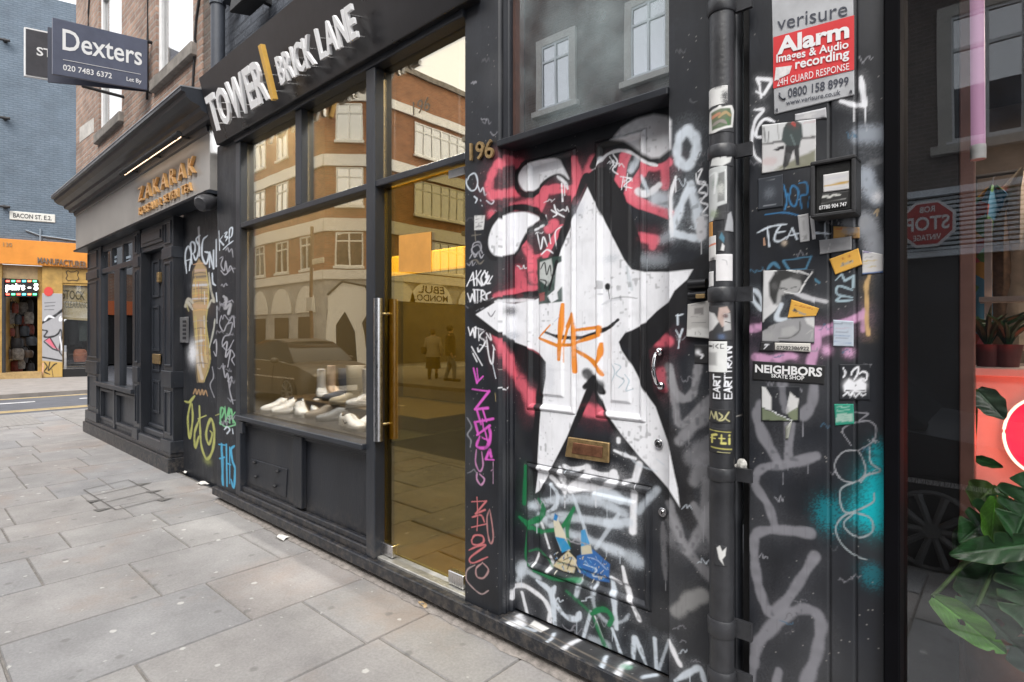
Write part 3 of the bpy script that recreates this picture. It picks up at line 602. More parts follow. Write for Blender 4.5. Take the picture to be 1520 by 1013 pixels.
RIGHTWALL = [
 S_([(1130,602),(1124,617),(1133,648),(1154,685)], 14, GY, .9, .25), S_([(1161,560),(1163,598),(1172,630),(1170,684)], 13, GY, .9, .25), S_([(1209,565),(1206,598),(1193,617)], 14, GY, .9, .25), S_([(1212,677),(1165,690),(1135,694),(1122,706),(1122,722),(1140,750),(1151,784)], 14, GY, .9, .25),
 S_([(1203,792),(1160,787),(1128,790),(1119,806),(1122,850),(1130,885),(1142,908),(1160,902),(1185,866),(1210,826)], 14, GY, .9, .25), S_([(1119,985),(1124,958),(1147,930),(1170,912),(1196,904),(1214,914),(1218,930),(1212,970),(1196,1014)], 16, GY, .9, .3), S_([(1118,980),(1116,1014)], 13, GY, .8, .3), S_([(1156,996),(1152,1014)], 10, GY, .9, .3),
 S_([(1162,702),(1162,720)], 1.6, GY), S_([(1200,690),(1200,703)], 1.6, GY), S_([(1191,622),(1192,648)], 1.8, GY),
 B_((1294,765), 34, 26, (0,.36,.42), 1, .7), B_((1311,737), 34, 40, (0,.42,.48), 1, .5), B_((1230,764), 22, 26, (0,.26,.32), .55, .9), B_((1306,680), 16, 22, (0,.3,.35), .75, .8), B_((1296,855), 20, 18, (0,.22,.28), .45, .8), B_((1300,720), 12, 14, (0,.32,.38), .6, .8),
 S_([(1263,661),(1251,637),(1284,625),(1300,634),(1296,655),(1274,669)], 2, GY), S_([(1290,663),(1293,687),(1307,699),(1287,706),(1278,716)], 2.2, (.3,.34,.36)), S_([(1268,613),(1288,614),(1276,624)], 2, GY), S_([(1274,669),(1252,671),(1239,690),(1248,711),(1269,716),(1285,702),(1280,680),(1273,669)], 2, (.28,.29,.31)), S_([(1276,714),(1248,727),(1255,761),(1294,747),(1298,732)], 2.2, (.3,.34,.36)), S_([(1269,761),(1252,779),(1273,798),(1295,789),(1290,768),(1259,763),(1241,782),(1248,806),(1268,824),(1286,831)], 2.2, (.3,.34,.36)),
 S_([(1112,489),(1130,486),(1145,481)], 10, (.6,.33,.52), .9, .35), S_([(1209,495),(1241,485),(1282,467)], 13, (.6,.33,.52), .9, .3), S_([(1282,460),(1281,490)], 8, (.6,.33,.52), .7, .4), S_([(1210,492),(1211,510),(1204,538)], 13, (.6,.33,.52), .9, .3), S_([(1122,531),(1150,533),(1173,527)], 13, (.6,.33,.52), .9, .3), B_((1227,520), 8, 8, (.62,.35,.54), .95, .4), B_((1260,523), 8, 8, (.62,.35,.54), .9, .5), B_((1180,530), 5, 5, (.62,.35,.54), .85, .5),
 S_([(1291,408),(1286,426),(1287,456),(1286,475),(1289,496)], 6.5, (.58,.38,.17), .95, .2), S_([(1297,318),(1303,311),(1302,321)], 2.2, (.5,.36,.18)),
 S_([(1278,115),(1281,138),(1284,157)], 8, W_, .95, .2), S_([(1284,157),(1265,155),(1248,150)], 6, W_, .9, .2), S_([(1284,157),(1286,195)], 2, W_), S_([(1268,156),(1268,180)], 2, W_),
 S_([(1122,136),(1132,141)], 5, W_), S_([(1130,145),(1127,125),(1124,117),(1147,119),(1134,140)], 5, W_, .95, .2, curve=False), S_([(1120,163),(1133,164),(1121,180),(1116,209),(1120,230),(1131,241)], 5, W_, .95, .2), S_([(1150,181),(1136,177),(1126,187),(1122,202),(1132,204)], 4.5, W_, .95, .2),
 S_([(1276,200),(1312,199)], 22, (.35,.39,.45), .75, .7), S_([(1284,262),(1293,280),(1304,294)], 22, (.45,.5,.58), .85, .6), B_((1303,292), 8, 8, W_, .95), S_([(1284,330),(1296,352),(1310,390)], 30, (.33,.35,.39), .8, .6), S_([(1258,332),(1280,330)], 16, (.3,.31,.33), .6, .7), S_([(1271,280),(1270,296)], 5, LB, .8, .4), S_([(1290,244),(1310,238)], 10, (.2,.21,.23), .6, .6),
 S_([(1124,346),(1143,337),(1167,333)], 2.4, LB), S_([(1139,338),(1142,366)], 3, LB), S_([(1160,334),(1152,345),(1150,357),(1158,358),(1168,352)], 2.6, LB), S_([(1152,346),(1165,344)], 2.4, LB), S_([(1168,355),(1176,339),(1183,355)], 3, LB, curve=False), S_([(1172,350),(1190,346)], 2.6, LB), S_([(1208,346),(1232,347)], 3.2, LB), S_([(1224,332),(1226,356)], 3, LB), S_([(1134,354),(1135,364)], 3, (.5,.3,.2)), B_((1164,361), 4, 4, (.6,.5,.4), .9),
 S_([(1163,274),(1168,296),(1165,312)], 2.4, (.04,.19,.4)), S_([(1172,290),(1176,276),(1185,284),(1181,305),(1174,303),(1170,288)], 2.4, (.04,.19,.4)), S_([(1186,272),(1197,272),(1198,288),(1188,292),(1190,310)], 2.4, (.04,.19,.4)), S_([(1201,292),(1199,308)], 2, (.04,.19,.4)), S_([(1136,319),(1165,316),(1192,322)], 2, (.04,.17,.36)),
 S_([(1163,387),(1204,381),(1196,400),(1172,402),(1163,388)], 3.6, (.07,.19,.3), .95, .3, curve=False), S_([(1139,400),(1148,391),(1157,398)], 4, (.07,.19,.3), .9), S_([(1196,418),(1208,415),(1216,420)], 3.4, (.08,.22,.32)),
 S_([(1130,460),(1118,446),(1115,434),(1122,432),(1131,446),(1134,462)], 6, LB, .95, .25), S_([(1182,437),(1200,442),(1226,448)], 7, (.5,.5,.53), .95, .3), S_([(1160,452),(1153,472),(1170,474)], 7, LB, .9, .3),
 S_([(1241,416),(1249,407),(1254,417),(1267,410),(1266,427)], 3, (.35,.46,.52), .95, .2, curve=False), S_([(1266,431),(1245,425),(1243,437),(1266,442)], 3, (.35,.46,.52), .95, .2), S_([(1265,446),(1242,447),(1249,440)], 3, (.35,.46,.52)),
 S_([(1252,598),(1253,606)], 1.6, GY),
]
LEFTTAGS = [
 S_([(295,338),(296,380)], 4, W_, .7, .6), F_([(295,384),(306,398),(310,425),(309,452),(305,472),(306,491),(313,533),(306,556),(302,568),(293,568),(290,543),(288,500),(286,462),(284,440),(286,404)], (.42,.30,.15), .95, 1.2), 
 S_([(287,412),(308,410)], 4, (.12,.11,.1), .8, .4), S_([(286,424),(309,423)], 5, (.55,.57,.62), .9, .4), S_([(286,436),(309,434)], 4, (.45,.36,.15), .9, .4), S_([(285,444),(309,443)], 3, (.5,.5,.55), .9, .4), S_([(288,455),(306,455)], 8, (.5,.32,.2), .8, .5), S_([(290,402),(304,401)], 5, (.5,.35,.3), .8, .5), S_([(290,470),(291,500)], 3, (.4,.36,.14), .8, .4), S_([(298,472),(299,500)], 5, (.42,.3,.22), .7, .5), S_([(303,470),(304,495)], 3, (.5,.46,.4), .8, .4), S_([(289,508),(303,505)], 5, (.55,.58,.62), .8, .5), S_([(293,520),(296,545),(300,562)], 4, (.55,.5,.45), .8, .5), S_([(304,520),(307,540)], 4, (.5,.4,.22), .8, .5), S_([(299,525),(302,545)], 3, (.55,.55,.6), .7, .5),
 *[S_([(287, v), (297, v-2), (308, v-1)], 1.3, c, .85, .3) for v, c in ((393,(.6,.35,.2)),(407,(.1,.09,.08)),(418,(.55,.4,.1)),(430,(.1,.09,.08)),(440,(.6,.32,.12)),(449,(.12,.1,.09)),(462,(.6,.36,.14)),(478,(.35,.3,.3)),(489,(.1,.09,.08)),(500,(.6,.5,.2)),(515,(.3,.3,.33)),(529,(.55,.38,.14)),(541,(.12,.1,.09)))], *[S_([(290+q*4.5, 412+(q*37) % 30), (291+q*4.3, 440+(q*29) % 25)], 1.3, ((.62,.4,.12),(.5,.2,.1),(.15,.12,.1),(.6,.6,.62))[q % 4], .85, .3) for q in range(5)], *[S_([(291+q*3.6, 474+(q*17) % 20), (293+q*3, 520+(q*23) % 30)], 1.2, ((.62,.45,.12),(.15,.12,.1),(.6,.6,.62),(.5,.25,.1))[q % 4], .8, .3) for q in range(5)],
 S_([(288,402),(284,440),(288,500),(291,545),(294,567)], 1.6, (.05,.045,.04), .9), S_([(306,400),(310,440),(306,480),(312,533),(303,567)], 1.6, (.5,.42,.15), .9),
 S_([(286,460),(279,449),(275,455),(280,444),(286,450)], 4, (.5,.47,.4), .9, .4), S_([(308,458),(314,446),(318,448),(313,430),(310,405)], 3, (.5,.48,.4), .9, .4), S_([(319,474),(317,490),(311,516)], 2.2, (.5,.5,.45), .9, .4), B_((286,524), 7, 17, W_, .9, .4), S_([(277,452),(280,462)], 3, (.45,.4,.2), .8),
 S_([(277,406),(275,380),(279,366),(284,376),(281,402)], 2.4, LB), S_([(275,388),(283,385)], 2, LB), S_([(285,392),(283,362),(289,362),(289,374),(284,378)], 2.2, LB), S_([(297,350),(291,356),(296,368),(291,386),(287,378)], 2.4, LB), S_([(308,350),(301,358),(300,380),(306,392),(310,377),(304,374)], 2.4, LB), S_([(311,397),(311,375),(317,399),(317,372)], 2.2, LB, curve=False), S_([(321,356),(321,396)], 2.4, LB), S_([(315,406),(316,420),(320,424)], 2.2, LB), S_([(321,435),(322,448)], 2.2, LB), S_([(322,455),(322,480)], 2.4, (.45,.47,.5), .8), S_([(317,510),(321,505),(321,528),(317,522)], 1.6, (.4,.4,.44)), S_([(315,545),(317,560),(312,572),(318,590)], 1.5, (.3,.3,.33)),
 S_([(287,585),(290,578),(292,585),(295,579),(297,586),(300,579),(302,586),(305,580),(308,588)], 2, (.42,.26,.13), .9, .2),
 S_([(274,596),(281,597),(289,588)], 3, (.4,.41,.13)), S_([(284,594),(279,619),(280,642),(282,650),(286,622),(285,600)], 2.8, (.42,.43,.13)), S_([(296,622),(289,643),(290,665),(295,648)], 2.8, (.42,.43,.13)), S_([(296,603),(297,635),(299,662),(307,682),(316,667),(318,640),(313,622),(306,643),(310,660),(315,645),(312,640)], 3, (.42,.43,.13)), S_([(294,622),(306,617)], 2.6, (.42,.43,.13)), B_((308,684), 6, 6, (.3,.33,.1), .5), S_([(320,617),(325,615)], 2, (.42,.43,.13)),
 S_([(325,343),(326,372)], 2, LB), S_([(331,350),(326,357),(332,364)], 2, LB, curve=False), S_([(333,347),(337,345),(334,352),(338,352),(335,358)], 1.8, LB), S_([(340,360),(341,341),(345,339),(344,350),(340,354)], 1.8, LB), S_([(331,371),(338,364),(346,358)], 1.6, LB),
 S_([(335,372),(338,368),(340,374),(344,370),(346,382)], 1.4, (.3,.3,.33)), S_([(326,384),(331,382),(328,394),(333,402),(335,388),(338,404),(342,395),(347,405)], 1.5, (.36,.36,.4)), S_([(328,402),(334,408),(341,402)], 1.5, (.36,.36,.4)), S_([(332,440),(336,445),(334,458),(342,452),(339,466)], 4, (.5,.5,.53), .75, .5), S_([(328,470),(326,482),(332,492),(337,482),(345,480),(341,496),(333,500),(330,512),(338,520),(347,505)], 1.6, (.34,.34,.38)), S_([(338,480),(346,470),(348,486)], 1.6, (.34,.34,.38)), S_([(330,515),(337,508),(335,530),(342,520),(338,545)], 2, (.4,.4,.44)), S_([(344,520),(348,528),(344,534),(348,542)], 1.6, (.34,.34,.38)), S_([(331,540),(334,560),(338,555),(341,580),(346,600)], 2, (.34,.34,.38)), S_([(338,566),(344,560),(341,575)], 1.6, (.34,.34,.38)),
 S_([(327,630),(328,607),(333,609),(329,620)], 2.6, (.16,.48,.22)), S_([(334,604),(335,626),(340,606),(341,628)], 2.4, (.18,.5,.24), curve=False), S_([(339,618),(343,608),(346,628)], 2.4, (.18,.5,.24)), S_([(349,612),(344,620),(350,630)], 2.4, (.18,.5,.24), curve=False), S_([(326,628),(336,634),(349,631)], 2, (.2,.5,.26)), S_([(333,638),(337,634),(341,638),(337,644)], 2, LB), S_([(345,637),(346,644)], 2, LB),
 S_([(329,659),(330,690),(331,720)], 3.4, (.07,.38,.62), .95, .25), S_([(325,660),(334,661)], 3, (.07,.38,.62)), S_([(326,681),(333,679)], 3, (.07,.38,.62)), S_([(336,660),(337,722)], 3, (.07,.38,.62)), S_([(342,690),(337,688)], 3, (.07,.38,.62)), S_([(341,664),(341,718)], 2.6, (.07,.38,.62)), S_([(348,662),(343,668),(345,684),(349,698),(347,724),(343,712)], 3, (.07,.38,.62)),
 S_([(326,737),(338,742)], 6, (.1,.45,.68), .8, .4),
]

def scrawl(u, v, s, col, w, rg, n=7):
    """a small illegible marker tag"""
    return S_([(u+s*(i/(n-1)-.5)*1.6+rg.uniform(-.18, .18)*s, v+s*rg.uniform(-.5, .5)*(1 if i % 2 else -1)) for i in range(n)], w, col, rg.uniform(.6, .95), .2)
rg_ = random.Random(3)
def drips(ops, rg):
    out = []
    for o in ops:
        if o[0] == 'stroke' and 6 <= o[2] <= 16 and max(o[3]) > .2 and rg.random() < .45:
            p = rg.choice(o[1]); out.append(S_([p, (p[0], p[1]+rg.uniform(10, 30))], 1.5, o[3], .8, .2))
    return out
MURAL = MURAL+drips(MURAL[60:], rg_)+[scrawl(rg_.uniform(770, 985), rg_.uniform(640, 960), rg_.uniform(9, 18), rg_.choice([LB, W_, GY, (.3,.3,.33)]), rg_.uniform(1.2, 2), rg_, rg_.randint(5, 9)) for _ in range(9)]+[S_([(x, y), (x+rg_.uniform(-3, 3), y+rg_.uniform(1, 5))], rg_.uniform(.9, 2), rg_.choice([(.6,.58,.5),(.02,.06,.2),(.1,.3,.6),(.3,.4,.55),(.05,.05,.06),(.62,.5,.25)]), .9, .2) for x, y in [(rg_.uniform(858, 902), rg_.uniform(826, 862)) for _ in range(60)]+[(rg_.uniform(822, 854), rg_.uniform(818, 850)) for _ in range(30)]]+[scrawl(rg_.uniform(1000, 1048), rg_.uniform(40, 990), rg_.uniform(7, 12), rg_.choice([LB, GY, (.12,.12,.13)]), 1.3, rg_) for _ in range(16)]+[scrawl(*q, 9, W_, 1.4, rg_) for q in ((815, 300), (835, 310), (800, 348), (918, 246), (930, 268), (908, 240), (775, 395), (745, 575))]
TAGS = TAGS+[scrawl(rg_.uniform(697, 734), rg_.uniform(40, 890), rg_.uniform(5, 9), rg_.choice([GY, (.1,.1,.11), (.3,.3,.33)]), 1.2, rg_) for _ in range(16)]
RIGHTWALL = RIGHTWALL+drips(RIGHTWALL[:12], rg_)+[scrawl(rg_.uniform(1118, 1305), rg_.uniform(30, 990), rg_.uniform(7, 14), rg_.choice([GY, (.1,.1,.11), (.3,.3,.33), (.06,.14,.22)]), 1.3, rg_) for _ in range(34)]
LEFTTAGS = LEFTTAGS+[scrawl(rg_.uniform(325, 349), rg_.uniform(340, 640), rg_.uniform(5, 9), rg_.choice([GY, (.34,.34,.38)]), 1.3, rg_) for _ in range(16)]
B = thing('black_shopfront_building', 'black painted shopfront building with white raised letters, glass door and a graffiti covered street door', 'shop building', (-3.2, 2.0, 0))
ZS = 0.125                                     # top of the long black step
x_l, x_r = X(322.5, YP), 0.05
# long step along the whole front, with a broken brick base showing under it
def step_relief():
    mb = MB()
    n = 60; xs = np.linspace(x_l-0.03, x_r-0.32, n)
    mb.box(x_l-0.03, -0.05, 1.955, 2.12, 0.052, ZS)
    return mb
step_relief().build('door_step', BLACK, B, 0.006)
MB().box(x_l, -0.06, 2.035, 2.1, -0.05, 0.05).build('brick_base', brick('footing_brick', (.16,.09,.06), (.1,.06,.05), (.2,.17,.14)), B)
# worn paint on the tread in front of the street door
S = span(X(742, 1.97), X(1005, 1.97), .006); T = span(1.962, 2.08, .006)
tr = Canvas(S, T, lambda u, v: (lambda g: (g[0], g[1]))(G(u, v, ZS)), (.04,.04,.042))
tr.run([S_([(755,926),(770,928)], 12, W_, .9, .5), S_([(770,915),(775,930)], 12, W_, .8, .6), S_([(775,932),(795,938)], 7, LB, .7, .5), F_([(785,930),(793,922),(815,934),(803,940)], (.72,.72,.7), 1, .8), S_([(805,958),(818,950),(822,942)], 6, LB, .9, .4), S_([(832,968),(845,958),(862,950)], 9, W_, .85, .5), S_([(892,996),(898,980),(900,975)], 7, LB, .9, .4), S_([(915,1004),(925,990),(935,985)], 12, W_, .85, .5), S_([(925,990),(935,992)], 9, (.2,.42,.3), .7, .6), S_([(955,1006),(975,1003)], 9, LB, .8, .5), S_([(745,918),(800,945),(900,1000)], 1.5, (.25,.22,.18), .8, .3), S_([(760,915),(850,962),(985,1030)], 2, (.2,.17,.14), .7, .4)])
SS, TT = np.meshgrid(S, T)
sheet('worn_tread', np.stack([SS, TT, np.full(SS.shape, ZS+0.003)], -1), tr.rgb, PAINT, B, (0, 0, -0.002))

# pillars, street door surround
p1a, p1b = X(690.5, YP), X(740, YP)
painted_wall('pillar', p1a, p1b, ZS, 4.1, YP, TAGS + MURAL, B)
jx = p1b
S = span(YP+0.001, YD+0.02, .0035); Zs = span(ZS, 2.47, .004)
jc = Canvas(S, Zs, lambda u, v: PX(u, v, jx)); jc.run(MURAL)
SS, ZZ = np.meshgrid(S, Zs)
jr = 0.016*((SS > YP+.03) & (SS < YP+.045)) + 0.012*(SS > YP+.055) + 0.012*(SS > YP+.075)
sheet('door_jamb', np.stack([jx-0.001+jr, SS, ZZ], -1), jc.rgb, PAINT, B, (-0.04, 0, 0))
p2a, p2b = X(993, YP), X(1056, YP)
painted_wall('pillar', p2a, p2b+0.09, ZS-0.12, 4.1, YP, MURAL, B)
MB().box(p1b, p2a, 1.975, 2.12, 2.414, 2.446).build('door_head', BLACK, B, 0.004)
# the street door, its panels raised in the sheet itself
dx0, dx1, dz0, dz1 = X(761, YD), p2a+0.03, ZS+0.012, 2.44
def rect_px(l, r, t, b): return (X(l, YD), X(r, YD), b, t)
zUT, zUB = Z(820, 229, YD), Z(820, 612, YD)
zLT, zLB = Z(820, 695, YD), Z(860, 870, YD)
PANELS = [(X(782, YD), X(854, YD), zUB, zUT), (X(884, YD), X(958, YD), zUB, zUT), (X(782, YD), X(966, YD), zLB, zLT)]
def door_relief(x, z):
    y = np.zeros_like(x)
    for (a, b, c, d) in PANELS:
        din = np.minimum(np.minimum(x-a, b-x), np.minimum(z-c, d-z))      # >0 inside
        mould = (din > -0.004) & (din < 0.030)
        y = np.where(din >= 0.030, 0.010, y)
        y = np.where(mould, 0.010-0.019*np.sin(np.clip((din+0.004)/0.034, 0, 1)*math.pi)**0.8, y)
        din2 = din-0.07
        y = np.where(din2 > 0, 0.010-0.008*np.clip(din2/0.012, 0, 1), y)
    return y
D = painted_wall('street_door', dx0, dx1, dz0, dz1, YD, MURAL, B, 0.0035, door_relief, 0.04)
# letter flap
lq = [p3(838, 678, YD-.016), p3(903, 688, YD-.016), p3(904, 658, YD-.016), p3(843, 649, YD-.016)]
lb = MB(); lb.prism(lq, (0, .014, 0)); lp = lb.build('letterbox', BRASS, D, 0.003)
iq = subquad(lq, .16, .22, .86, .78); MB().prism([p+Vector((0, -.004, 0)) for p in iq], (0, .006, 0)).build('flap', mat('worn_brass', (.2,.09,.05), .5, .6, var=.4, scale=30), D, 0.002)
hp = [p3(977, 522, YD-.012), p3(973, 528, YD-.05), p3(970, 548, YD-.062), p3(974, 566, YD-.05), p3(980, 574, YD-.012)]
hb = MB(); hb.tube([Vector(p) for p in smooth_line([tuple(q) for q in hp], 6)], .0085, 12)
for (u, v) in ((979, 522), (981, 573)): hb.ball(p3(u, v, YD-.014), .017, .012, .017)
hb.build('pull_handle', CHROME, D, smooth=True)
for (u, v) in ((979, 658), (985, 760)):
    lk = MB(); c = p3(u, v, YD); lk.tube([c, c+Vector((0, -.012, 0))], .018, 18); lk.tube([c+Vector((0, -.012, 0)), c+Vector((0, -.017, 0))], .011, 14)
    lo = lk.build('lock', CHROME, D, 0.001)
    kk = MB(); kk.box(c.x-.0018, c.x+.0018, c.y-.0185, c.y-.016, c.z-.006, c.z+.005).build('keyhole', DARK, D)
# fanlight over the street door
FL = MB()
fx0, fx1 = X(757, 2.03), p2a
for (a, b) in ((fx0-.02, fx0+.02), (fx1-.004, fx1+.02)): FL.box(a, b, 2.0, 2.1, 2.447, 3.6)
FL.box(fx0+.02, fx1-.004, 2.0, 2.1, 3.56, 3.6); FL.box(fx0+.02, fx1-.004, 2.01, 2.1, 2.447, 2.462)
fl = FL.build('fanlight', BLACK, B, 0.004)
MB().box(fx0+.02, fx0+.036, 2.03, 2.1, 2.462, 3.56).build('inner_bead', mat('brown_wood', (.07,.035,.028), .6, var=.3), fl)
MB().box(fx0+.03, fx1-.004, 2.062, 2.068, 2.462, 3.56).build('pane', glass('fanlight_glass', .46, (.8,.82,.82), (.92,.95,1), .42), fl)
# house number 196
hn = [p3(700, 240, YP), p3(735, 236, YP), p3(735, 207, YP), p3(700, 214, YP)]
lettering('196', hn, BRASS, B, .004, .012, .012, 'house_number')

# --- shop window with glass door
wl, wm0, wm1, wr = X(357, YP), X(545, YP), X(558, YP), p1a
painted_wall('pillar', x_l, wl-.09, ZS, 3.2, YP, LEFTTAGS, B)
FR = MB()
FR.box(wl-.09, wl, YP-.004, 2.12, ZS, 3.14)                                  # left stile
FR.box(wm0, wm1, YP-.01, 2.11, ZS, 3.14)                                     # main mullion
m2a, m2b = X(437, YP), X(446, YP)
FR.box(m2a, m2b, YP+.005, 2.10, 2.445, 3.14)
FR.box(wl, wr, YP-.002, 2.11, 2.404, 2.445)                                  # transom bar
FR.box(wl-.09, wr, YP-.02, 2.13, 3.14, 3.21)                                 # head
FR.box(wl-.02, wm0, 1.95, 2.2, .785, .822)                                  # sill
FR.box(wl, wm0, YP-.001, 2.1, .76, .785)
fr = FR.build('shop_window', CHAR, B, 0.005)
GLL = glass('clearer_gold_glass', .23, (.97,.96,.92), (1, .88, .68))
GL = glass('gold_tinted_glass', .34, (.94,.93,.88), (1, .92, .76))
for (a, b, c, d) in ((wl, m2a, 2.445, 3.14), (m2b, wm0, 2.445, 3.14), (wm1, wr, 2.445, 3.14), (wl, wm0, .822, 2.404)):
    MB().box(a+.001, b-.001, YG, YG+.006, c, d).build('pane', GL if c > 1 else GLL, fr)
lettering('196', [p3(613, 172, YG-.001), p3(638, 164, YG-.001), p3(638, 143, YG-.001), p3(613, 152, YG-.001)], mat('faded_number', (.12,.09,.06), .6), fr, .001, 0, 0, 'pane_number')
# stall riser with two sunk panels and a hatch
SR = MB(); rz0, rz1 = ZS, .76
SR.box(wl, wm0, 2.035, 2.09, rz0, rz1)
s1a, s1b = X(434, YP), X(447, YP)
SR.box(s1a, s1b, YP+.004, 2.035, rz0+.11, rz1)
SR.box(wl, wm0, YP-.006, 2.035, rz0, rz0+.05); SR.box(wl, wm0, YP+.012, 2.035, rz0+.05, rz0+.09)
SR.box(wl, wm0, YP+.02, 2.035, rz1-.03, rz1)
sr = SR.build('stall_riser', BLACK, B, 0.005)
hq = [p3(367, 716, 2.028), p3(424, 739, 2.028), p3(426, 697, 2.028), p3(372, 681, 2.028)]
ht = MB().prism(hq, (0, .012, 0)).build('hatch', BLACK, sr, 0.003)
for (u, v) in ((380, 708), (408, 722), (378, 687), (412, 700)):
    hh = MB(); c = p3(u, v, 2.02); hh.ball(c+Vector((0, -.004, 0)), .02, .014, .012, 10, 7)
    hh.build('hatch_bolt', BLACKB, sr, smooth=True)
c = p3(361, 634, YP-.01); MB().box(c.x-.03, c.x+.03, c.y-.02, c.y+.01, c.z-.05, c.z+.045).build('window_bracket', CHAR, B, .004)
# glass door
gd = MB().box(wm1+.012, wr-.006, YG, YG+.011, ZS+.045, 2.398).build('glass_door', glass('olive_door_glass', .15, (.68,.62,.33), (.95, .80, .48)), B)
for (u, yy, m, zt, zb) in ((561.5, YG-.052, STEEL, 443, 655), (0, YG+.062, mat('bright_gold', (.92,.56,.14), .35), 0, 0)):
    x = X(561.5, YG-.052); z1, z0 = Z(561.5, 443, YG-.052), Z(561.5, 655, YG-.052)
    h = MB().tube([(x, yy, z0), (x, yy, z1)], .028, 18)
    for zz in (Z(561.5, 466, YG-.052), Z(561.5, 631, YG-.052)):
        h.tube([(x, yy, zz), (x, YG+(.0 if yy < YG else .011), zz)], .009, 10)
    h.build('door_handle', m, gd, smooth=True)
for (ua, ub) in ((563, 585), (668, 690)):
    MB().box(X(ua, YG), X(ub, YG), YG-.014, YG+.026, ZS+.022, ZS+.095).build('patch_fitting', STEEL, gd, .003)
c = p3(567, 772, YG); MB().box(c.x-.012, c.x+.014, c.y-.008, c.y+.01, c.z-.04, c.z+.04).build('lock_plate', BRASS, gd, .002)
MB().box(wm1, wr, 2.0, 2.12, ZS-.004, ZS+.016).build('threshold', mat('worn_aluminium', (.55,.54,.51), .45, .7, var=.25, scale=14), B, .003)
MB().box(X(666, YG-.004), X(690, YG-.004), YG-.006, YG-.002, Z(680, 262, YG), Z(680, 250, YG)).build('door_notice', WHITE, gd)
# notice card on the door's outer face, set there so daylight brightens it
nq = [p3(592, 404, YG-.003), p3(640, 404, YG-.003), p3(640, 344, YG-.003), p3(592, 350, YG-.003)]
plate('door_card', nq, .001, mat('orange_card', (.62,.29,.06), .7, var=.12, scale=5), gd)

# fascia, leaning out, with stand-off letters
FX0, FX1 = -5.25, X(690, 1.9)+.02
fb, ft = (1.934, 3.177), (1.79, 3.72)
def fas(x, t): return Vector((x, fb[0]+(ft[0]-fb[0])*t, fb[1]+(ft[1]-fb[1])*t))
FC = MB().prism([(FX0, fb[0], fb[1]), (FX0, ft[0], ft[1]), (FX0, 2.0, ft[1]), (FX0, 2.06, fb[1])], (FX1-FX0, 0, 0))
fascia = FC.build('fascia', mat('dark_fascia', (.019,.018,.020), .3, var=.35, scale=3, bump=.12, bscale=20), B, .004)
def fasq(x0, x1, t0, t1): return [fas(x0, t0), fas(x1, t0), fas(x1, t1), fas(x0, t1)]
WL = mat('white_acrylic', (.90,.90,.91), .35)
def ty(u, v, x):                 # height fraction on the fascia for a pixel in column x
    best = min(np.linspace(-.1, 1.1, 400), key=lambda t: abs(P(u, v, fas(x, t).y)[1]-fas(x, t).z))
    return best
OFF = .085
tw = fasq(-5.0, -3.98, .08, .58); raised_word('TOWER', tw, WL, fascia, OFF, .020, .022, gap=.10)
bl = fasq(-3.78, -2.83, .14, .46); raised_word('BRICK LANE', bl, WL, fascia, OFF, .020, .022, gap=.10)
gb = fasq(-3.93, -3.885, .03, .68); nrm = (gb[1]-gb[0]).cross(gb[3]-gb[0]).normalized()
MB().prism([p+nrm*OFF for p in gb], nrm*.035).build('gold_bar', GOLD, fascia, .002)
for x in np.linspace(-4.95, -2.9, 12):
    for t in (.2, .4):
        c = fas(x, t); MB().tube([c, c+nrm*OFF], .004, 6).build('letter_pin', STEEL, fascia)
# painted brick above the fascia and above the street door
BB = brick('blue_black_brick', (.105,.118,.145), (.07,.08,.10), (.075,.085,.105), stain=.6, bump=1.0)
UW = MB().box(-5.28, p1a, 1.99, 2.3, 3.72, 9.5).box(p1a, 2.2, 2.03, 2.3, 4.1, 9.5)
UW.build('upper_wall', BB, B)
MB().box(p1b+.001, p2a, 2.1, 2.2, 3.6, 4.1).build('head_board', BLACK, B)

# recess behind the drainpipe and the panelled wall to its right
YW = 1.985
wx0, wx1 = X(1112, YW), X(1313, YW)
MB().box(p2b+.09, wx0+.01, 2.06, 2.12, -.02, 4.1).build('recess_board', BLACKB, B)
seams = [X(1232, YW), X(1271, YW)]
def wall_relief(x, z):
    y = np.zeros_like(x)
    for s in seams: y = np.where(np.abs(x-s) < .0045, .008, y)
    return y
painted_wall('panelled_wall', wx0, wx1, -.02, 4.1, YW, RIGHTWALL, B, .0038, wall_relief, .09)

# hall behind the street door
HW = mat('pale_hall_wall', (.50,.54,.55), .8, var=.15)
MB().box(p1b+.085, p1b+.1, 2.2, 4.2, .1, 4.0).build('hall_wall', HW, B)
MB().box(p1b+.1, p2a+.1, 4.2, 4.25, .1, 4.0).build('hall_wall', HW, B)
MB().box(p1b+.1, p2a+.1, 2.2, 4.2, 3.7, 3.75).build('hall_ceiling', HW, B)
# ------------------------------------------------------------------ inside the shoe shop
GOLDW = mat('golden_wall', (.18,.11,.012), .55, var=.15, scale=2)
MB().box(-5.1, p1a-.01, 6.4, 6.5, ZS, 3.8).build('back_wall', GOLDW, B)
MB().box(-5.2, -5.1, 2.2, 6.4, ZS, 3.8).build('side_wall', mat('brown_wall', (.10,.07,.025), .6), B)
MB().box(p1a+.02, p1a+.08, 2.2, 6.4, ZS, 3.8).build('side_wall', GOLDW, B)
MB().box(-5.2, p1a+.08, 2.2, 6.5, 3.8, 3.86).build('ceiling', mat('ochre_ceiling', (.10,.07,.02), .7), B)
MB().box(-5.2, p1a+.08, 2.13, 6.5, .02, ZS).build('shop_floor', mat('brown_floor', (.16,.075,.018), .4, var=.3, scale=4), B)
dfl = MB().box(wl-.1, wm0+.1, 2.075, 3.75, .15, .83).build('display_floor', mat('grey_display_floor', (.028,.026,.026), .35, var=.2), B)
MB().box(wl-.1, wm0+.1, 3.76, 3.8, .83, 2.15).build('display_back', GOLDW, B)
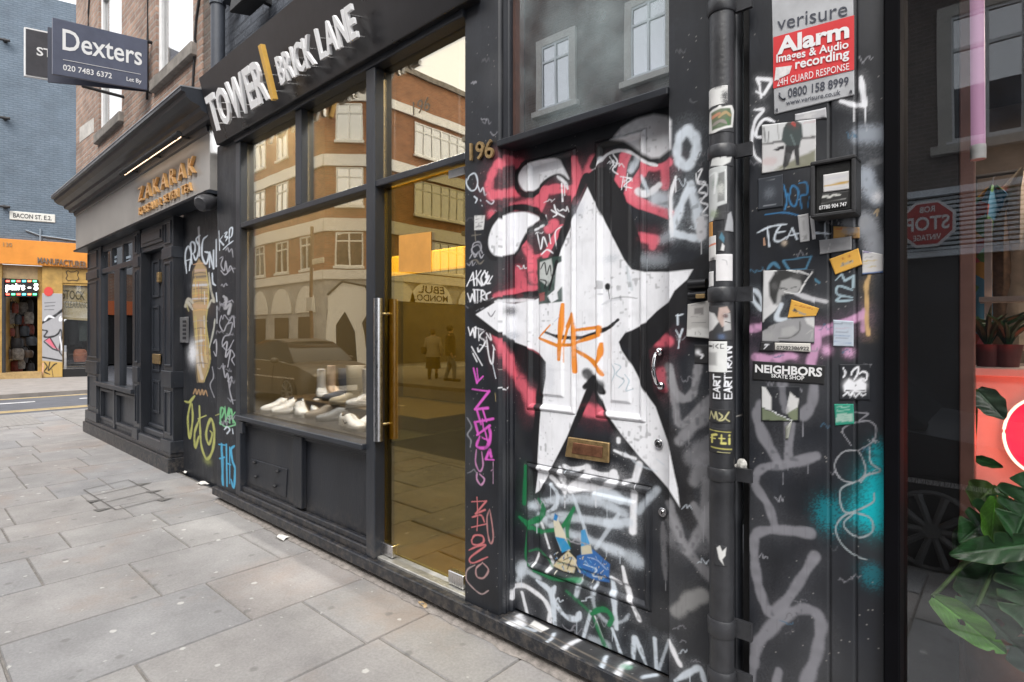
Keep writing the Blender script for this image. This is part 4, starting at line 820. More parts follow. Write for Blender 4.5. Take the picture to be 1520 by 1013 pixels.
cl = thing('ceiling_lamp', 'lit square ceiling lamp inside the golden shoe shop', 'lamp', (-3.2, 4.6, 3.77))
MB().box(-3.7, -2.7, 4.2, 5.0, 3.755, 3.79).build('lamp_case', WHITE, cl, .004)
MB().box(-3.65, -2.75, 4.25, 4.95, 3.749, 3.753).build('diffuser', emit('warm_diffuser', (1, .66, .25), 1.1), cl)
la = bpy.data.lights.new('added_window_light', 'AREA'); la.shape = 'RECTANGLE'; la.energy = 110; la.size = 2.6; la.size_y = .15; la.color = (.97, .98, 1)  # added light, unseen behind the fascia, brightens the shoes and interior
lo = bpy.data.objects.new('added_window_light', la); COL.objects.link(lo); lo.location = (-3.7, 2.45, 3.68)

sl_ = thing('wall_glow_standin', 'added glowing amber panel standing in for a lit wall patch behind the glass door', 'lamp', tuple(p3(630, 388, 2.9)))  # added glowing panel in place of a lit patch of wall
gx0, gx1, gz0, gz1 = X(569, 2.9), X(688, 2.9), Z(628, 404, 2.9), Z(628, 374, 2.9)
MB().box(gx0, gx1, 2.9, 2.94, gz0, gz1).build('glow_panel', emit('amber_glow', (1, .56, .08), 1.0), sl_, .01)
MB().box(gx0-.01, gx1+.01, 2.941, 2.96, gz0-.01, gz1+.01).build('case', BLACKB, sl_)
for x in (gx0+.1, gx1-.1): MB().tube([(x, 2.95, gz1+.01), (x, 2.95, 3.8)], .004, 6).build('cord', BLACKB, sl_)  # cords made up to carry the added panel
# ------------------------------------------------------------------ neighbouring shop on the right
N = thing('neighbouring_shop_building', 'shop at the right with dark window, house plants and pink neon lamp inside', 'shop building', (.6, 2.0, 0))
cx1 = X(1337, 1.97)
MB().box(wx1+.002, cx1, 1.955, 2.12, -.02, 4.1).build('window_post', mat('dead_black', (.002,.002,.003), .8, var=.3, spec=.08), N, .004)
MB().box(cx1, 2.2, 1.99, 2.1, -.02, .38).build('riser', BLACKB, N, .004)
MB().box(cx1, 2.2, 1.97, 2.12, 3.3, 4.1).build('shop_fascia', BLACKB, N, .004)
MB().box(2.2, 2.4, 1.955, 2.12, -.02, 4.1).build('window_post', BLACKB, N, .004)
MB().box(cx1, 2.2, 2.03, 2.036, .38, 3.3).build('pane', glass('dark_shop_glass', .08, (.86,.86,.86), (.9,.95,1)), N)
yb = 2.62
bx = X(1424, yb)
MB().box(-.62, bx, yb, yb+.05, .1, 3.3).build('back_board', mat('blue_black_board', (.006,.007,.009), .6, var=.4), N)
MB().box(bx, X(1447, yb), yb-.01, yb+.06, .1, 3.3).build('inner_post', mat('red_brown_post', (.20,.10,.08), .5, var=.2), N, .004)
MB().box(-.62, 3.2, 2.12, 6.2, .04, .1).build('floor_boards', mat('pale_boards', (.34,.27,.2), .5, var=.25, scale=5, stretch=(8, 1, 1)), N)
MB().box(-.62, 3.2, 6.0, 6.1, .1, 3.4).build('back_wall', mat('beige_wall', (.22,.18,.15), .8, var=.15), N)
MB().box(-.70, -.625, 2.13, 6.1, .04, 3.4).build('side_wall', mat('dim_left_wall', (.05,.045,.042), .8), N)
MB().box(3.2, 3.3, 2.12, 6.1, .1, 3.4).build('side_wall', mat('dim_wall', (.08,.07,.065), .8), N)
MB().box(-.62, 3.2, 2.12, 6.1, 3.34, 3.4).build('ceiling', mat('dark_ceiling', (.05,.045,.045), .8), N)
ct = thing('counter', 'pink lit white counter behind the neon lamp and the plants', 'counter', (.7, 3.6, .1))
cz = Z(1480, 546, 3.4)
CTM = mat('white_laminate', (.66,.55,.5), .45, var=.06)
cxl = X(1448, 3.4)
MB().box(cxl, 2.6, 3.4, 3.9, .1, cz-.04).build('front', CTM, ct, .003)
MB().box(cxl-.01, 2.62, 3.37, 3.95, cz-.04, cz).build('top', CTM, ct, .004)
MB().box(cxl+.02, cxl+.05, 3.8, 3.83, cz, cz+.75).box(cxl+.55, cxl+.58, 3.8, 3.83, cz, cz+.75).box(cxl, 2.5, 3.75, 3.95, cz+.32, cz+.345).build('shelf', CTM, ct)
# neon lamp: glowing ring round a red disc
nc = p3(1549, 648, 3.36); R = .13
ne = thing('neon_lamp', 'round neon lamp with glowing pale ring and deep pink centre on the counter front', 'neon lamp', tuple(nc))
rg = MB(); rp = [nc+Vector((R*math.cos(a), -.02, R*1.3*math.sin(a))) for a in np.linspace(0, 2*math.pi, 49)]
rg.tube(rp, .006, 8, False); rg.build('ring', emit('neon_ring', (1, .56, .40), 1.7), ne, smooth=True)
dk = MB(); dk.prism([nc+Vector((R*.96*math.cos(a), -.004, R*1.24*math.sin(a))) for a in np.linspace(0, 2*math.pi, 40, endpoint=False)], (0, .02, 0)); dk.build('disc', emit('neon_disc', (.62, .008, .07), .36), ne)
pl = bpy.data.lights.new('neon_glow', 'POINT'); pl.energy = 5.0; pl.color = (1, .10, .06); pl.shadow_soft_size = .12
po = bpy.data.objects.new('neon_glow', pl); COL.objects.link(po); po.location = nc+Vector((-.02, -.16, 0))
la = bpy.data.lights.new('plant_shop_lamp', 'AREA'); la.energy = 30; la.size = .8; la.color = (1, .82, .66)
lo = bpy.data.objects.new('plant_shop_lamp', la); COL.objects.link(lo); lo.location = (.75, 4.3, 3.25)
tl = thing('tube_light', 'pink lit tube light hanging upright with white end cap', 'lamp', tuple(p3(1452, 237, 2.35)))
t0, t1 = p3(1452, 216, 2.35), p3(1450, -60, 2.35)
MB().tube([t0, t1], .0185, 16).build('tube', emit('pink_tube', (.50, .27, .42), .30), tl, smooth=True)
MB().tube([p3(1452, 237, 2.35), t0], .0205, 16).build('end_cap', WHITE, tl, smooth=True)
# clothes and small things on the rail behind
rail = thing('clothes_rail', 'dark clothes rail behind the counter in the right hand shop', 'clothes rail', (.6, 4.4, cz))
ry = 4.4
MB().tube([(X(1440, ry), ry, Z(1460, 262, ry)), (2.3, ry, Z(1460, 262, ry))], .012, 8).tube([(X(1447, ry), ry, .1), (X(1447, ry), ry, Z(1460, 262, ry))], .012, 8).build('bar', BLACKB, rail)
def garment(label, u, w, vt, vb, m, grp='clothes hanging in the right hand shop'):
    g = thing('garment', label, 'garment', tuple(p3(u, vb, ry)), grp)
    c = p3(u, vt, ry); zb = Z(u, vb, ry); rings = []
    for t in np.linspace(0, 1, 9):
        zz = c.z*(1-t)+zb*t; ww = w*(.16+.84*min(1, t*6)**.6)*(1+.15*t); th = .06+.03*math.sin(t*7)
        rings.append([(c.x+ww*math.cos(a)*(1+.06*math.sin(5*a+t*4)), ry+th*math.sin(a)*(1+.5*math.sin(6*a)), zz) for a in np.linspace(0, 2*math.pi, 22, endpoint=False)])
    MB().loft(rings).build('cloth', m, g, smooth=True)
    MB().tube([(c.x, ry, c.z), (c.x, ry, c.z+.05), (c.x+.02, ry, c.z+.08)], .004, 6).build('hanger', STEEL, g)
m, nt, n, l, b = _nodes('patchwork_cloth')
vo = n.new('ShaderNodeTexVoronoi'); vo.inputs['Scale'].default_value = 11; tc = n.new('ShaderNodeTexCoord'); l.new(tc.outputs['Object'], vo.inputs['Vector'])
cr = n.new('ShaderNodeValToRGB'); cr.color_ramp.interpolation = 'CONSTANT'
for i, (p, c) in enumerate([(0, (.35,.06,.04)), (.25, (.5,.28,.06)), (.45, (.08,.25,.4)), (.6, (.1,.22,.08)), (.78, (.5,.1,.12))]):
    e = cr.color_ramp.elements[i] if i < 2 else cr.color_ramp.elements.new(p)
    e.position = p; e.color = (*c, 1)
l.new(vo.outputs['Color'], cr.inputs['Fac']); l.new(cr.outputs['Color'], b.inputs['Base Color']); b.inputs['Roughness'].default_value = .9
garment('long patchwork garment of red, yellow and blue on the rail', 1474, .17, 278, 520, m)
garment('brown checked garment hanging right of the patchwork one', 1497, .14, 300, 520, mat('brown_cloth', (.16,.10,.06), .9, var=.5, scale=14))
garment('cream garment with wide top hanging at the end of the rail', 1522, .16, 250, 520, mat('cream_cloth', (.45,.38,.3), .9, var=.2))

# plants
LEAF = mat('deep_green_leaf', (.018,.085,.022), .32, var=.45, scale=9, bump=.2, bscale=25)
LEAFL = mat('fresh_green_leaf', (.075,.20,.035), .35, var=.3, scale=9, bump=.2, bscale=25)
STEM = mat('green_stem', (.06,.12,.03), .5, var=.2)
def leaf(name, base, tip, w, y0, y1, m, parent, notches=(), droop=.05, cup=.25, holes=()):
    a, c = p3(*base, y0), p3(*tip, y1)
    ax = c-a; L = ax.length; t_ = ax.normalized()
    side = t_.cross(Vector((.15, -1, .25))).normalized(); nr = side.cross(t_).normalized()
    wm = w*y0/1.3/F; NT, NS = 64, 16
    pos = np.zeros((NT+1, 2*NS+1, 3)); col = np.zeros((NT+1, 2*NS+1, 3)); mask = np.ones((NT, 2*NS), bool)
    for i in range(NT+1):
        t = i/NT
        pw = (math.sin(math.pi*min(1, t*.94+.06))**.62)*(1-.25*t)
        for j in range(-NS, NS+1):
            s = j/NS; ws = pw
            for (tn, sg, dp) in notches:
                if s*sg > 0: ws *= 1-dp*math.exp(-((t-tn)/.022)**2)
            wob = 1+.05*math.sin(t*17+sg_(s)*2)
            p = a+ax*t+side*(s*ws*wm*.5*wob)+nr*(cup*wm*(abs(s)**1.6)*.5*ws-droop*math.sin(t*math.pi*.6)*L+.03*wm*math.sin(t*19+s*4)*abs(s)-.03*wm*math.exp(-(s/.08)**2))
            pos[i, j+NS] = p
            vein = math.exp(-(s/.045)**2)+.55*max(0, math.cos((t-.32*abs(s))*math.pi*2*8))**14
            col[i, j+NS] = np.array(m)*(1+.9*vein)*(1+.25*math.sin(t*7+s*3))+np.array((.25, .16, .03))*.25*(abs(s) > .97)
    for i in range(NT):
        for j in range(2*NS):
            t, s = (i+.5)/NT, (j+.5-NS)/NS
            if any(((t-ht)/.055)**2+((s-hs)/.14)**2 < 1 for ht, hs in holes): mask[i, j] = False
    return sheet(name, pos, col, LEAFM, parent, None, mask, True)
def sg_(s): return 1 if s > 0 else -1
LEAFM = attr_mat('waxy_leaf', .33, bump=.12, bscale=30, var=.25, nscale=20)
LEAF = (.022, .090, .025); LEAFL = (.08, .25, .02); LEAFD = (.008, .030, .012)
mo = thing('monstera_plant', 'large split leaved green plant with one bright drooping leaf behind the right window', 'plant', (X(1515, 2.5), 2.5, .1))
bs = Vector((X(1520, 2.5), 2.5, .62))
MB().loft([[(bs.x+r*math.cos(a), bs.y+r*math.sin(a), z) for a in np.linspace(0, 2*math.pi, 24, endpoint=False)] for r, z in ((.1, .1), (.15, .35), (.17, .6), (.16, .62))]).build('pot', mat('terracotta', (.3,.12,.07), .7, var=.2), mo, smooth=True)
NO = ((.25, 1, .6), (.45, 1, .65), (.63, 1, .6), (.3, -1, .6), (.5, -1, .65), (.68, -1, .6))
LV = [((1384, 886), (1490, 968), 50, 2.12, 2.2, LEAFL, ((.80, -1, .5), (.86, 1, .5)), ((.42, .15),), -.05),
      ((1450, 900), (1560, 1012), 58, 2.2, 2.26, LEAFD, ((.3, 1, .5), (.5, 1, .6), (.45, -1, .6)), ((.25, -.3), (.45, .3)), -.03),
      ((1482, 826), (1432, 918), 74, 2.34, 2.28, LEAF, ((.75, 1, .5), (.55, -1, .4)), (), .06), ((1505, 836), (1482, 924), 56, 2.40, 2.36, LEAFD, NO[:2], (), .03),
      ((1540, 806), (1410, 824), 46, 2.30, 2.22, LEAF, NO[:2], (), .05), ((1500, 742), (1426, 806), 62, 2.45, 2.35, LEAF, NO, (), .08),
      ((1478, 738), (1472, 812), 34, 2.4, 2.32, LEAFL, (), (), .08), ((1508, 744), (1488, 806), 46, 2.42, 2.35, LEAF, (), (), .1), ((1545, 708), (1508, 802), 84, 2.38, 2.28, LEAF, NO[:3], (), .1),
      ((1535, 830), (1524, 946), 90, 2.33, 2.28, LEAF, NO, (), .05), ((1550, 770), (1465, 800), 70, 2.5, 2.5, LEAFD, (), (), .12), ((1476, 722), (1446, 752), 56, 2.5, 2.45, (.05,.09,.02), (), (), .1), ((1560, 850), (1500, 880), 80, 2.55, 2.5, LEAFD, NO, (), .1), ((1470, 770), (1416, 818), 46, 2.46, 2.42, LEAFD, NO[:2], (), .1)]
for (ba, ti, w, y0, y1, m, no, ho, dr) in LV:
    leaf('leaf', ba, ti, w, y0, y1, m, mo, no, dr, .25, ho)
st = MB()
for (ba, ti, w, y0, y1, m, no, ho, dr) in LV:
    e = p3(*ba, y0); mid = (e+bs)/2+Vector((0, .05, .12)); st.tube([tuple(q) for q in smooth_line([tuple(bs), tuple(mid), tuple(e)], 5)], .006, 7)
st.build('stem', STEM, mo, smooth=True)
rb = thing('rubber_plant', 'small plant with two oval leaves before the pink lit counter', 'plant', (X(1436, 3.0), 3.0, .1))
leaf('leaf', (1450, 578), (1492, 622), 40, 3.0, 2.95, (.05,.09,.055), rb, (), .06)
leaf('leaf', (1446, 680), (1489, 694), 17, 3.0, 2.95, LEAF, rb, (), .03)
MB().tube([tuple(q) for q in smooth_line([(X(1440, 3.02), 3.02, .1), (X(1442, 3.02), 3.02, .9), tuple(p3(1448, 640, 3.0)), tuple(p3(1450, 578, 3.0))], 6)], .006, 7).build('stem', STEM, rb)
for i, (u, v, lab, s) in enumerate([(1466, 545, 'potted plant with upright blades at the left end of the counter', 1), (1496, 545, 'potted plant with drooping blades further along the counter top', .8)]):
    c = p3(u, v, 3.5); c.z = cz
    pp = thing('potted_plant', lab, 'plant', tuple(c), 'potted plants on the counter')
    MB().loft([[(c.x+r*math.cos(a), c.y+r*math.sin(a), c.z+z) for a in np.linspace(0, 2*math.pi, 18, endpoint=False)] for r, z in ((.04, 0), (.055, .1), (.058, .105))]).build('pot', mat('dark_red_pot', (.13,.03,.03), .5), pp, smooth=True)
    bl_ = MB()
    for k in range(13):
        a = k*2.4+i; ln = (.22+.1*random.random())*s; q = [Vector((c.x, c.y, c.z+.1)) + Vector((math.cos(a)*ln*t*(.25+.5*t), math.sin(a)*ln*t*(.25+.5*t), ln*(t-.35*t*t*(2-s)))) for t in (0, .3, .6, 1)]
        bl_.tube(q, [.010, .013, .010, .001], 5)
    bl_.build('blades', mat('blade_green', (.02,.07,.02), .4, var=.3), pp, smooth=True)

# ------------------------------------------------------------------ corner shop on the left, brick above
YZ, YBR = 2.06, 1.95
Cn = thing('corner_shop_building', 'corner building with black panelled shopfront, deep cornice and weathered brick upper floor', 'shop building', (-8.3, 2.0, 0))
def xz(u): return X(u, YZ)
zx0, zx1 = xz(130), xz(257)
PB = CHAR
mb = MB()
mb.box(zx0-.06, zx1+.01, YZ-.05, 2.3, -.05, .16).box(zx0-.03, zx1+.005, YZ-.03, 2.3, .16, .21)
mb.build('plinth', BLACK, Cn, .008)
brk = brick('weathered_brick', (.43,.28,.21), (.29,.19,.15), (.38,.33,.29), stain=.55, bump=1.2)
brkd = brick('dark_weathered_brick', (.12,.085,.07), (.20,.15,.12), (.16,.14,.12), stain=.7, bump=1.2)
brky = brick('weathered_brick_side', (.34,.20,.14), (.20,.125,.095), (.30,.25,.21), axis='y', stain=.75, bump=1.2)
bxL, bxR = -10.88, -5.29
WINS = [(-9.46, -8.33), (-6.97, -5.86)]; wz0, wz1 = 4.27, 6.2
mb = MB()
xs = [bxL]+[q for w in WINS for q in w]+[-5.62]
for i in range(0, len(xs), 2): mb.box(xs[i], xs[i+1], YBR, 2.4, 3.4, 9.5)
for (a, b_) in WINS: mb.box(a, b_, YBR, 2.4, 3.4, wz0).box(a, b_, YBR, 2.4, wz1, 9.5)
mb.build('brick_wall', brk, Cn)
MB().box(-5.62, bxR, YBR+.01, 2.4, 3.4, 9.5).build('dark_brick_pier', brkd, Cn)
MB().box(bxL, bxL+.3, 2.4, 14, 0, 9.5).build('side_wall', brky, Cn)
MB().box(zx0-.03, zx0+.3, 2.3, 14, 0, 3.4).build('side_shopfront', BLACK, Cn)
STN = mat('sooty_stone', (.22,.20,.18), .85, var=.35, scale=6, bump=.4)
WGL = glass('window_glass', .30, (1,1,1), (1, 1, 1))
for (a, b_) in WINS:
    fm = MB()
    for (p, q) in ((a, a+.07), (b_-.07, b_)): fm.box(p, q, YBR+.025, YBR+.11, wz0, wz1)
    fm.box(a+.07, b_-.07, YBR+.025, YBR+.11, wz0, wz0+.09).box(a+.07, b_-.07, YBR+.025, YBR+.11, wz1-.07, wz1).box(a+.07, b_-.07, YBR+.035, YBR+.10, (wz0+wz1)/2-.03, (wz0+wz1)/2+.03)
    w = fm.build('sash_window', WHITE, Cn, .006)
    MB().box(a+.07, b_-.07, YBR+.06, YBR+.065, wz0+.09, wz1-.07).build('pane', WGL, w)
    MB().box(a+.07, b_-.07, YBR+.08, YBR+.09, wz0+.09, wz1-.07).build('sky_backing', mat('sky_white', (.88,.88,.88), .8), w)  # added white sheet behind the glass, stands in for bright sky reflection
    MB().box(a-.05, b_+.1, YBR-.055, YBR+.025, wz0-.13, wz0).build('sill', STN, w, .01)
plate('painted_patch', [p3(118, 212, YBR-.004), p3(139, 196, YBR-.004), p3(139, 175, YBR-.004), p3(118, 190, YBR-.004)], .003, mat('limewash', (.5,.48,.45), .8, var=.2), Cn)
for pts in ([(131, 40), (131, 20), (134, -30)], [(218, 148), (219, 60), (219, -20)], [(289, 60), (291, 30), (298, -20)], [(285, 150), (287, 110), (290, 60)]):
    MB().tube([p3(u, v, YBR-.012) for u, v in pts], .011, 6).build('cable', BLACKB, Cn)
# cornice and fascia
def prof(x0, x1, pts, name, m, parent=Cn): return MB().prism([(x0, y, z) for y, z in pts], (x1-x0, 0, 0)).build(name, m, parent)
cL, cR = -10.98, -5.27
prof(cL, cR, [(2.0, 3.40), (1.88, 3.40), (1.87, 3.44), (1.82, 3.455), (1.81, 3.49), (1.74, 3.51), (1.70, 3.54), (1.69, 3.575), (1.66, 3.58), (1.66, 3.61), (2.0, 3.66)], 'cornice', CHAR)
prof(cL, cR, [(2.0, 3.662), (1.655, 3.613), (1.655, 3.625), (2.0, 3.675)], 'lead_flashing', mat('grey_lead', (.30,.31,.33), .6, var=.3, scale=5))
FASM = mat('satin_grey_black', (.31,.295,.278), .38, var=.12, scale=3)
zfL, zfR = -10.9, -5.45
MB().box(zfL, zfR, 1.95, 2.12, 2.82, 3.40).build('fascia', FASM, Cn, .004)
prof(zfL-.03, zfR, [(2.12, 2.79), (1.93, 2.79), (1.92, 2.81), (1.94, 2.82), (2.12, 2.82)], 'fascia_moulding', CHAR)
prof(zfL, zfR, [(1.95, 3.34), (1.93, 3.35), (1.92, 3.40), (1.95, 3.40)], 'upper_moulding', CHAR)
fq = lambda u0, u1, z0, z1, y=1.949: [Vector((X(u0, y), y, z0)), Vector((X(u1, y), y, z0)), Vector((X(u1, y), y, z1)), Vector((X(u0, y), y, z1))]
BRL = mat('lit_brass_letters', (.72,.42,.17), .4, .35, var=.15, scale=20)
raised_word('ZAKARAK', fq(209, 293, 3.03, 3.19), BRL, Cn, .002, .030, .0, gap=.5)
raised_word('KOREAN & SEVEN TEA', fq(209, 287, 2.88, 2.965), BRL, Cn, .002, .022, .0, 'small_raised_letter', .25)
# bar lamp over the letters
bl0, bl1 = X(180, 1.80), X(266, 1.80); bz = 3.365
bar = thing('bar_lamp', 'long lit bar lamp fixed under the black cornice above the brass letters', 'lamp', (bl0, 1.8, bz))
MB().tube([(bl0, 1.80, bz), (bl1, 1.80, bz)], .026, 14).build('housing', BLACKB, bar, smooth=True)
MB().box(bl0+.04, bl1-.04, 1.822, 1.829, bz-.018, bz+.004).build('diffuser', emit('warm_strip', (1, .70, .44), 1.6), bar)
br_ = MB()
for x in (bl0+.15, (bl0+bl1)/2, bl1-.12): br_.tube([(x, 1.80, bz+.01), (x, 1.95, bz+.02)], .012, 8); br_.ball((x, 1.80, bz), .03, .03, .032, 10, 7)
br_.build('bracket', BLACKB, bar, smooth=True)
# pilasters
def pilaster(u0, u1, name='pilaster'):
    a, b_ = xz(u0), xz(u1); m = MB(); m.box(a, b_, YZ, 2.28, .21, 2.79)
    w = b_-a; r = min(.05, w*.2)
    m.box(a-.012, b_+.012, YZ-.03, 2.2, .21, .34).box(a-.012, b_+.012, YZ-.025, 2.2, .92, 1.10).box(a-.01, b_+.01, YZ-.02, 2.2, 2.34, 2.46)
    for (z0, z1) in ((.40, .88), (1.15, 2.30), (2.5, 2.75)):
        for (p, q, s, t) in ((a+r, b_-r, z0, z0+.022), (a+r, b_-r, z1-.022, z1), (a+r, a+r+.02, z0+.022, z1-.022), (b_-r-.02, b_-r, z0+.022, z1-.022)): m.box(p, q, YZ-.014, YZ+.01, s, t)
    return m.build(name, PB, Cn, .004)
pilaster(130, 146); pilaster(200, 207); pilaster(243, 257)
# window
a, b_ = xz(146), xz(200)
m = MB(); m.box(a, a+.14, YZ+.0, 2.12, .8, 2.79).box(b_-.1, b_, YZ+.0, 2.12, .8, 2.79).box(a, b_, YZ+.02, 2.12, 2.70, 2.79)
zb_ = 1.5+.303*YZ/CA; m.box(a, b_, YZ+.01, 2.12, zb_-.05, zb_+.02)
xm0, xm1 = xz(169), xz(177); m.box(xm0, xm1, YZ+.005, 2.12, .8, zb_-.05)
for u in (163.5, 180.5): m.box(xz(u)-.03, xz(u)+.03, YZ+.015, 2.12, zb_+.02, 2.70)
m.box(a-.05, b_+.03, YZ-.05, 2.25, .76, .815)
sw = m.build('shop_window', PB, Cn, .005)
MB().box(a+.02, b_-.02, YZ+.045, YZ+.051, .815, 2.7).build('pane', glass('shop_pane', .45, (.5,.5,.5), (.95,.97,1)), sw)
MB().box(a, b_+.3, 2.9, 2.95, .2, 2.9).build('inner_wall', mat('dim_interior', (.03,.03,.032), .8), Cn)
fr_ = MB()
for u in (152, 170, 190):
    c = p3(u, 385, YZ+.043); fr_.box(c.x-.12, c.x+.1, c.y, c.y+.001, c.z-.05, c.z-.015).box(c.x-.1, c.x+.12, c.y, c.y+.001, c.z+.01, c.z+.04)
fr_.build('window_marks', mat('frosted_marks', (.35,.42,.5), .7), sw)
rr = MB(); rr.box(a, b_, YZ+.06, 2.25, .21, .76)
for (u0, u1) in ((146, 168), (169, 200)):
    p, q = xz(u0)+.03, xz(u1)-.03
    for (s, t, zz0, zz1) in ((p, q, .27, .31), (p, q, .68, .72), (p, p+.05, .31, .68), (q-.05, q, .31, .68)): rr.box(s, t, YZ+.01, YZ+.06, zz0, zz1)
rr.box(a, b_, YZ+.02, YZ+.06, .21, .265).box(a, b_, YZ+.02, YZ+.06, .722, .76)
rr.box(xz(168)-.02, xz(169)+.02, YZ, YZ+.06, .21, .76)
rr.build('stall_riser', PB, Cn, .004)
# recessed door
d0, d1 = xz(207), xz(243); yd = 2.17
MB().box(d0, d1, YZ+.02, 2.4, 2.50, 2.79).box(d0+.05, d1-.05, YZ, YZ+.02, 2.56, 2.74).box(d0+.1, d1-.1, YZ-.012, YZ, 2.6, 2.7).build('door_head', PB, Cn, .005)
MB().box(d0, d0+.06, YZ, yd, .2, 2.5).box(d1-.02, d1, YZ, yd, .2, 2.5).build('door_frame', BLACK, Cn, .004)
dm = MB(); dm.box(d0+.06, d1-.02, yd, yd+.05, .42, 2.5)
for (z0, z1) in ((.55, .95), (1.05, 1.25), (1.3, 1.85), (1.95, 2.4)):
    for (p, q) in ((d0+.14, (d0+d1)/2-.05), ((d0+d1)/2+.07, d1-.1)): dm.box(p, q, yd-.014, yd, z0, z0+.03).box(p, q, yd-.014, yd, z1-.03, z1).box(p, p+.03, yd-.014, yd, z0+.03, z1-.03).box(q-.03, q, yd-.014, yd, z0+.03, z1-.03)
sd = dm.build('door', CHAR, Cn, .003)
c = p3(234, 533, yd-.01); MB().box(c.x-.14, c.x+.14, yd-.03, yd-.012, c.z-.06, c.z+.06).build('letterbox', BRASS, sd, .006)
c = p3(240, 412, yd); MB().box(c.x-.05, c.x+.02, yd-.04, yd, c.z-.06, c.z+.06).build('latch', BRASS, sd, .006)
MB().box(d0+.02, d1-.01, YZ-.02, yd+.05, .2, .3).box(d0+.03, d1-.02, YZ+.03, yd+.05, .3, .37).box(d0+.04, d1-.03, YZ+.08, yd+.05, .37, .42).build('doorstep', CHAR, Cn, .01)
# end return and the boarded bay with the painted urn
MB().box(zx1, zx1+.002, YZ+.005, 2.3, .2, 2.79).build('end_return', BLACK, Cn)
ybay = 2.16
painted_wall('boarded_bay', zx1+.004, x_l-.02, -.02, 3.3, ybay, LEFTTAGS, Cn, .005, None, .05)
gp = MB(); gp.tube([(x_l-.035, 2.10, 0.0), (x_l-.035, 2.10, 1.1), (x_l-.045, 2.11, 2.0), (x_l-.03, 2.1, 3.3)], .022, 8)
gp.build('cable_pipe', BLACKB, Cn, smooth=True)

MB().box(-5.62, -5.2, 2.22, 2.4, 2.6, 4.3).build('gap_infill', brkd, Cn)
# ------------------------------------------------------------------ ground
rd = struct(MB().add([(-150, -150, -.08), (150, -150, -.08), (150, 150, -.08), (-150, 150, -.08)], [(0, 1, 2, 3)]).build('road', mat('asphalt', (.11,.115,.13), .85, var=.18, scale=3, bump=.5, bscale=120)))
# paving slabs: courses run across the pavement, staggered
XB = [-13.9, -13.2, -12.5, -11.85, -11.2, -10.5, -9.85, -9.2, -8.5, -7.85, -7.15, -6.5, -5.85, -5.4, -4.94, -4.32, -3.64, -2.98, -2.34, -1.7, -1.05, -.4, .3, 1.0, 1.7, 2.4, 3.2]
KN = {(-3.64): [-.45, .35, 1.28], (-4.32): [-.1, 1.05, 1.75], (-2.98): [-.3, .75, 1.55], (-4.94): [-.2, .62, 1.42], (-2.34): [.2, 1.0, 1.62]}
sv, sf, sc = [], [], []
TONES = [(.335,.320,.311), (.325,.313,.307), (.345,.327,.315), (.330,.317,.310), (.343,.318,.303), (.316,.310,.311), (.350,.335,.324)]
def slab(x0, x1, y0, y1, col, z=0.0, g=.0032):
    b = .006; t = [random.uniform(-.0015, .0015) for _ in range(4)]
    n = len(sv); x0 += g; x1 -= g; y0 += g; y1 -= g
    sv.extend([(x0,y0,z-.012),(x1,y0,z-.012),(x1,y1,z-.012),(x0,y1,z-.012),(x0+b,y0+b,z+t[0]),(x1-b,y0+b,z+t[1]),(x1-b,y1-b,z+t[2]),(x0+b,y1-b,z+t[3])])
    sf.extend([(n+4,n+5,n+6,n+7),(n,n+1,n+5,n+4),(n+1,n+2,n+6,n+5),(n+2,n+3,n+7,n+6),(n+3,n,n+4,n+7)])
    sc.extend([tuple(c*.75 for c in col)]*4+[col]*4)
for i in range(len(XB)-1):
    x0, x1 = XB[i], XB[i+1]; ys = KN.get(x0)
    if ys is None:
        ys = []; y = -.35+random.uniform(0, .5)
        while y < 1.7: ys.append(y); y += random.uniform(.42, .85)
    ys = [-.30]+[y for y in ys if -.5 < y < 1.78]+[2.0 if x0 > -5.5 else 2.1]
    for a, b_ in zip(ys[:-1], ys[1:]):
        c = random.choice(TONES); k = random.uniform(.975, 1.025); slab(x0, x1, a, b_, tuple(q*k for q in c))
sv2 = np.array(sv)
me = bpy.data.meshes.new('pavement'); me.from_pydata(sv, [], sf)
at = me.attributes.new('paint', 'FLOAT_COLOR', 'POINT'); at.data.foreach_set('color', np.concatenate([np.array(sc), np.ones((len(sc), 1))], 1).astype(np.float32).ravel())
m, nt, n, l, b = _nodes('stone_paving')
a_ = n.new('ShaderNodeAttribute'); a_.attribute_name = 'paint'; tc = n.new('ShaderNodeTexCoord')
def nz(sc_, det=7, rough=.65):
    t = n.new('ShaderNodeTexNoise'); t.inputs['Scale'].default_value = sc_; t.inputs['Detail'].default_value = det; t.inputs['Roughness'].default_value = rough; l.new(tc.outputs['Object'], t.inputs['Vector']); return t
def rng_(t, a, b2, c, d):
    r = n.new('ShaderNodeMapRange'); r.inputs['From Min'].default_value = a; r.inputs['From Max'].default_value = b2; r.inputs['To Min'].default_value = c; r.inputs['To Max'].default_value = d; l.new(t, r.inputs['Value']); return r.outputs[0]
def mixc(kind, fac, c1, c2):
    x = n.new('ShaderNodeMixRGB'); x.blend_type = kind
    if isinstance(fac, float): x.inputs[0].default_value = fac
    else: l.new(fac, x.inputs[0])
    l.new(c1, x.inputs[1])
    if isinstance(c2, tuple): x.inputs[2].default_value = (*c2, 1)
    else: l.new(c2, x.inputs[2])
    return x.outputs[0]
c = mixc('MULTIPLY', 1.0, a_.outputs['Color'], rng_(nz(2.6).outputs['Fac'], .3, .7, .74, 1.1))
c = mixc('MULTIPLY', 1.0, c, rng_(nz(70, 3).outputs['Fac'], .3, .7, .86, 1.10))
c = mixc('MIX', rng_(nz(.9).outputs['Fac'], .54, .70, 0, .42), c, (.34,.24,.18))
c = mixc('MIX', rng_(nz(11, 5, .75).outputs['Fac'], .62, .78, 0, .5), c, (.13,.12,.115))
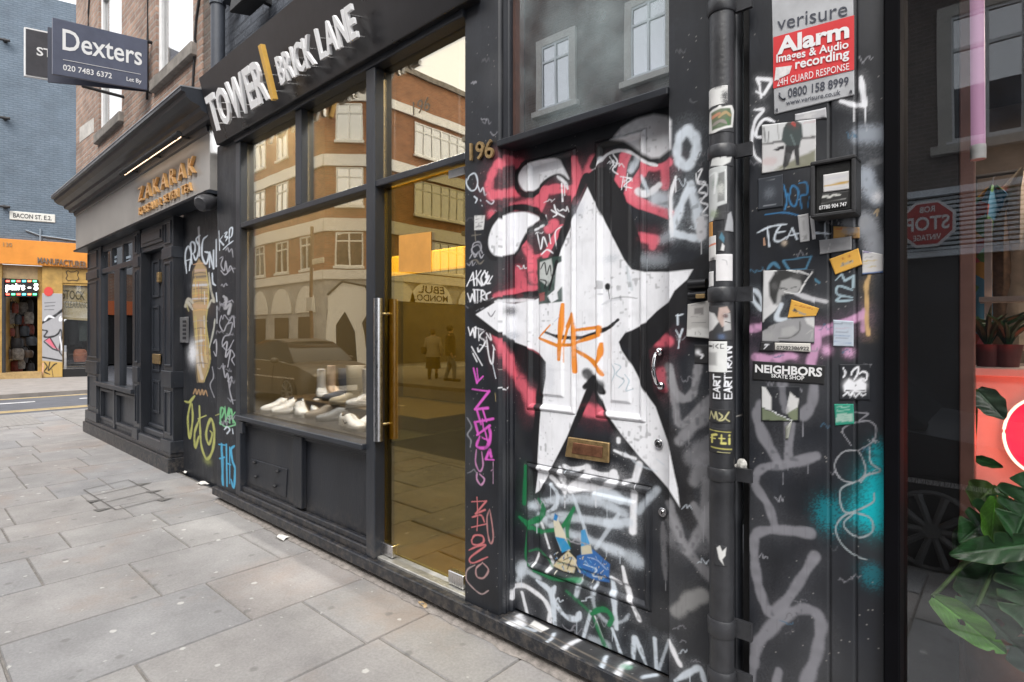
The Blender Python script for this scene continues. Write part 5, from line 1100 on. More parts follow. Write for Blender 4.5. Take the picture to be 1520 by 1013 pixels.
def spots(scale, r, soft, amt, colr, share):
    q = n.new('ShaderNodeTexVoronoi'); q.voronoi_dimensions = '2D'; q.inputs['Scale'].default_value = scale; l.new(mixc('ADD', .02, tc.outputs['Object'], nz(40, 2).outputs['Color']), q.inputs['Vector'])
    sp_ = n.new('ShaderNodeSeparateColor'); l.new(q.outputs['Color'], sp_.inputs[0])
    k = n.new('ShaderNodeMath'); k.operation = 'LESS_THAN'; k.inputs[1].default_value = share; l.new(sp_.outputs[0], k.inputs[0])
    g = n.new('ShaderNodeMath'); g.operation = 'MULTIPLY'; l.new(rng_(q.outputs['Distance'], r*scale, (r+soft)*scale, amt, 0), g.inputs[0]); l.new(k.outputs[0], g.inputs[1])
    return mixc('MIX', g.outputs[0], c, colr)
c = spots(2.3, .013, .006, .85, (.58,.565,.54), .30)
c = spots(3.7, .008, .005, .8, (.56,.55,.53), .2)
c = spots(3.1, .012, .012, .6, (.15,.145,.14), .5)
c = spots(9.0, .004, .003, .7, (.52,.51,.49), .12)
vo4 = n.new('ShaderNodeTexVoronoi'); vo4.feature = 'DISTANCE_TO_EDGE'; vo4.inputs['Scale'].default_value = .8; l.new(mixc('ADD', .12, tc.outputs['Object'], nz(6).outputs['Color']), vo4.inputs['Vector'])
c = mixc('MIX', rng_(vo4.outputs['Distance'], .0008, .003, .16, 0), c, (.12,.11,.10))
vo2 = n.new('ShaderNodeTexVoronoi'); vo2.inputs['Scale'].default_value = 4.7; l.new(tc.outputs['Object'], vo2.inputs['Vector'])
c = mixc('MIX', rng_(vo2.outputs['Distance'], .045, .085, .45, 0), c, (.14,.135,.13))
l.new(c, b.inputs['Base Color']); b.inputs['Roughness'].default_value = .6
bp = n.new('ShaderNodeBump'); bp.inputs['Strength'].default_value = .35; bp.inputs['Distance'].default_value = .004; l.new(nz(55, 6).outputs['Fac'], bp.inputs['Height']); l.new(bp.outputs[0], b.inputs['Normal'])
pv = struct(link_mesh('pavement', me, m))
PAVM = m
struct(MB().box(-13.9, 4, -.30, 2.0, -.3, -.008).box(-13.9, -5.4, 2.0, 2.12, -.3, -.008).build('pavement_bed', mat('mortar_joint', (.20,.185,.17), .95, var=.3, scale=30)))
struct(MB().box(-13.9, 4, -.46, -.30, -.3, .0).box(-14.06, -13.9, -.46, 14, -.3, -.004).build('kerb', mat('granite_kerb', (.30,.29,.28), .8, var=.2, scale=40), None, .01))
struct(MB().box(-13.9, -10.95, 2.1, 14, -.3, 0.0).build('side_pavement', mat('side_paving', (.28,.265,.25), .85, var=.2, scale=5)))
# mortar fillet and grit along the shop base
fm = MB(); n0 = 90; xs = np.linspace(-5.35, -.2, n0); vv, ff = [], []
for i, x in enumerate(xs):
    w = .012+.02*random.random(); vv += [(x, 2.034, .03+.012*random.random()), (x, 1.965-w, .003)]
for i in range(n0-1): ff.append((2*i, 2*i+2, 2*i+3, 2*i+1))
fm.add(vv, ff); struct(fm.build('mortar_fillet', mat('crumbling_mortar', (.25,.225,.205), .95, var=.35, scale=25, bump=1.0, bscale=80)))
# cover of narrow slabs let into the pavement
q0 = [G(124, 728), G(190, 713), G(243, 740), G(172, 758)]
DG = mat('dark_groove', (.15,.142,.135), .9)
gm = MB()
def groove(p, q, w=.012, z=.006):
    p, q = Vector((*p, z)), Vector((*q, z)); d = (q-p).normalized(); s = Vector((-d.y, d.x, 0))*w/2; gm.add([p-s, q-s, q+s, p+s], [(0, 1, 2, 3)])
for t in (0, .33, .66, 1):
    a = Vector((*q0[0], 0)).lerp(Vector((*q0[3], 0)), t); b_ = Vector((*q0[1], 0)).lerp(Vector((*q0[2], 0)), t); groove(a[:2], b_[:2])
groove(q0[0], q0[3], .014, .0065); groove(q0[1], q0[2], .01, .0065)
for (u, v) in ((214, 719), (230, 730), (246, 742), (143, 744), (154, 757)):
    c = G(u, v); gm.add([(c[0]-.05, c[1]-.07, .0075), (c[0]+.05, c[1]-.05, .0075), (c[0]+.01, c[1]+.07, .0075)], [(0, 1, 2)])
struct(gm.build('service_cover', DG))
for i, (u, v, s) in enumerate([(419, 800, .07), (301, 719, .08), (276, 702, .05), (632, 900, .05)]):
    c = G(u, v); lt = thing('litter', ['torn white paper scrap lying before the black step', 'crumpled white paper lying by the boarded bay', 'small white scrap at the corner of the black plinth', 'tiny tan scrap on the paving near the glass door'][i], 'litter', (c[0], c[1], 0))
    v_, f_ = [], []; N_ = 5
    for a in range(N_):
        for b_ in range(N_): v_.append((c[0]+(a/4-.5)*s*1.6*random.uniform(.85, 1.1), c[1]+(b_/4-.5)*s*random.uniform(.8, 1.1), .004+.016*random.random()))
    for a in range(N_-1):
        for b_ in range(N_-1): f_.append((a*N_+b_, a*N_+b_+1, (a+1)*N_+b_+1, (a+1)*N_+b_))
    MB().add(v_, f_).build('paper', mat('scrap_paper', (.7,.68,.64) if i < 3 else (.5,.36,.2), .8), lt)
# side road, lines, far pavement
tm = mat('tactile_slabs', (.29,.275,.26), .85, var=.1); nt = tm.node_tree; n, l = nt.nodes, nt.links
vo = n.new('ShaderNodeTexVoronoi'); vo.inputs['Scale'].default_value = 14; vo.inputs['Randomness'].default_value = 0; tc = n.new('ShaderNodeTexCoord'); l.new(tc.outputs['Object'], vo.inputs['Vector'])
bp = n.new('ShaderNodeBump'); bp.inputs['Strength'].default_value = 1; bp.inputs['Distance'].default_value = .02; bp.invert = True; l.new(vo.outputs['Distance'], bp.inputs['Height']); l.new(bp.outputs[0], n['Principled BSDF'].inputs['Normal'])
struct(MB().box(-13.85, -12.2, .6, 1.75, -.004, .006).build('tactile_paving', tm))
YL = mat('yellow_road_paint', (.42,.32,.17), .8, var=.2, scale=9); WH = mat('white_road_paint', (.6,.6,.6), .8, var=.2, scale=9)
mk = MB()
xa = G(60, 609, -.08)[0]; xb = G(60, 590, -.08)[0]; xc = G(60, 596, -.08)[0]
for (x, w) in ((xa, .11), (xa-.22, .08), (xb, .13)): mk.add([(x-w, -1, -.076), (x+w, -1, -.076), (x+w, 30, -.076), (x-w, 30, -.076)], [(0, 1, 2, 3)])
struct(mk.build('yellow_lines', YL))
mk = MB()
yy = [PX(-60, 596, xc)[0], PX(52, 593, xc)[0], PX(118, 591, xc)[0], 8.0]
for (a, b_) in ((yy[0]-2, yy[1]), (yy[2], yy[3])): mk.add([(xc-.09, a, -.076), (xc+.09, a, -.076), (xc+.09, b_, -.076), (xc-.09, b_, -.076)], [(0, 1, 2, 3)])
for x in np.arange(-40, 12, 4.0): mk.add([(x, -3.55, -.076), (x+2, -3.55, -.076), (x+2, -3.43, -.076), (x, -3.43, -.076)], [(0, 1, 2, 3)])
struct(mk.build('white_lines', WH))
xf = G(60, 584, 0)[0]
struct(MB().box(-60, xf, -.46, 30, -.3, 0.02).build('far_pavement', mat('far_paving', (.27,.25,.235), .85, var=.15, scale=3)))
struct(MB().box(-60, 40, -12, -6.4, -.3, .03).build('opposite_pavement', mat('opposite_paving', (.2,.19,.18), .85, var=.15, scale=3)))

# ------------------------------------------------------------------ leather shop across the side street
A0 = Vector((-24.8, 3.47, 0)); AV = Vector((.287, .958, 0)).normalized(); NV = Vector((AV.y, -AV.x, 0))
def Ws(u, v, out=0.0):
    dr = Vector((-CA+SA*(u-CX)/F, SA+CA*(u-CX)/F, (HY-v)/F)); o = A0+NV*out
    t = NV.dot(o)/NV.dot(dr); p = dr*t
    return ((p-A0).dot(AV), EYE+p.z)
def W3(u, v, out=0.0):
    s, z = Ws(u, v, out); return A0+AV*s+NV*out+Vector((0, 0, z))
L = thing('leather_shop_building', 'blue grey painted brick building with orange shop fascia and yellow shopfront across the side street', 'shop building', tuple(A0))
def wbox(s0, s1, o0, o1, z0, z1):
    return MB().prism([A0+AV*s0+NV*o0+Vector((0,0,z0)), A0+AV*s1+NV*o0+Vector((0,0,z0)), A0+AV*s1+NV*o1+Vector((0,0,z0)), A0+AV*s0+NV*o1+Vector((0,0,z0))], (0, 0, z1-z0))
bbm = brick('blue_grey_painted_brick', (.15,.19,.235), (.128,.168,.212), (.115,.15,.19), axis='y', stain=.22, bump=1.0, ms=.016)
zt = Ws(60, 359)[1]; zbm = Ws(60, 395)[1]
wbox(-4, 9, -6, 0, zt, 13.1).build('upper_wall', bbm, L)
ORP = mat('orange_fascia_paint', (.64,.24,.03), .5, var=.1, scale=2); YLW = mat('mustard_paint', (.40,.245,.065), .6, var=.25, scale=3)
of = wbox(-4, 9, 0.0, .16, zbm, zt).build('fascia', ORP, L, .01)
lettering('MANUFACTURER OF', [W3(56, 391, .162), W3(142, 399, .162), W3(142, 390, .162), W3(56, 382, .162)], mat('grey_letters', (.16,.12,.09), .5), of, .004, .03, .01)
lettering('130', [W3(5, 366, .162), W3(18, 367, .162), W3(18, 361, .162), W3(5, 360, .162)], mat('faint_letters', (.3,.2,.1), .6), of, .004, .01)
s = lambda u: Ws(u, 480)[0]
zg = Ws(30, 553)[1]; zd = Ws(30, 414)[1]
wbox(s(63), s(93), -.3, .04, -.05, zbm).build('pier', YLW, L)
wbox(s(55), s(63), -.6, -.1, -.05, zbm).build('door_jamb', YLW, L)
wbox(-4, s(3), -6, 0, -.05, zbm).build('wall', YLW, L)
wbox(s(3), s(55), -.25, -.1, zd, zbm).build('door_head', mat('tan_board', (.42,.30,.16), .7, var=.15), L)
wbox(s(-12), s(63), -.6, .12, -.05, zg).build('doorstep', mat('tan_step', (.4,.27,.12), .8, var=.2), L)
wbox(s(93), 9, -.3, 0, Ws(110, 424)[1], zbm).build('window_head', YLW, L)
wbox(s(93), 9, -.3, .02, -.05, Ws(110, 548)[1]).build('window_riser', DARK, L)
wbox(s(93), 9, -.9, -.85, 0, zbm).build('window_back', mat('dim_shop_back', (.05,.045,.04), .8, var=.5, scale=6), L)
wbox(s(93), 9, -.05, -.04, Ws(110, 548)[1], Ws(110, 424)[1]).build('pane', glass('leather_shop_glass', .12, (.9,.9,.9)), L)
wbox(s(-5), s(60), -2.6, -2.5, -.05, zbm).build('inner_back', DARK, L)
wbox(s(3), s(3)+.06, -.2, .02, zg, zd).box(0,0,0,0,0,0).build('door_post', BLACKB, L)
# mural on the pier
ps, pz = span(s(63)-.0, s(93), .012), span(Ws(78, 560)[1], Ws(78, 436)[1], .012)
pc = Canvas(ps, pz, lambda u, v: Ws(u, v, .05), (.36,.36,.38), 0)
pc.run([F_([(55,535),(95,538),(95,570),(55,570)], (.50,.33,.10), 1, 1), S_([(60,530),(93,536)], 3, K_), S_([(62,480),(72,474),(80,470),(94,460)], 4, K_), S_([(66,476),(72,470),(80,472)], 3, W_), S_([(62,490),(70,492),(66,500),(78,500),(86,496),(90,490),(92,500),(88,520),(94,530)], 2.5, K_), F_([(66,505),(75,502),(84,516),(88,520),(78,516)], (.62,.14,.2), 1, .6), S_([(65,507),(74,501),(86,521),(78,518),(66,508)], 1.8, K_, curve=False), S_([(90,470),(89,476),(93,473)], 3, W_), S_([(66,450),(82,449)], 1.5, (.12,.12,.13)), S_([(67,455),(81,454)], 1.5, (.12,.12,.13)), S_([(66,460),(80,460)], 1.5, (.12,.12,.13)), S_([(66,538),(70,545),(66,552),(74,556)], 2, K_), S_([(74,538),(72,550),(80,542),(84,540)], 2, K_), S_([(77,548),(79,560)], 1.5, K_), S_([(89,500),(92,520)], 3, W_), S_([(64,540),(63,556)], 4, (.7,.4,.3))])
SS, ZZ = np.meshgrid(ps, pz); base = np.array(A0)
pos = base+np.array(AV)*SS[..., None]+np.array(NV)*.05; pos[..., 2] = ZZ
sheet('painted_panel', pos, pc.rgb, PAINT, L, tuple(-NV*.01))
plate('hide_board', [W3(86, 420, .03), W3(142, 421, .03), W3(142, 401, .03), W3(86, 399, .03)], .02, YLW, L)
hd = [(98, 404), (101, 402), (104, 404), (110, 404), (114, 402), (117, 404), (115, 408), (117, 414), (114, 417), (108, 416), (101, 417), (98, 414), (100, 409), (98, 404)]
MB().tube([W3(u, v, .035) for u, v in hd], .012, 5).build('hide_outline', INK, L)
for (u, v) in ((8, 62), (8, 177), (8, 308)):
    c = W3(u, v, 0); q = MB(); q.tube([c, c+NV*.12], .06, 10); q.tube([c+NV*.12+AV*-.12, c+NV*.12+AV*.14], .045, 8); q.build('wall_tie', BLACKB, L)
MB().tube([W3(38, 372-30, .03), W3(60, 350, .03), W3(132, 360, .03)], .03, 6).tube([W3(60, 340, .03), W3(60, 360, .03)], .03, 6).build('cable', mat('painted_cable', (.2,.24,.28), .6), L)
MB().ball(W3(72, 432, .06), .001, .001, .001).build('lamp_bracket', BLACKB, L)
c = W3(75, 433, .05); MB().prism([W3(72+7*math.cos(a), 433+7*math.sin(a), .06) for a in np.linspace(0, 2*math.pi, 14, endpoint=False)], -NV*.02).build('red_disc', mat('red_paint', (.6,.06,.05), .5), L)
# poster in its window, led sign, garments
wp = thing('window_poster', 'yellow and white stock clearance poster across the top of the leather shop window', 'poster', tuple(W3(110, 475, -.08)))
plate('sheet', [W3(94, 474, -.08), W3(140, 477, -.08), W3(140, 428, -.08), W3(94, 424, -.08)], .005, mat('yellow_poster', (.55,.42,.16), .6, var=.45, scale=3, col2=(.75,.68,.5)), wp)
lettering('STOCK', [W3(92, 444, -.075), W3(126, 446, -.075), W3(126, 433, -.075), W3(92, 430, -.075)], mat('olive_letters', (.14,.12,.06), .6), wp, .002, 0, .02)
lettering('CLEARANCE', [W3(96, 457, -.075), W3(134, 458, -.075), W3(134, 449, -.075), W3(96, 447, -.075)], mat('olive_small_letters', (.2,.17,.08), .6), wp, .002, 0, .02)
ls = thing('led_sign', 'bright led sign reading repairs with coloured dashes above the leather shop doorway', 'led sign', tuple(W3(32, 440, -.05)))
MB().prism([W3(4, 441, -.09), W3(57, 441, -.09), W3(57, 416, -.09), W3(4, 414, -.09)], NV*.06).build('case', DARK, ls)
lettering('pairs - S', [W3(9, 434, -.02), W3(57, 434, -.02), W3(57, 421, -.02), W3(9, 420, -.02)], emit('led_white', (1, .97, .92), 2.2), ls, .01, .01, .03)
cols = [(1,.12,.08), (.1,.8,.3), (1,.12,.08), (.1,.7,.8), (1,.2,.1), (.1,.8,.3)]
for k, cc in enumerate(cols):
    mb = MB(); u0 = 9+k*8
    for v0 in (417.5, 437): mb.prism([W3(u0, v0+1.4, -.02), W3(u0+5.5, v0+1.4, -.02), W3(u0+5.5, v0-1.2, -.02), W3(u0, v0-1.2, -.02)], NV*.01)
    mb.build('led_dash', emit('led_dash_colour', cc, 1.6), ls)
cl_ = [mat('cloth_a', (.03,.03,.035), .5, var=.4), mat('cloth_b', (.16,.03,.02), .5, var=.5, scale=9), mat('cloth_c', (.07,.045,.03), .4, var=.5, scale=9), mat('cloth_d', (.2,.19,.18), .5, var=.6, scale=9), mat('cloth_e', (.03,.04,.055), .5, var=.5)]
def hung(u, v, w, h, m, lab, out, grp=None, nm='hanging_bag'):
    c = W3(u, v, out); t = thing(nm, lab, 'bag' if nm == 'hanging_bag' else 'jacket', tuple(c), grp); rings = []
    for k in range(8):
        f_ = k/7; r = w*(.85+.15*math.sin(math.pi*f_))*(1 if f_ < .9 else .8)
        rings.append([c+AV*(r*math.cos(a))+NV*(.5*r*math.sin(a))+Vector((0, 0, (f_-.5)*h)) for a in np.linspace(0, 2*math.pi, 12, endpoint=False)])
    MB().loft(rings).build('body', m, t, smooth=True)
    MB().tube([c+AV*-.5*w+Vector((0,0,h*.45)), c+Vector((0,0,h*.45+w)), c+AV*.5*w+Vector((0,0,h*.45))], .015, 5).build('strap', BLACKB, t)
G_ = 'bags hanging in the dark leather shop doorway'
k = 0
for v in (455, 474, 492, 510, 528, 543):
    for u in (15, 24, 34, 44):
        hung(u+random.uniform(-3, 3), v+random.uniform(-5, 5), .09+.1*random.random(), .25+.3*random.random(), cl_[(k*7+int(u)) % 5], 'small bag among the rows hanging in the dark leather shop doorway', -.9-.5*random.random(), G_); k += 1
hung(108, 494, .3, .9, mat('black_leather', (.015,.016,.018), .35, var=.2), 'black leather jacket shown in the leather shop window under the poster', -.45, None, 'jacket')
hung(122, 492, .24, .7, mat('grey_green_leather', (.07,.09,.085), .45, var=.2), 'grey green jacket shown right of the black one in the leather shop window', -.45, None, 'jacket')
hung(119, 528, .2, .45, mat('tan_leather', (.45,.17,.09), .5, var=.2), 'tan bag low down in the leather shop window', -.3)
ss = thing('street_sign', 'white street name plate reading BACON ST E.2 on the blue brick wall', 'street sign', tuple(W3(48, 321, .03)))
q = [W3(14, 326, .03), W3(82, 331, .03), W3(82, 319, .03), W3(14, 313, .03)]
plate('board', q, .03, mat('cream_plate', (.62,.61,.56), .5, var=.08), ss, .02)
lettering('BACON ST. E.2.', subquad(q, .08, .25, .92, .78), INK, ss, .004, 0, .015)

# unseen lower brick building, added to keep the sky out of the corner shop's panes
lb0 = thing('sky_blocking_building', 'low brown brick building added beyond the side street to block sky in the corner panes', 'building', (-36, -4, 0))
MB().box(-42, -34, -8.0, 1.0, 3.2, 8.6).build('wall', brick('far_brick', (.25,.13,.08), (.17,.10,.07), (.25,.21,.17), 'y', stain=.4), lb0)
MB().box(-42, -33.95, -8.0, 1.0, 0, 2.5).build('shop_front', DARK, lb0)
MB().box(-42, -33.8, -8.0, 1.0, 2.5, 3.2).build('fascia', mat('orange_red_fascia', (.5,.12,.03), .5), lb0)
for yy_ in (-6.8, -4.4, -2.0): MB().box(-34, -33.97, yy_, yy_+1.1, 4.6, 6.6).build('window', mat('far_pane', (.3,.32,.34), .2), lb0)
# ------------------------------------------------------------------ the other side of the street (seen in the shop windows)
def fbox(p, q, s0, s1, o0, o1, z0, z1, mb):
    d = (q-p).normalized(); nn = Vector((-d.y, d.x, 0))
    mb.prism([p+d*s0+nn*o0+Vector((0,0,z0)), p+d*s1+nn*o0+Vector((0,0,z0)), p+d*s1+nn*o1+Vector((0,0,z0)), p+d*s0+nn*o1+Vector((0,0,z0))], (0, 0, z1-z0)); return mb
WGD = glass('far_window_glass', .5, (.2,.2,.2)); FWH = mat('white_window_paint', (.82,.82,.80), .5, var=.05)
def fwindow(parent, p, q, s0, s1, z0, z1, nl, m=FWH, sky_backing=None, surround=None):
    mb = MB(); fw = .06
    if surround:
        o = MB(); fbox(p, q, s0-.2, s0, -.0, .07, z0-.05, z1+.2, o); fbox(p, q, s1, s1+.2, 0, .07, z0-.05, z1+.2, o); fbox(p, q, s0, s1, 0, .07, z1, z1+.2, o); fbox(p, q, s0-.3, s1+.3, 0, .16, z0-.2, z0-.05, o)
    for k in range(nl+1):
        c = s0+(s1-s0)*k/nl; fbox(p, q, c-fw/2, c+fw/2, 0, .05, z0, z1, mb)
    zt_ = z0+(z1-z0)*.72
    for zz in (z0, zt_, z1-fw): fbox(p, q, s0, s1, .001, .045, zz, zz+fw, mb)
    fbox(p, q, s0-.08, s1+.08, 0, .12, z0-.1, z0, mb)
    w = mb.build('window', m, parent)
    g = MB(); fbox(p, q, s0, s1, .006, .014, z0, z1, g); g.build('pane', WGD, w)
    if surround: o.build('surround', surround, w)
OC = thing('opposite_corner_building', 'brown brick corner building with white bands and windows, mirrored in the shop glass', 'building', (-22, -9, 0))
bx_ = brick('brown_brick_x', (.40,.155,.07), (.27,.105,.05), (.34,.24,.16), 'x', stain=.3, bump=.4); by_ = brick('brown_brick_y', (.40,.155,.07), (.27,.105,.05), (.34,.24,.16), 'y', stain=.3, bump=.4)
PA, PB_, PC, PD = Vector((-46, -8.51, 0)), Vector((-22.2, -8.51, 0)), Vector((-20.7, -10.0, 0)), Vector((-20.7, -34, 0))
# walls face the street: segment direction chosen so the normal points out
segs = [(PB_, PA, bx_), (PC, PB_, bx_), (PD, PC, by_)]
BANDW = mat('white_band_render', (.80,.79,.77), .7, var=.08); GFW = mat('pale_ground_floor', (.46,.46,.46), .7, var=.2, scale=1.5)
for (p, q, m) in segs:
    p, q = (q, p)
    if (Vector((-(q-p).y, (q-p).x, 0))).dot(Vector((-10, 0, 0))-p) < 0: p, q = q, p
    Ls = (q-p).length
    fbox(p, q, 0, Ls, -.5, 0, 4.0, 13.6, MB()).build('wall', m, OC)
    fbox(p, q, 0, Ls, -.5, -.02, -.1, 4.0, MB()).build('ground_floor', GFW, OC)
    for (z0, z1) in ((11.6, 12.0), (8.8, 9.3), (6.0, 6.55), (3.9, 4.3), (13.5, 13.75)):
        fbox(p, q, 0, Ls, -.01, .1, z0, z1, MB()).build('band', BANDW if z1 < 13 else STN, OC)
    if Ls < 4:
        for z0, z1 in ((9.9, 11.5), (7.1, 8.75), (4.45, 5.95)): fwindow(OC, p, q, .5, Ls-.5, z0, z1, 2)
        dq = MB(); fbox(p, q, .1, Ls-.1, 0, .02, .1, 2.6, dq); dq.build('dark_doorway', DARK, OC)
    elif abs(p.y-q.y) < .1:
        for k in range(7):
            ss_ = (Ls-(1.0+k*2.35)-1.1) if q.x > p.x else 1.0+k*2.35
            for z0, z1 in ((9.9, 11.5), (7.1, 8.75), (4.45, 5.95)): fwindow(OC, p, q, ss_, ss_+1.1, z0, z1, 2)
            dq = MB(); fbox(p, q, ss_-.2, ss_+1.1, 0, .03, .5, 2.3, dq); dq.build('shop_opening', mat('brown_opening', (.06,.04,.03), .5), OC)
            ar = MB(); d = (q-p).normalized(); nn = Vector((-d.y, d.x, 0)); cc = p+d*(ss_+.45)
            ar.prism([cc+d*(.95*math.cos(a))+Vector((0,0,2.5+1.2*math.sin(a)))+nn*.0 for a in np.linspace(0, math.pi, 16)], nn*.05); ar.build('white_arch', FWH, OC)
    else:
        for k in range(3):
            ss_ = 2.2+k*5.4
            if q.y < p.y: pass
            else: ss_ = Ls-ss_-3.2
            for z0, z1 in ((9.9, 11.4), (7.1, 8.7), (4.45, 5.95)): fwindow(OC, p, q, ss_, ss_+3.2, z0, z1, 6)
        dq = MB(); dq.box(-20.69, -20.66, -18, -10.6, .2, 3.0); dq.build('shop_opening', mat('olive_opening', (.05,.045,.03), .4, var=.5, scale=1.5), OC)
        for yc in (-13.2, -10.9, -16.2):
            ar = MB(); ar.prism([(-20.69, yc+1.3*math.cos(a), 3.0+1.0*math.sin(a)) for a in np.linspace(0, math.pi, 20)], (.06, 0, 0)); an = ar.build('white_arch', FWH, OC)
            if yc == -13.2:
                lettering('EBUL', [(-20.62, -14.0, 3.45), (-20.62, -12.4, 3.45), (-20.62, -12.5, 3.8), (-20.62, -13.9, 3.8)], INK, an, .004, 0, .01)
                lettering('MONDO.', [(-20.62, -14.2, 3.08), (-20.62, -12.2, 3.08), (-20.62, -12.2, 3.38), (-20.62, -14.2, 3.38)], INK, an, .004, 0, .01)
MB().box(-45, -21.3, -33, -9.6, 13.0, 13.2).build('roof', STN, OC)
# black and white mural on the pale ground floor of the corner
pc_ = Vector((-21.45, -9.25, 0)); d = (PC-PB_).normalized(); nn = Vector((.704, .710, 0))
mp_ = [(-1.0, .2), (-.9, 3.2), (-.3, 3.8), (.7, 3.6), (.95, 2.6), (.6, 2.0), (.75, 1.0), (1.0, .2), (.35, .2), (.25, 1.6), (-.2, 2.5), (-.55, 1.9), (-.5, .2)]
MB().prism([pc_+d*a+Vector((0,0,z))+nn*.03 for a, z in mp_], nn*.01).build('mural', FWH, OC)
MB().tube([tuple(q) for q in [pc_+d*a+Vector((0,0,z))+nn*.05 for a, z in mp_[1:8]]], .05, 6).build('mural_outline', INK, OC)

OR_ = thing('opposite_shop_building', 'dark brick building with framed sash windows and shuttered shop, mirrored in the right window', 'building', (-3, -9, 0))
p, q = Vector((9, -8.51, 0)), Vector((-13.3, -8.51, 0))
if Vector((-(q-p).y, (q-p).x, 0)).y < 0: p, q = q, p
Ls = (q-p).length; so = lambda x: abs(x-p.x)
dbx = brick('dark_brick_x', (.13,.10,.085), (.10,.08,.07), (.15,.13,.12), 'x', stain=.4, bump=.4); dby = brick('dark_brick_y', (.13,.10,.085), (.10,.08,.07), (.15,.13,.12), 'y', stain=.4)
fbox(p, q, 0, Ls, -6, 0, 4.05, 12.6, MB()).build('wall', dbx, OR_)
MB().box(-13.31, -13.30, -14.4, -8.55, 0, 12.5).build('side_wall', dby, OR_)
fbox(p, q, 0, Ls, -.4, -.02, -.1, 4.05, MB()).build('ground_floor', mat('dark_shop_front', (.02,.022,.026), .4), OR_)
cream = mat('cream_stucco', (.42,.40,.36), .8, var=.1)
for xc in (-12.6, -9.65, -6.75, -3.75, -.35, 3.0, 6.0):
    for (z0, z1) in ((8.0, 9.8), (4.9, 7.1)):
        a, b_ = sorted((so(xc-.47), so(xc+.47))); fwindow(OR_, p, q, a, b_, z0, z1, 2, mat('grey_sash', (.6,.62,.62), .5), None, cream)
sh = MB()
for k in range(12): fbox(p, q, so(-13.2) if so(-13.2) < so(8.8) else so(8.8), max(so(-13.2), so(8.8)), 0, .05, 3.02+k*.08, 3.065+k*.08, sh)
sh.build('roller_shutter', mat('grey_shutter', (.62,.68,.72), .45, 0), OR_)
fbox(p, q, .1, Ls-.1, 0, .12, 2.9, 3.0, MB()).build('sill_band', mat('pale_band', (.72,.76,.8), .6), OR_)
fbox(p, q, .1, Ls-.1, 0, .14, 3.98, 4.1, MB()).build('cornice', mat('pale_cornice', (.66,.7,.74), .6), OR_)
oc = Vector((-1.16, -8.30, 3.47))
os_ = thing('octagon_sign', 'red octagonal shop sign reading STOP fixed before the grey shutter across the street', 'sign', tuple(oc))
o8 = lambda r: [oc+Vector((-r*math.cos(a), 0, r*math.sin(a))) for a in np.linspace(math.pi/8, math.pi*2+math.pi/8, 8, endpoint=False)]
MB().prism(o8(.44), (0, .03, 0)).build('rim', WHITE, os_)
MB().prism([v+Vector((0, .031, 0)) for v in o8(.39)], (0, .006, 0)).build('face', mat('red_sign', (.45,.035,.03), .5), os_)
def osl(t, w, z, h): lettering(t, [oc+Vector((w, .04, z)), oc+Vector((-w, .04, z)), oc+Vector((-w, .04, z+h)), oc+Vector((w, .04, z+h))], WHITE, os_, .003, 0, .02)
osl('STOP', .32, -.12, .25); osl('ROB', .11, .2, .11); osl('VINTAGE', .2, -.29, .1)
sp = thing('signpost', 'tall brown traffic post with small plates on the far pavement, seen in the shop window', 'post', (-19.8, -6.6, 0))
MB().tube([(-19.8, -6.6, 0), (-19.8, -6.6, 5.6)], .07, 10).build('pole', mat('rusty_brown', (.16,.09,.05), .7, var=.3), sp)
MB().box(-20.05, -19.6, -6.66, -6.52, 2.4, 2.9).build('plate', mat('pale_sign_plate', (.5,.5,.48), .6), sp, .01)
MB().box(-19.7, -18.9, -6.64, -6.56, 4.15, 4.35).build('arm_sign', mat('cream_arm_sign', (.6,.55,.45), .6), sp, .01)
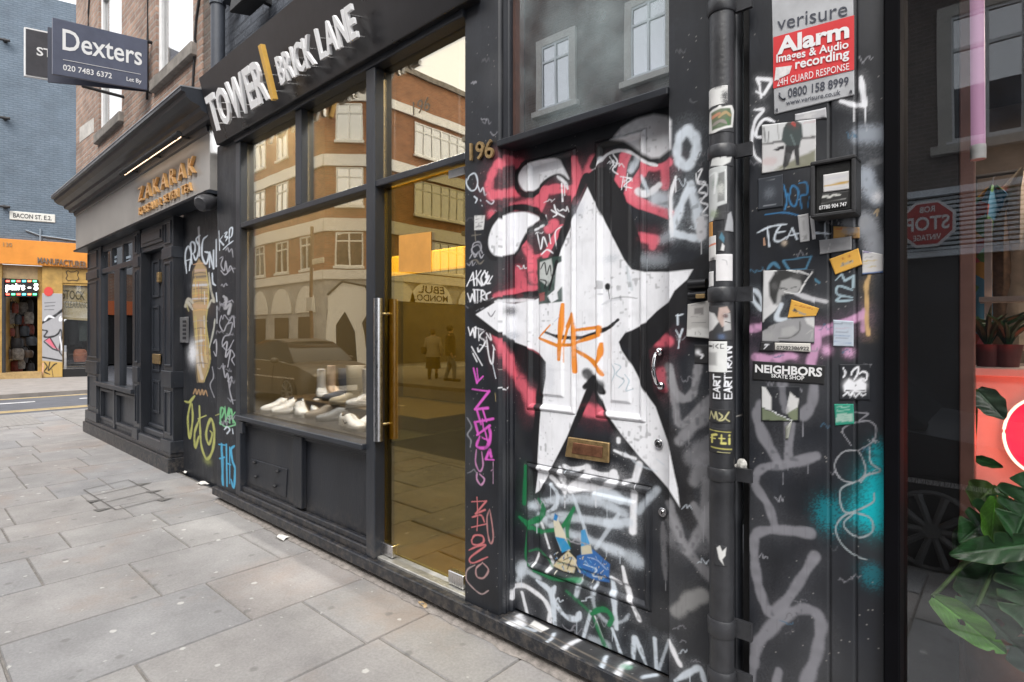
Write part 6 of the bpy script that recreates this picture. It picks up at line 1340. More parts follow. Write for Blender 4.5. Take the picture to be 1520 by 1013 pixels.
# ------------------------------------------------------------------ vehicles and people (behind the camera, seen in the glass)
RIMM = mat('dull_alloy', (.16,.165,.17), .45, .6)
def car(label, x0, x1, yc, col, flip=False):
    Lc = abs(x1-x0); t = thing('parked_car', label, 'car', ((x0+x1)/2, yc, -.08))
    zb = -.08
    sgn = -1 if flip else 1; ox = x1 if flip else x0
    paint = mat('car_paint', col, .32, .1); gl_ = mat('car_glass', (.015,.017,.02), .06, spec=.3)
    prof_ = [(0, .55, .70, .72), (.02, .32, .80, .82), (.12, .26, .92, .88), (.28, .22, 1.0, .9), (.5, .22, 1.02, .9), (.75, .22, 1.0, .9), (.92, .26, .92, .87), (.985, .34, .78, .8), (1, .5, .68, .7)]
    def ring(f, lo, hi, hw, tum=.04):
        x = ox+sgn*f*Lc
        return [(x, yc-hw*.98, zb+lo+.02), (x, yc-hw, zb+lo+(hi-lo)*.45), (x, yc-hw+tum, zb+hi-.03), (x, yc-hw*.6, zb+hi+.01), (x, yc+hw*.6, zb+hi+.01), (x, yc+hw-tum, zb+hi-.03), (x, yc+hw, zb+lo+(hi-lo)*.45), (x, yc+hw*.98, zb+lo+.02)]
    MB().loft([ring(*r) for r in prof_]).build('body', paint, t, smooth=True)
    cab = [(.2, .96, .78), (.33, 1.40, .66), (.42, 1.46, .63), (.6, 1.45, .63), (.78, 1.22, .66), (.9, .96, .74)]
    def cring(f, h, hw):
        x = ox+sgn*f*Lc; return [(x, yc-.82, zb+.95), (x, yc-hw-.02, zb+.95+(h-.95)*.6), (x, yc-hw+.05, zb+h), (x, yc+hw-.05, zb+h), (x, yc+hw+.02, zb+.95+(h-.95)*.6), (x, yc+.82, zb+.95)]
    MB().loft([cring(*r) for r in cab]).build('windows', gl_, t, smooth=True)
    rf = [(f, h+.012, hw-.03) for f, h, hw in cab[1:5]]
    MB().loft([[(ox+sgn*f*Lc, yc-hw, zb+h-.02), (ox+sgn*f*Lc, yc-hw*.6, zb+h+.012), (ox+sgn*f*Lc, yc+hw*.6, zb+h+.012), (ox+sgn*f*Lc, yc+hw, zb+h-.02)] for f, h, hw in rf]).build('roof', paint, t, smooth=True)
    for f in (.19, .80):
        for sy in (-1, 1):
            x = ox+sgn*f*Lc; y = yc+sy*.80
            w = MB(); w.tube([(x, y-.11, zb+.33), (x, y-.09, zb+.33), (x, y+.09, zb+.33), (x, y+.11, zb+.33)], [.30, .335, .335, .30], 28)
            tyre = w.build('wheel', mat('rubber', (.012,.012,.013), .8), t, smooth=True)
            r = MB(); r.tube([(x, y+sy*.10, zb+.33), (x, y+sy*.125, zb+.33)], [.06, .05], 12)
            for k in range(10):
                a = k*math.pi/5; r.tube([(x+.05*math.cos(a), y+sy*.115, zb+.33+.05*math.sin(a)), (x+.235*math.cos(a), y+sy*.118, zb+.33+.235*math.sin(a))], [.02, .026], 6)
            r.tube([(x+.24*math.cos(a), y+sy*.112, zb+.33+.24*math.sin(a)) for a in np.linspace(0, 2*math.pi, 30)], .016, 6, False)
            r.build('rim', RIMM, tyre, smooth=True)
    for sy in (-1, 1):
        x = ox+sgn*.03*Lc; MB().ball((x, yc+sy*.58, zb+.70), .08, .17, .06).build('headlight', mat('lamp_glass', (.7,.7,.72), .1), t, smooth=True)
        x = ox+sgn*.985*Lc; MB().ball((x, yc+sy*.6, zb+.72), .06, .15, .07).build('tail_light', mat('tail_glass', (.3,.02,.02), .2), t, smooth=True)
        x = ox+sgn*.3*Lc; MB().ball((x, yc+sy*.95, zb+1.0), .07, .1, .07).build('wing_mirror', paint, t, smooth=True)
    for f in (.34, .56, .77):
        for sy in (-1, 1): MB().tube([(ox+sgn*f*Lc, yc+sy*.915, zb+.32), (ox+sgn*f*Lc, yc+sy*.918, zb+.6), (ox+sgn*f*Lc, yc+sy*.88, zb+.88)], .006, 5).build('door_seam', INK, t)
    for f in (.5, .71):
        for sy in (-1, 1): MB().box(ox+sgn*f*Lc-.08, ox+sgn*f*Lc+.08, yc+sy*.90-.012, yc+sy*.90+.012, zb+.76, zb+.785).build('door_handle', STEEL, t, .004)
    MB().box(ox-.03, ox+.03, yc-.45, yc+.45, zb+.5, zb+.64).build('grille', INK, t, .01)
    MB().box(ox-.04+sgn*-.01, ox+.04, yc-.26, yc+.26, zb+.36, zb+.47).build('number_plate', WHITE, t, .004)
    st_ = MB(); st_.box(min(ox+sgn*.12*Lc, ox+sgn*.9*Lc), max(ox+sgn*.12*Lc, ox+sgn*.9*Lc), yc-.915, yc-.905, zb+.62, zb+.65).box(min(ox+sgn*.12*Lc, ox+sgn*.9*Lc), max(ox+sgn*.12*Lc, ox+sgn*.9*Lc), yc+.905, yc+.915, zb+.62, zb+.65); st_.build('trim_strip', STEEL, t)
car('brown saloon car out on the road, seen mirrored in the gold shop window', -15.5, -10.9, -2.6, (.07,.062,.052), True)
car('dark car with many spoked wheels parked at the kerb, seen mirrored in the right window', -3.79, .41, -1.28, (.012,.015,.02), True)

def person(label, x, y, face, coat, legs, hair, h=1.68, bag=None, skirt=False):
    t = thing('person', label, 'person', (x, y, .03))
    f = Vector((math.cos(face), math.sin(face), 0)); s = Vector((-f.y, f.x, 0)); o = Vector((x, y, .03))
    k = h/1.7
    def pt(a, b, z): return o+f*(a*k)+s*(b*k)+Vector((0, 0, z*k))
    J = {'pelvis': (pt(0, 0, .93), .13), 'belly': (pt(0, 0, 1.1), .125), 'chest': (pt(0, 0, 1.3), .145), 'neck': (pt(.01, 0, 1.46), .055), 'head': (pt(.02, 0, 1.58), .085), 'top': (pt(.02, 0, 1.655), .06)}
    E = [('pelvis', 'belly'), ('belly', 'chest'), ('chest', 'neck'), ('neck', 'head'), ('head', 'top')]
    for n_, b in (('l', 1), ('r', -1)):
        st_ = .1*b
        J.update({n_+'hip': (pt(0, .095*b, .88), .095), n_+'knee': (pt(.04+st_, .1*b, .48), .062), n_+'ank': (pt(-.02+st_*1.6, .1*b, .09), .04), n_+'toe': (pt(.15+st_*1.6, .11*b, .04), .035),
                  n_+'sh': (pt(0, .185*b, 1.38), .062), n_+'elb': (pt(-.05, .25*b, 1.1), .045), n_+'wri': (pt(.06, .25*b, .88), .03), n_+'hand': (pt(.09, .24*b, .80), .028)})
        E += [('pelvis', n_+'hip'), (n_+'hip', n_+'knee'), (n_+'knee', n_+'ank'), (n_+'ank', n_+'toe'), ('chest', n_+'sh'), (n_+'sh', n_+'elb'), (n_+'elb', n_+'wri'), (n_+'wri', n_+'hand')]
        for q in range(5):
            J[n_+'f%d' % q] = (pt(.10+.012*q if q < 4 else .13, .225*b+.008*(q-2)*b, .735-.006*abs(q-1.5) if q < 4 else .79), .009); E.append((n_+'hand', n_+'f%d' % q))
    names = list(J); me = bpy.data.meshes.new('body'); me.from_pydata([J[n_][0] for n_ in names], [(names.index(a), names.index(b)) for a, b in E], [])
    ob = bpy.data.objects.new('body', me); COL.objects.link(ob)
    ob.modifiers.new('skin', 'SKIN'); sub = ob.modifiers.new('sub', 'SUBSURF'); sub.levels = 1
    for i, n_ in enumerate(names):
        r = J[n_][1]*k; me.skin_vertices[0].data[i].radius = (r, r); me.skin_vertices[0].data[i].use_root = (n_ == 'pelvis')
    dg = bpy.context.evaluated_depsgraph_get(); dg.update()
    m2 = bpy.data.meshes.new_from_object(ob.evaluated_get(dg)); bpy.data.objects.remove(ob)
    bo = link_mesh('body', m2, mat('skin', (.45,.27,.2), .6), t)
    m2.polygons.foreach_set('use_smooth', [True]*len(m2.polygons))
    def ringz(z, ra, rb, ca=0): return [pt(ca+ra*math.cos(a), rb*math.sin(a), z) for a in np.linspace(0, 2*math.pi, 18, endpoint=False)]
    cb_ = MB(); cb_.loft([ringz(.80 if not skirt else .74, .17, .25), ringz(1.0, .155, .22), ringz(1.2, .155, .225), ringz(1.36, .14, .235), ringz(1.43, .10, .15), ringz(1.47, .07, .08)])
    for b, n_ in ((1, 'l'), (-1, 'r')): cb_.tube([J[n_+'sh'][0], J[n_+'elb'][0], J[n_+'wri'][0]], [.085*k, .068*k, .05*k], 12)
    cb_.build('coat', coat, t, smooth=True)
    lb_ = MB()
    if skirt: lb_.loft([ringz(.35, .2, .25), ringz(.6, .18, .23), ringz(.95, .14, .19)])
    for n_ in 'lr': lb_.tube([J[n_+'hip'][0], J[n_+'knee'][0], J[n_+'ank'][0]], [.108*k, .078*k, .058*k], 12)
    lb_.build('trousers' if not skirt else 'skirt', legs, t, smooth=True)
    hb_ = MB(); c = pt(-.01, 0, 1.605); hb_.ball(c, .108*k, .098*k, .115*k); hb_.build('hair', hair, t, smooth=True)
    fb_ = MB(); fb_.ball(pt(.108, 0, 1.575), .014, .012, .02, 8, 6)
    for b in (-1, 1): fb_.ball(pt(.098, .032*b, 1.60), .010, .012, .008, 8, 6)
    fb_.build('face_features', mat('face_tone', (.3,.16,.12), .6), t, smooth=True)
    for n_ in 'lr': 
        sb = MB(); a_, b2 = J[n_+'ank'][0], J[n_+'toe'][0]; sb.tube([a_+Vector((0,0,-.05))-f*.05, a_+Vector((0,0,-.03)), b2+f*.04], [.045*k, .055*k, .04*k], 10); sb.build('shoe', INK, t, smooth=True)
    if bag is not None:
        bg_ = thing('shoulder_bag', 'dark shoulder bag with long strap carried by the person in the pale coat', 'bag', tuple(pt(0, -.3, .95)))
        MB().box(pt(0, -.3, .9).x-.12, pt(0, -.3, .9).x+.12, pt(0, -.3, .9).y-.07, pt(0, -.3, .9).y+.07, .85, 1.12).build('body', bag, bg_, .03)
        MB().tube([pt(0, -.3, 1.1), pt(.16, -.1, 1.25), pt(.05, .12, 1.44), pt(-.14, 0, 1.3), pt(-.02, -.3, 1.1)], .012, 6).build('strap', bag, bg_)
person('person in a pale coat and long dark skirt walking away, seen in the glass door', -14.6, -8.2, -math.pi*.75, mat('pale_coat', (.38,.34,.28), .9, var=.1), mat('dark_skirt', (.03,.028,.025), .9), mat('brown_hair', (.06,.035,.02), .6), 1.66, mat('dark_bag', (.04,.03,.02), .6), True)
person('person in a black jacket and blue jeans, mirrored at the glass door edge', -13.3, -7.8, -math.pi*.2, mat('black_jacket', (.02,.02,.022), .8), mat('blue_jeans', (.13,.17,.22), .9, var=.2), mat('dark_hair', (.02,.015,.012), .6), 1.76)

# ------------------------------------------------------------------ boards over the pavement
def board(name, label, cat, x, quad, face, rim=None, thick=.03):
    t = thing(name, label, cat, tuple(quad[0]))
    plate('panel', quad, thick, face, t, .003)
    return t
def PXv(u, v, x): y, z = PX(u, v, x); return Vector((x, y, z))
xa = -7.09
q = [PXv(78, 110, xa), PXv(219, 134, xa), PXv(219, 60, xa), PXv(78, 26, xa)]
db = board('letting_board', 'dark blue letting board with white lettering and telephone number over the pavement', 'sign', xa, q, mat('slate_blue_board', (.085,.095,.14), .4, var=.1))
nb = (q[1]-q[0]).cross(q[3]-q[0]).normalized()
back = [p-nb*.04-Vector((.22*t, 0, -.0)) for p, t in zip(q, (1, .05, .05, 1))]
plate('rear_panel', back, .02, mat('navy_board', (.03,.035,.06), .5), db)
for e_ in (q[1], q[2]): MB().tube([e_-nb*.03, e_-nb*.03+Vector((0, .25, .01))], .02, 8).build('bracket', BLACKB, db)
WLT = mat('white_sign_letters', (.8,.8,.8), .5)
lettering('Dexters', subquad(q, .095, .46, .935, .84), WLT, db, .003, 0, .012)
lettering('020 7483 6372', subquad(q, .10, .10, .60, .205), WLT, db, .003, 0, .012)
lettering('Let By', subquad(q, .76, .085, .93, .19), WLT, db, .003, 0, .012)
plate('rule', [p+nb*.004 for p in subquad(q, .1, .285, .92, .292)], .003, WLT, db)
xs_ = -8.2
q2 = [PXv(36, 113, xs_), PXv(122, 127, xs_), PXv(122, 58, xs_), PXv(36, 40, xs_)]
sb_ = board('hanging_sign', 'dark grey hanging sign with white edge and lettering, half hidden behind the blue letting board', 'sign', xs_, q2, WLT)
n2 = (q2[1]-q2[0]).cross(q2[3]-q2[0]).normalized()
plate('face', [p+n2*.006 for p in subquad(q2, .025, .035, .99, .965)], .005, mat('grey_sign_face', (.05,.048,.055), .35, var=.2), sb_)
lettering('STORE', subquad(q2, .2, .46, .98, .64), WLT, sb_, .009, 0, .02)
lettering('the basement', subquad(q2, .42, .06, .8, .12), mat('dim_sign_letters', (.3,.3,.3), .6), sb_, .009)
for e_ in (q2[1], q2[2]): MB().tube([e_-n2*.02, e_-n2*.02+Vector((0, .5, 0))], .02, 8).build('bracket', BLACKB, sb_)
# security camera and intercom
c = p3(309, 301, 2.0)
sc_ = thing('security_camera', 'dark bullet security camera beside the brass lettered fascia', 'camera', tuple(c))
MB().tube([p3(297, 303, 1.86), p3(300, 302, 1.88), p3(312, 300, 1.98), p3(316, 299, 2.02)], [.055, .075, .075, .06], 16).build('housing', mat('camera_grey', (.06,.06,.065), .3), sc_, smooth=True)
MB().tube([p3(315, 299, 2.0), p3(316, 290, 2.06), p3(317, 278, 2.14)], .03, 10).build('bracket', BLACKB, sc_, smooth=True)
MB().tube([tuple(p) for p in smooth_line([tuple(p3(u, v, 2.02)) for u, v in ((311, 215), (316, 225), (308, 236), (315, 244), (310, 256), (316, 266), (314, 288))], 6)], .012, 6).build('cable', BLACKB, sc_)
ic = thing('intercom', 'grey metal door entry panel on the boarded bay left of the painted urn', 'intercom', tuple(p3(273, 508, 2.15)))
MB().box(X(268, 2.14), X(278, 2.14), 2.125, 2.158, Z(273, 509, 2.14), Z(273, 471, 2.14)).build('case', mat('zinc_case', (.3,.3,.31), .35, .6), ic, .004)
q = MB()
for k in range(5): q.box(X(271, 2.12), X(275.5, 2.12), 2.120, 2.125, Z(273, 503-k*6, 2.14)-.004, Z(273, 500-k*6, 2.14))
q.build('buttons', INK, ic)

# ------------------------------------------------------------------ drainpipes
yp, rp = 1.925, .041
xp = X(1071.5, yp)
dp = thing('drainpipe', 'black cast iron drainpipe plastered with stickers beside the panelled wall', 'drainpipe', (xp, yp, 0))
PM = mat('worn_black_iron', (.03,.031,.035), .42, var=.35, scale=7, bump=.35, bscale=60)
MB().tube([(xp, yp, -.05), (xp, yp, 4.1)], rp, 28).build('pipe', PM, dp, smooth=True)
def zc(v): return Z(1071, v, yp)
for v, hgt in ((12, .055), (228, .045), (438, .05), (702, .045), (928, .06), (1000, .045)):
    z = zc(v); mb = MB(); mb.tube([(xp, yp, z-hgt/2), (xp, yp, z-hgt/2+.006), (xp, yp, z+hgt/2-.006), (xp, yp, z+hgt/2)], [rp+.003, rp+.0065, rp+.0065, rp+.003], 28)
    mb.box(xp+rp, xp+rp+.055, yp+.01, yp+.025, z-hgt/2, z+hgt/2); mb.build('collar', PM, dp, smooth=True)
cb = thing('cable_run', 'thin black cables running down the dark gap beside the drainpipe', 'cable', (xp+.06, 2.0, 0))
for i, (dx, rr) in enumerate(((.075, .012), (.105, .007))):
    MB().tube([tuple(p) for p in smooth_line([(xp+dx+.004*math.sin(k*2.1+i), 2.03, z) for k, z in enumerate(np.linspace(-.02, 4.1, 14))], 4)], rr, 8).build('cable', BLACKB, cb, smooth=True)
c = p3(1098, 700, 2.0); gq = MB(); gq.ball(c, .03, .02, .035, 9, 7); gq.ball(c+Vector((.012, -.012, .03)), .018, .014, .02, 8, 6); gq.build('plaster_lump', mat('chipped_white', (.5,.49,.46), .9, var=.4, scale=30, bump=1), cb)
def pipe_sticker(label, v0, v1, u0, u1, base, ops, name='sticker', grp='stickers on the drainpipe', lay=0):
    rr = rp+.0012+.0006*lay
    zb, zt_ = zc(v1), zc(v0)
    th = lambda u: math.asin(max(-.995, min(.995, (u-1071.5)/16.6)))
    ax = Vector((-xp, -yp, 0)).normalized(); sx = Vector((ax.y, -ax.x, 0)); sx = sx if sx.x > 0 else -sx
    A = np.linspace(th(u0), th(u1), max(4, int((u1-u0)*1.2))); Zs_ = np.linspace(zb, zt_, max(4, int((v1-v0)*1.2)))
    cv = Canvas(A, Zs_, lambda u, v: (th(u), zc(v)), base, 0); cv.run(ops)
    AA, ZZ = np.meshgrid(A, Zs_)
    cc, s_ = np.cos(AA)[..., None], np.sin(AA)[..., None]
    pos = np.array([xp, yp, 0])+rr*(cc*np.array(ax)+s_*np.array(sx)); pos[..., 2] = ZZ
    o = sheet(name, pos, cv.rgb, PAPER, None, tuple(-ax*.0008))
    tag(o, label, 'sticker', grp)
KK = (.02,.02,.022)
pipe_sticker('torn blank white sticker near the top of the drainpipe', 135, 162, 1055, 1079, (.66,.66,.65), [B_((1076, 150), 5, 8, (.03,.03,.035), .9, .6), B_((1066, 135), 8, 3, (.03,.03,.035), .8, .6), B_((1078, 160), 5, 5, (.03,.03,.035), .9)])
pipe_sticker('green and orange cut out sticker with white border under the blank white one', 163, 202, 1054, 1087, (.03,.031,.035), [F_([(1056,168),(1066,165),(1069,162),(1072,166),(1084,163),(1087,170),(1085,195),(1070,199),(1062,202),(1055,198)], (.66,.66,.64), 1, .7), F_([(1058,171),(1070,168),(1082,168),(1084,176),(1083,192),(1070,196),(1059,197)], (.09,.13,.07), 1, 1), S_([(1060,178),(1068,175)], 5, (.45,.2,.12)), S_([(1068,180),(1076,174),(1082,178)], 4, (.35,.25,.12)), S_([(1060,190),(1070,186),(1078,190)], 4, (.25,.22,.2)), S_([(1078,184),(1080,192)], 4, (.06,.16,.05))])
pipe_sticker('ragged white paper scrap just under the upper pipe collar', 231, 252, 1056, 1086, (.03,.031,.035), [F_([(1057,248),(1060,236),(1066,234),(1070,240),(1074,232),(1078,240),(1084,238),(1082,246),(1072,252)], (.62,.63,.62), 1, 1)])
pipe_sticker('long grey and white picture sticker peeling off the upper pipe', 252, 330, 1054, 1078, (.5,.52,.52), [B_((1066, 275), 8, 9, (.2,.25,.22), .8, .8), S_([(1076,257),(1077,303)], 1.4, (.7,.7,.7)), F_([(1067,262),(1075,260),(1075,302),(1066,304)], (.1,.1,.1), .8, 1), B_((1070, 285), 5, 9, (.45,.46,.44), .9, .7), F_([(1066,310),(1079,306),(1079,331),(1060,331)], (.03,.031,.035), 1, 1), B_((1060, 320), 5, 6, (.3,.36,.25), .8), S_([(1055,262),(1064,262),(1062,290)], 3, (.66,.68,.68))])
pipe_sticker('small grey tower shaped sticker right of the orange dot', 318, 348, 1074, 1086, (.03,.031,.035), [F_([(1075,346),(1077,335),(1079,322),(1083,318),(1086,335),(1086,347)], (.36,.37,.39), 1, .8)])
pipe_sticker('orange oval half sticker at the left side of the pipe', 331, 353, 1054, 1060, (.5,.24,.06), [])
pipe_sticker('white and red torn sticker low left of the grey tower', 352, 388, 1054, 1064, (.62,.61,.6), [S_([(1054,366),(1063,364)], 4, (.6,.2,.12)), B_((1060, 386), 4, 3, KK, .8)])
pipe_sticker('teal and white drop shaped sticker beside the torn red one', 346, 376, 1066, 1076, (.03,.031,.035), [F_([(1068,356),(1071,348),(1075,356),(1074,364)], (.06,.17,.24), 1, .8), F_([(1070,374),(1072,364),(1075,368),(1074,376)], (.6,.6,.6), 1, .7)])
pipe_sticker('plain white upright sticker above the middle pipe collar', 380, 419, 1064, 1085, (.68,.67,.68), [S_([(1072,388),(1077,390),(1078,396)], 1, (.3,.3,.32), .7)])
pipe_sticker('white rounded sticker edge left above the middle collar', 404, 426, 1054, 1061, (.7,.7,.7), [])
pipe_sticker('torn pink and white collage sticker under the middle collar', 455, 505, 1055, 1085, (.04,.04,.043), [F_([(1055,462),(1062,466),(1068,478),(1060,490),(1055,494)], (.62,.62,.62), 1, 1), F_([(1068,458),(1078,456),(1082,464),(1074,470),(1080,480),(1072,486),(1066,474)], (.5,.38,.34), .9, 1), F_([(1074,466),(1082,466),(1083,490),(1074,492)], (.5,.5,.5), .8, 1), B_((1076, 470), 4, 4, (.1,.05,.05), .9), S_([(1076,478),(1082,480)], 2, KK), B_((1071, 500), 5, 4, (.1,.16,.3), .6)])
pipe_sticker('white sticker with black capitals and a smudged square', 507, 552, 1054, 1078, (.68,.69,.68), [S_([(1056,514),(1058,514)], 4, KK), S_([(1061,511),(1061,517)], 1.4, KK), S_([(1067,511),(1064,514),(1067,517)], 1.3, KK), S_([(1074,511),(1070,511),(1070,517),(1074,517)], 1.2, KK, curve=False), F_([(1055,523),(1065,523),(1065,542),(1055,542)], (.25,.25,.25), .7, 1.5)], lay=1)
EAR = [S_([(1062,588),(1062,580),(1067,580)], 2, W_, curve=False)]
def caps(u0, v, word, w, h, col, th=2.2):
    """upright block capitals turned to read up the pipe"""
    G5 = {'E': [[(0,0),(0,1)],[(0,0),(1,0)],[(0,.5),(.8,.5)],[(0,1),(1,1)]], 'A': [[(0,1),(.5,0),(1,1)],[(.25,.62),(.75,.62)]], 'R': [[(0,1),(0,0),(1,.1),(.9,.45),(0,.5),(1,1)]], 'T': [[(0,0),(1,0)],[(.5,0),(.5,1)]], 'I': [[(.5,0),(.5,1)]], 'N': [[(0,1),(0,0),(1,1),(1,0)]], 'C': [[(1,0),(0,.1),(0,.9),(1,1)]], 'M': [[(0,1),(0,0),(.5,.6),(1,0),(1,1)]]}
    out = []; k = 0
    for ch in word:
        for st_ in G5[ch]: out.append(S_([(u0+b*w, v-(k+a*.78)*h) for a, b in st_], th, col, 1, .1, curve=False))
        k += .55 if ch == 'I' else 1
    return out
pipe_sticker('black sticker with short column of white capitals, under the white capitals sticker', 553, 592, 1059, 1071, KK, caps(1061, 590, 'EART', 8, 9.2, W_, 2))
pipe_sticker('black sticker with tall column of white capitals at the right of the pipe', 512, 592, 1073, 1086, KK, caps(1075, 590, 'EARTTRAIN', 9, 9.0, W_, 2))
pipe_sticker('black sticker with yellow scribbled letters lower on the pipe', 606, 626, 1054, 1084, KK, [S_([(1056,622),(1058,610),(1062,620),(1064,610),(1066,621)], 1.6, (.5,.47,.25), curve=False), S_([(1068,611),(1072,616),(1068,622),(1074,620),(1080,610),(1076,618),(1081,623)], 1.8, (.5,.47,.25))])
pipe_sticker('black sticker with yellow block letters and small line, lowest on the pipe', 634, 670, 1054, 1086, KK, [S_([(1056,637),(1083,639)], 1.8, (.5,.46,.12)), S_([(1059,655),(1059,645),(1064,643)], 3, (.58,.54,.16), curve=False), S_([(1057,649),(1063,649)], 2, (.58,.54,.16)), S_([(1071,643),(1071,655),(1076,655)], 3, (.58,.54,.16), curve=False), S_([(1068,648),(1075,648)], 2, (.58,.54,.16)), S_([(1081,648),(1081,656)], 3, (.58,.54,.16)), S_([(1081,643),(1081,644)], 3, (.58,.54,.16)), S_([(1058,662),(1084,664)], 2.6, (.5,.46,.12), .8), S_([(1066,668),(1082,669)], 1.2, (.4,.38,.2))])
pipe_sticker('ragged white paint fleck at hand height on the lower pipe', 804, 834, 1062, 1078, (.03,.031,.035), [F_([(1065,808),(1069,804),(1072,812),(1077,806),(1076,818),(1072,824),(1074,832),(1068,824)], (.62,.62,.61), 1, .8)])
p2 = thing('drainpipe', 'blue grey painted drainpipe on the brick at the left end of the raised letter fascia', 'drainpipe', (X(323.5, 1.86), 1.86, 3.7))
x2 = X(323.5, 1.86); PM2 = mat('blue_grey_iron', (.06,.068,.085), .5, var=.15)
MB().tube([(x2, 1.86, 3.7), (x2, 1.86, 9.0)], .055, 20).build('pipe', PM2, p2, smooth=True)
z = Z(323, 4, 1.86); MB().tube([(x2, 1.86, z-.03), (x2, 1.86, z+.03)], .064, 20).box(x2+.05, x2+.16, 1.87, 1.95, z-.02, z+.02).build('collar', PM2, p2)
ob = thing('floodlight', 'black floodlight on the painted brick above the fascia', 'lamp', tuple(p3(375, 6, 1.85)))
c = p3(373, 2, 1.84); MB().prism([c+Vector((-.16, .06, -.03)), c+Vector((.14, .06, -.03)), c+Vector((.14, -.1, -.07)), c+Vector((-.16, -.1, -.07))], (0, .02, .16)).build('housing', BLACKB, ob, .008)
MB().box(c.x-.02, c.x+.02, c.y+.06, 1.99, c.z+.03, c.z+.07).build('bracket', BLACKB, ob)

# ------------------------------------------------------------------ signs, notices and boxes on the right wall
YN = YW-.004
q = [p3(1149, 170, YN), p3(1268, 141, YN), p3(1267, -6, YN), p3(1145, 14, YN)]
q[3] = p3(1145, -4, YN); q[2] = p3(1266, -26, YN)
al = thing('alarm_sign', 'silver and red metal alarm warning sign at the top of the panelled wall', 'sign', tuple(q[0]))
plate('plate', q, .006, mat('silver_plate', (.50,.51,.53), .35, .35, var=.12, scale=9), al, .002)
RDM = mat('red_print', (.62,.045,.05), .4, var=.06); DKL = mat('dark_grey_print', (.05,.055,.075), .5)
def alq(a, b): return subquad(q, a[0], a[1], b[0], b[1])
def pxq(u0, v0b, v0t, u1, v1b, v1t, y=YN): return [p3(u0, v0b, y), p3(u1, v1b, y), p3(u1, v1t, y), p3(u0, v0t, y)]
plate('red_panel', [p+Vector((0, -.0015, 0)) for p in pxq(1148, 132, 56, 1268, 104, 23)], .001, RDM, al)
lettering('verisure', pxq(1154, 46, 27, 1258, 24, 3), DKL, al, .002, 0, .0)
WP = mat('white_print', (.74,.74,.75), .5)
lettering('Alarm', pxq(1154, 83, 57, 1261, 57, 31), WP, al, .004, 0, .035)
lettering('Images & Audio', pxq(1153, 98, 82, 1260, 76, 60), WP, al, .004, 0, .018)
lettering('recording', pxq(1181, 108, 89, 1261, 91, 72), WP, al, .004, 0, .022)
lettering('24H GUARD RESPONSE', pxq(1154, 129, 118, 1261, 104, 94), WP, al, .004, 0, .0)
lettering('0800 158 8999', pxq(1170, 146, 132, 1260, 127, 114), DKL, al, .002, 0, .012)
lettering('www.verisure.co.uk', pxq(1167, 157, 150, 1248, 141, 133), DKL, al, .002, 0, .008)
plate('torn_patch', [p+Vector((0, -.003, 0)) for p in (p3(1150, 121, YN), p3(1172, 110, YN), p3(1176, 98, YN), p3(1152, 101, YN))], .001, mat('pale_torn_patch', (.66,.64,.64), .6, var=.2, scale=40), al)
ph = MB().tube([tuple(p) for p in smooth_line([tuple(p3(u, v, YN-.003)) for u, v in ((1157, 138), (1158, 143), (1162, 147), (1166, 146))], 5)], .0028, 6); ph.build('phone_symbol', DKL, al)
for (u, v) in ((1153, 163), (1263, 136)): MB().tube([p3(u, v, YN), p3(u, v, YN-.005)], .004, 10).build('screw', STEEL, al)

def note(name, label, cat, quad, base, ops, grp=None, y=None, text=(), curl=.004, lay=0):
    y = (y or YW-.002)-.0012*lay
    if text:
        t = thing(name, label, cat, tuple(p3(quad[0][0], quad[0][1], y)), grp)
        painted_plate('sheet', quad, y, ops, base, t, curl=0)
        for (w, qq, m, bo) in text: lettering(w, [p3(u, v, y) for u, v in qq], m, t, .001, 0, bo)
        return t
    o = painted_plate(name, quad, y, ops, base, None, curl=curl)
    o['label'] = label; o['category'] = cat
    if grp: o['group'] = grp
    return o
GR = (.3,.3,.3)
note('poster', 'torn poster of a dark coated figure walking before pale buildings, under the alarm sign', 'poster', [(1131,258),(1211,245),(1211,177),(1131,186)], (.50,.50,.50),
     [F_([(1131,186),(1211,175),(1211,200),(1131,212)], (.56,.57,.58), 1, 1), F_([(1131,214),(1165,207),(1211,202),(1211,208),(1165,213),(1131,219)], (.08,.08,.08), .9, 1), S_([(1134,190),(1136,210)], 4, (.12,.12,.12), .8), S_([(1141,196),(1140,211)], 3, (.1,.1,.1), .8), S_([(1154,186),(1156,206)], 3, (.3,.3,.3), .8), F_([(1131,216),(1211,205),(1211,225),(1165,246),(1131,257)], (.56,.555,.56), 1, 1), F_([(1150,252),(1180,236),(1211,222),(1211,246),(1180,252)], (.20,.20,.14), .95, 2.5), F_([(1170,180),(1180,177),(1190,184),(1192,204),(1189,206),(1187,220),(1170,222),(1166,215),(1160,208),(1163,190)], (.045,.06,.06), 1, 1), F_([(1166,216),(1186,216),(1187,246),(1182,246),(1178,222),(1170,246),(1163,252),(1162,246)], (.025,.025,.027), 1, .9), S_([(1176,183),(1180,186)], 5, (.4,.06,.05), 1), F_([(1147,222),(1164,216),(1164,222),(1153,224)], (.02,.02,.022), 1, .8), S_([(1174,200),(1180,216)], 4, (.13,.17,.17), .8), S_([(1136,240),(1148,240)], 12, (.55,.42,.42), .6, .5), S_([(1193,183),(1210,180)], 3, (.5,.38,.4), .6)])
note('paper_scrap', 'torn pale paper strip between the alarm sign and the walking figure poster', 'paper', [(1180,180),(1227,176),(1226,160),(1180,170)], (.40,.40,.42), [B_((1200,172), 12, 4, (.55,.55,.55), .9), B_((1222,178), 5, 5, (.05,.05,.055), .9)])
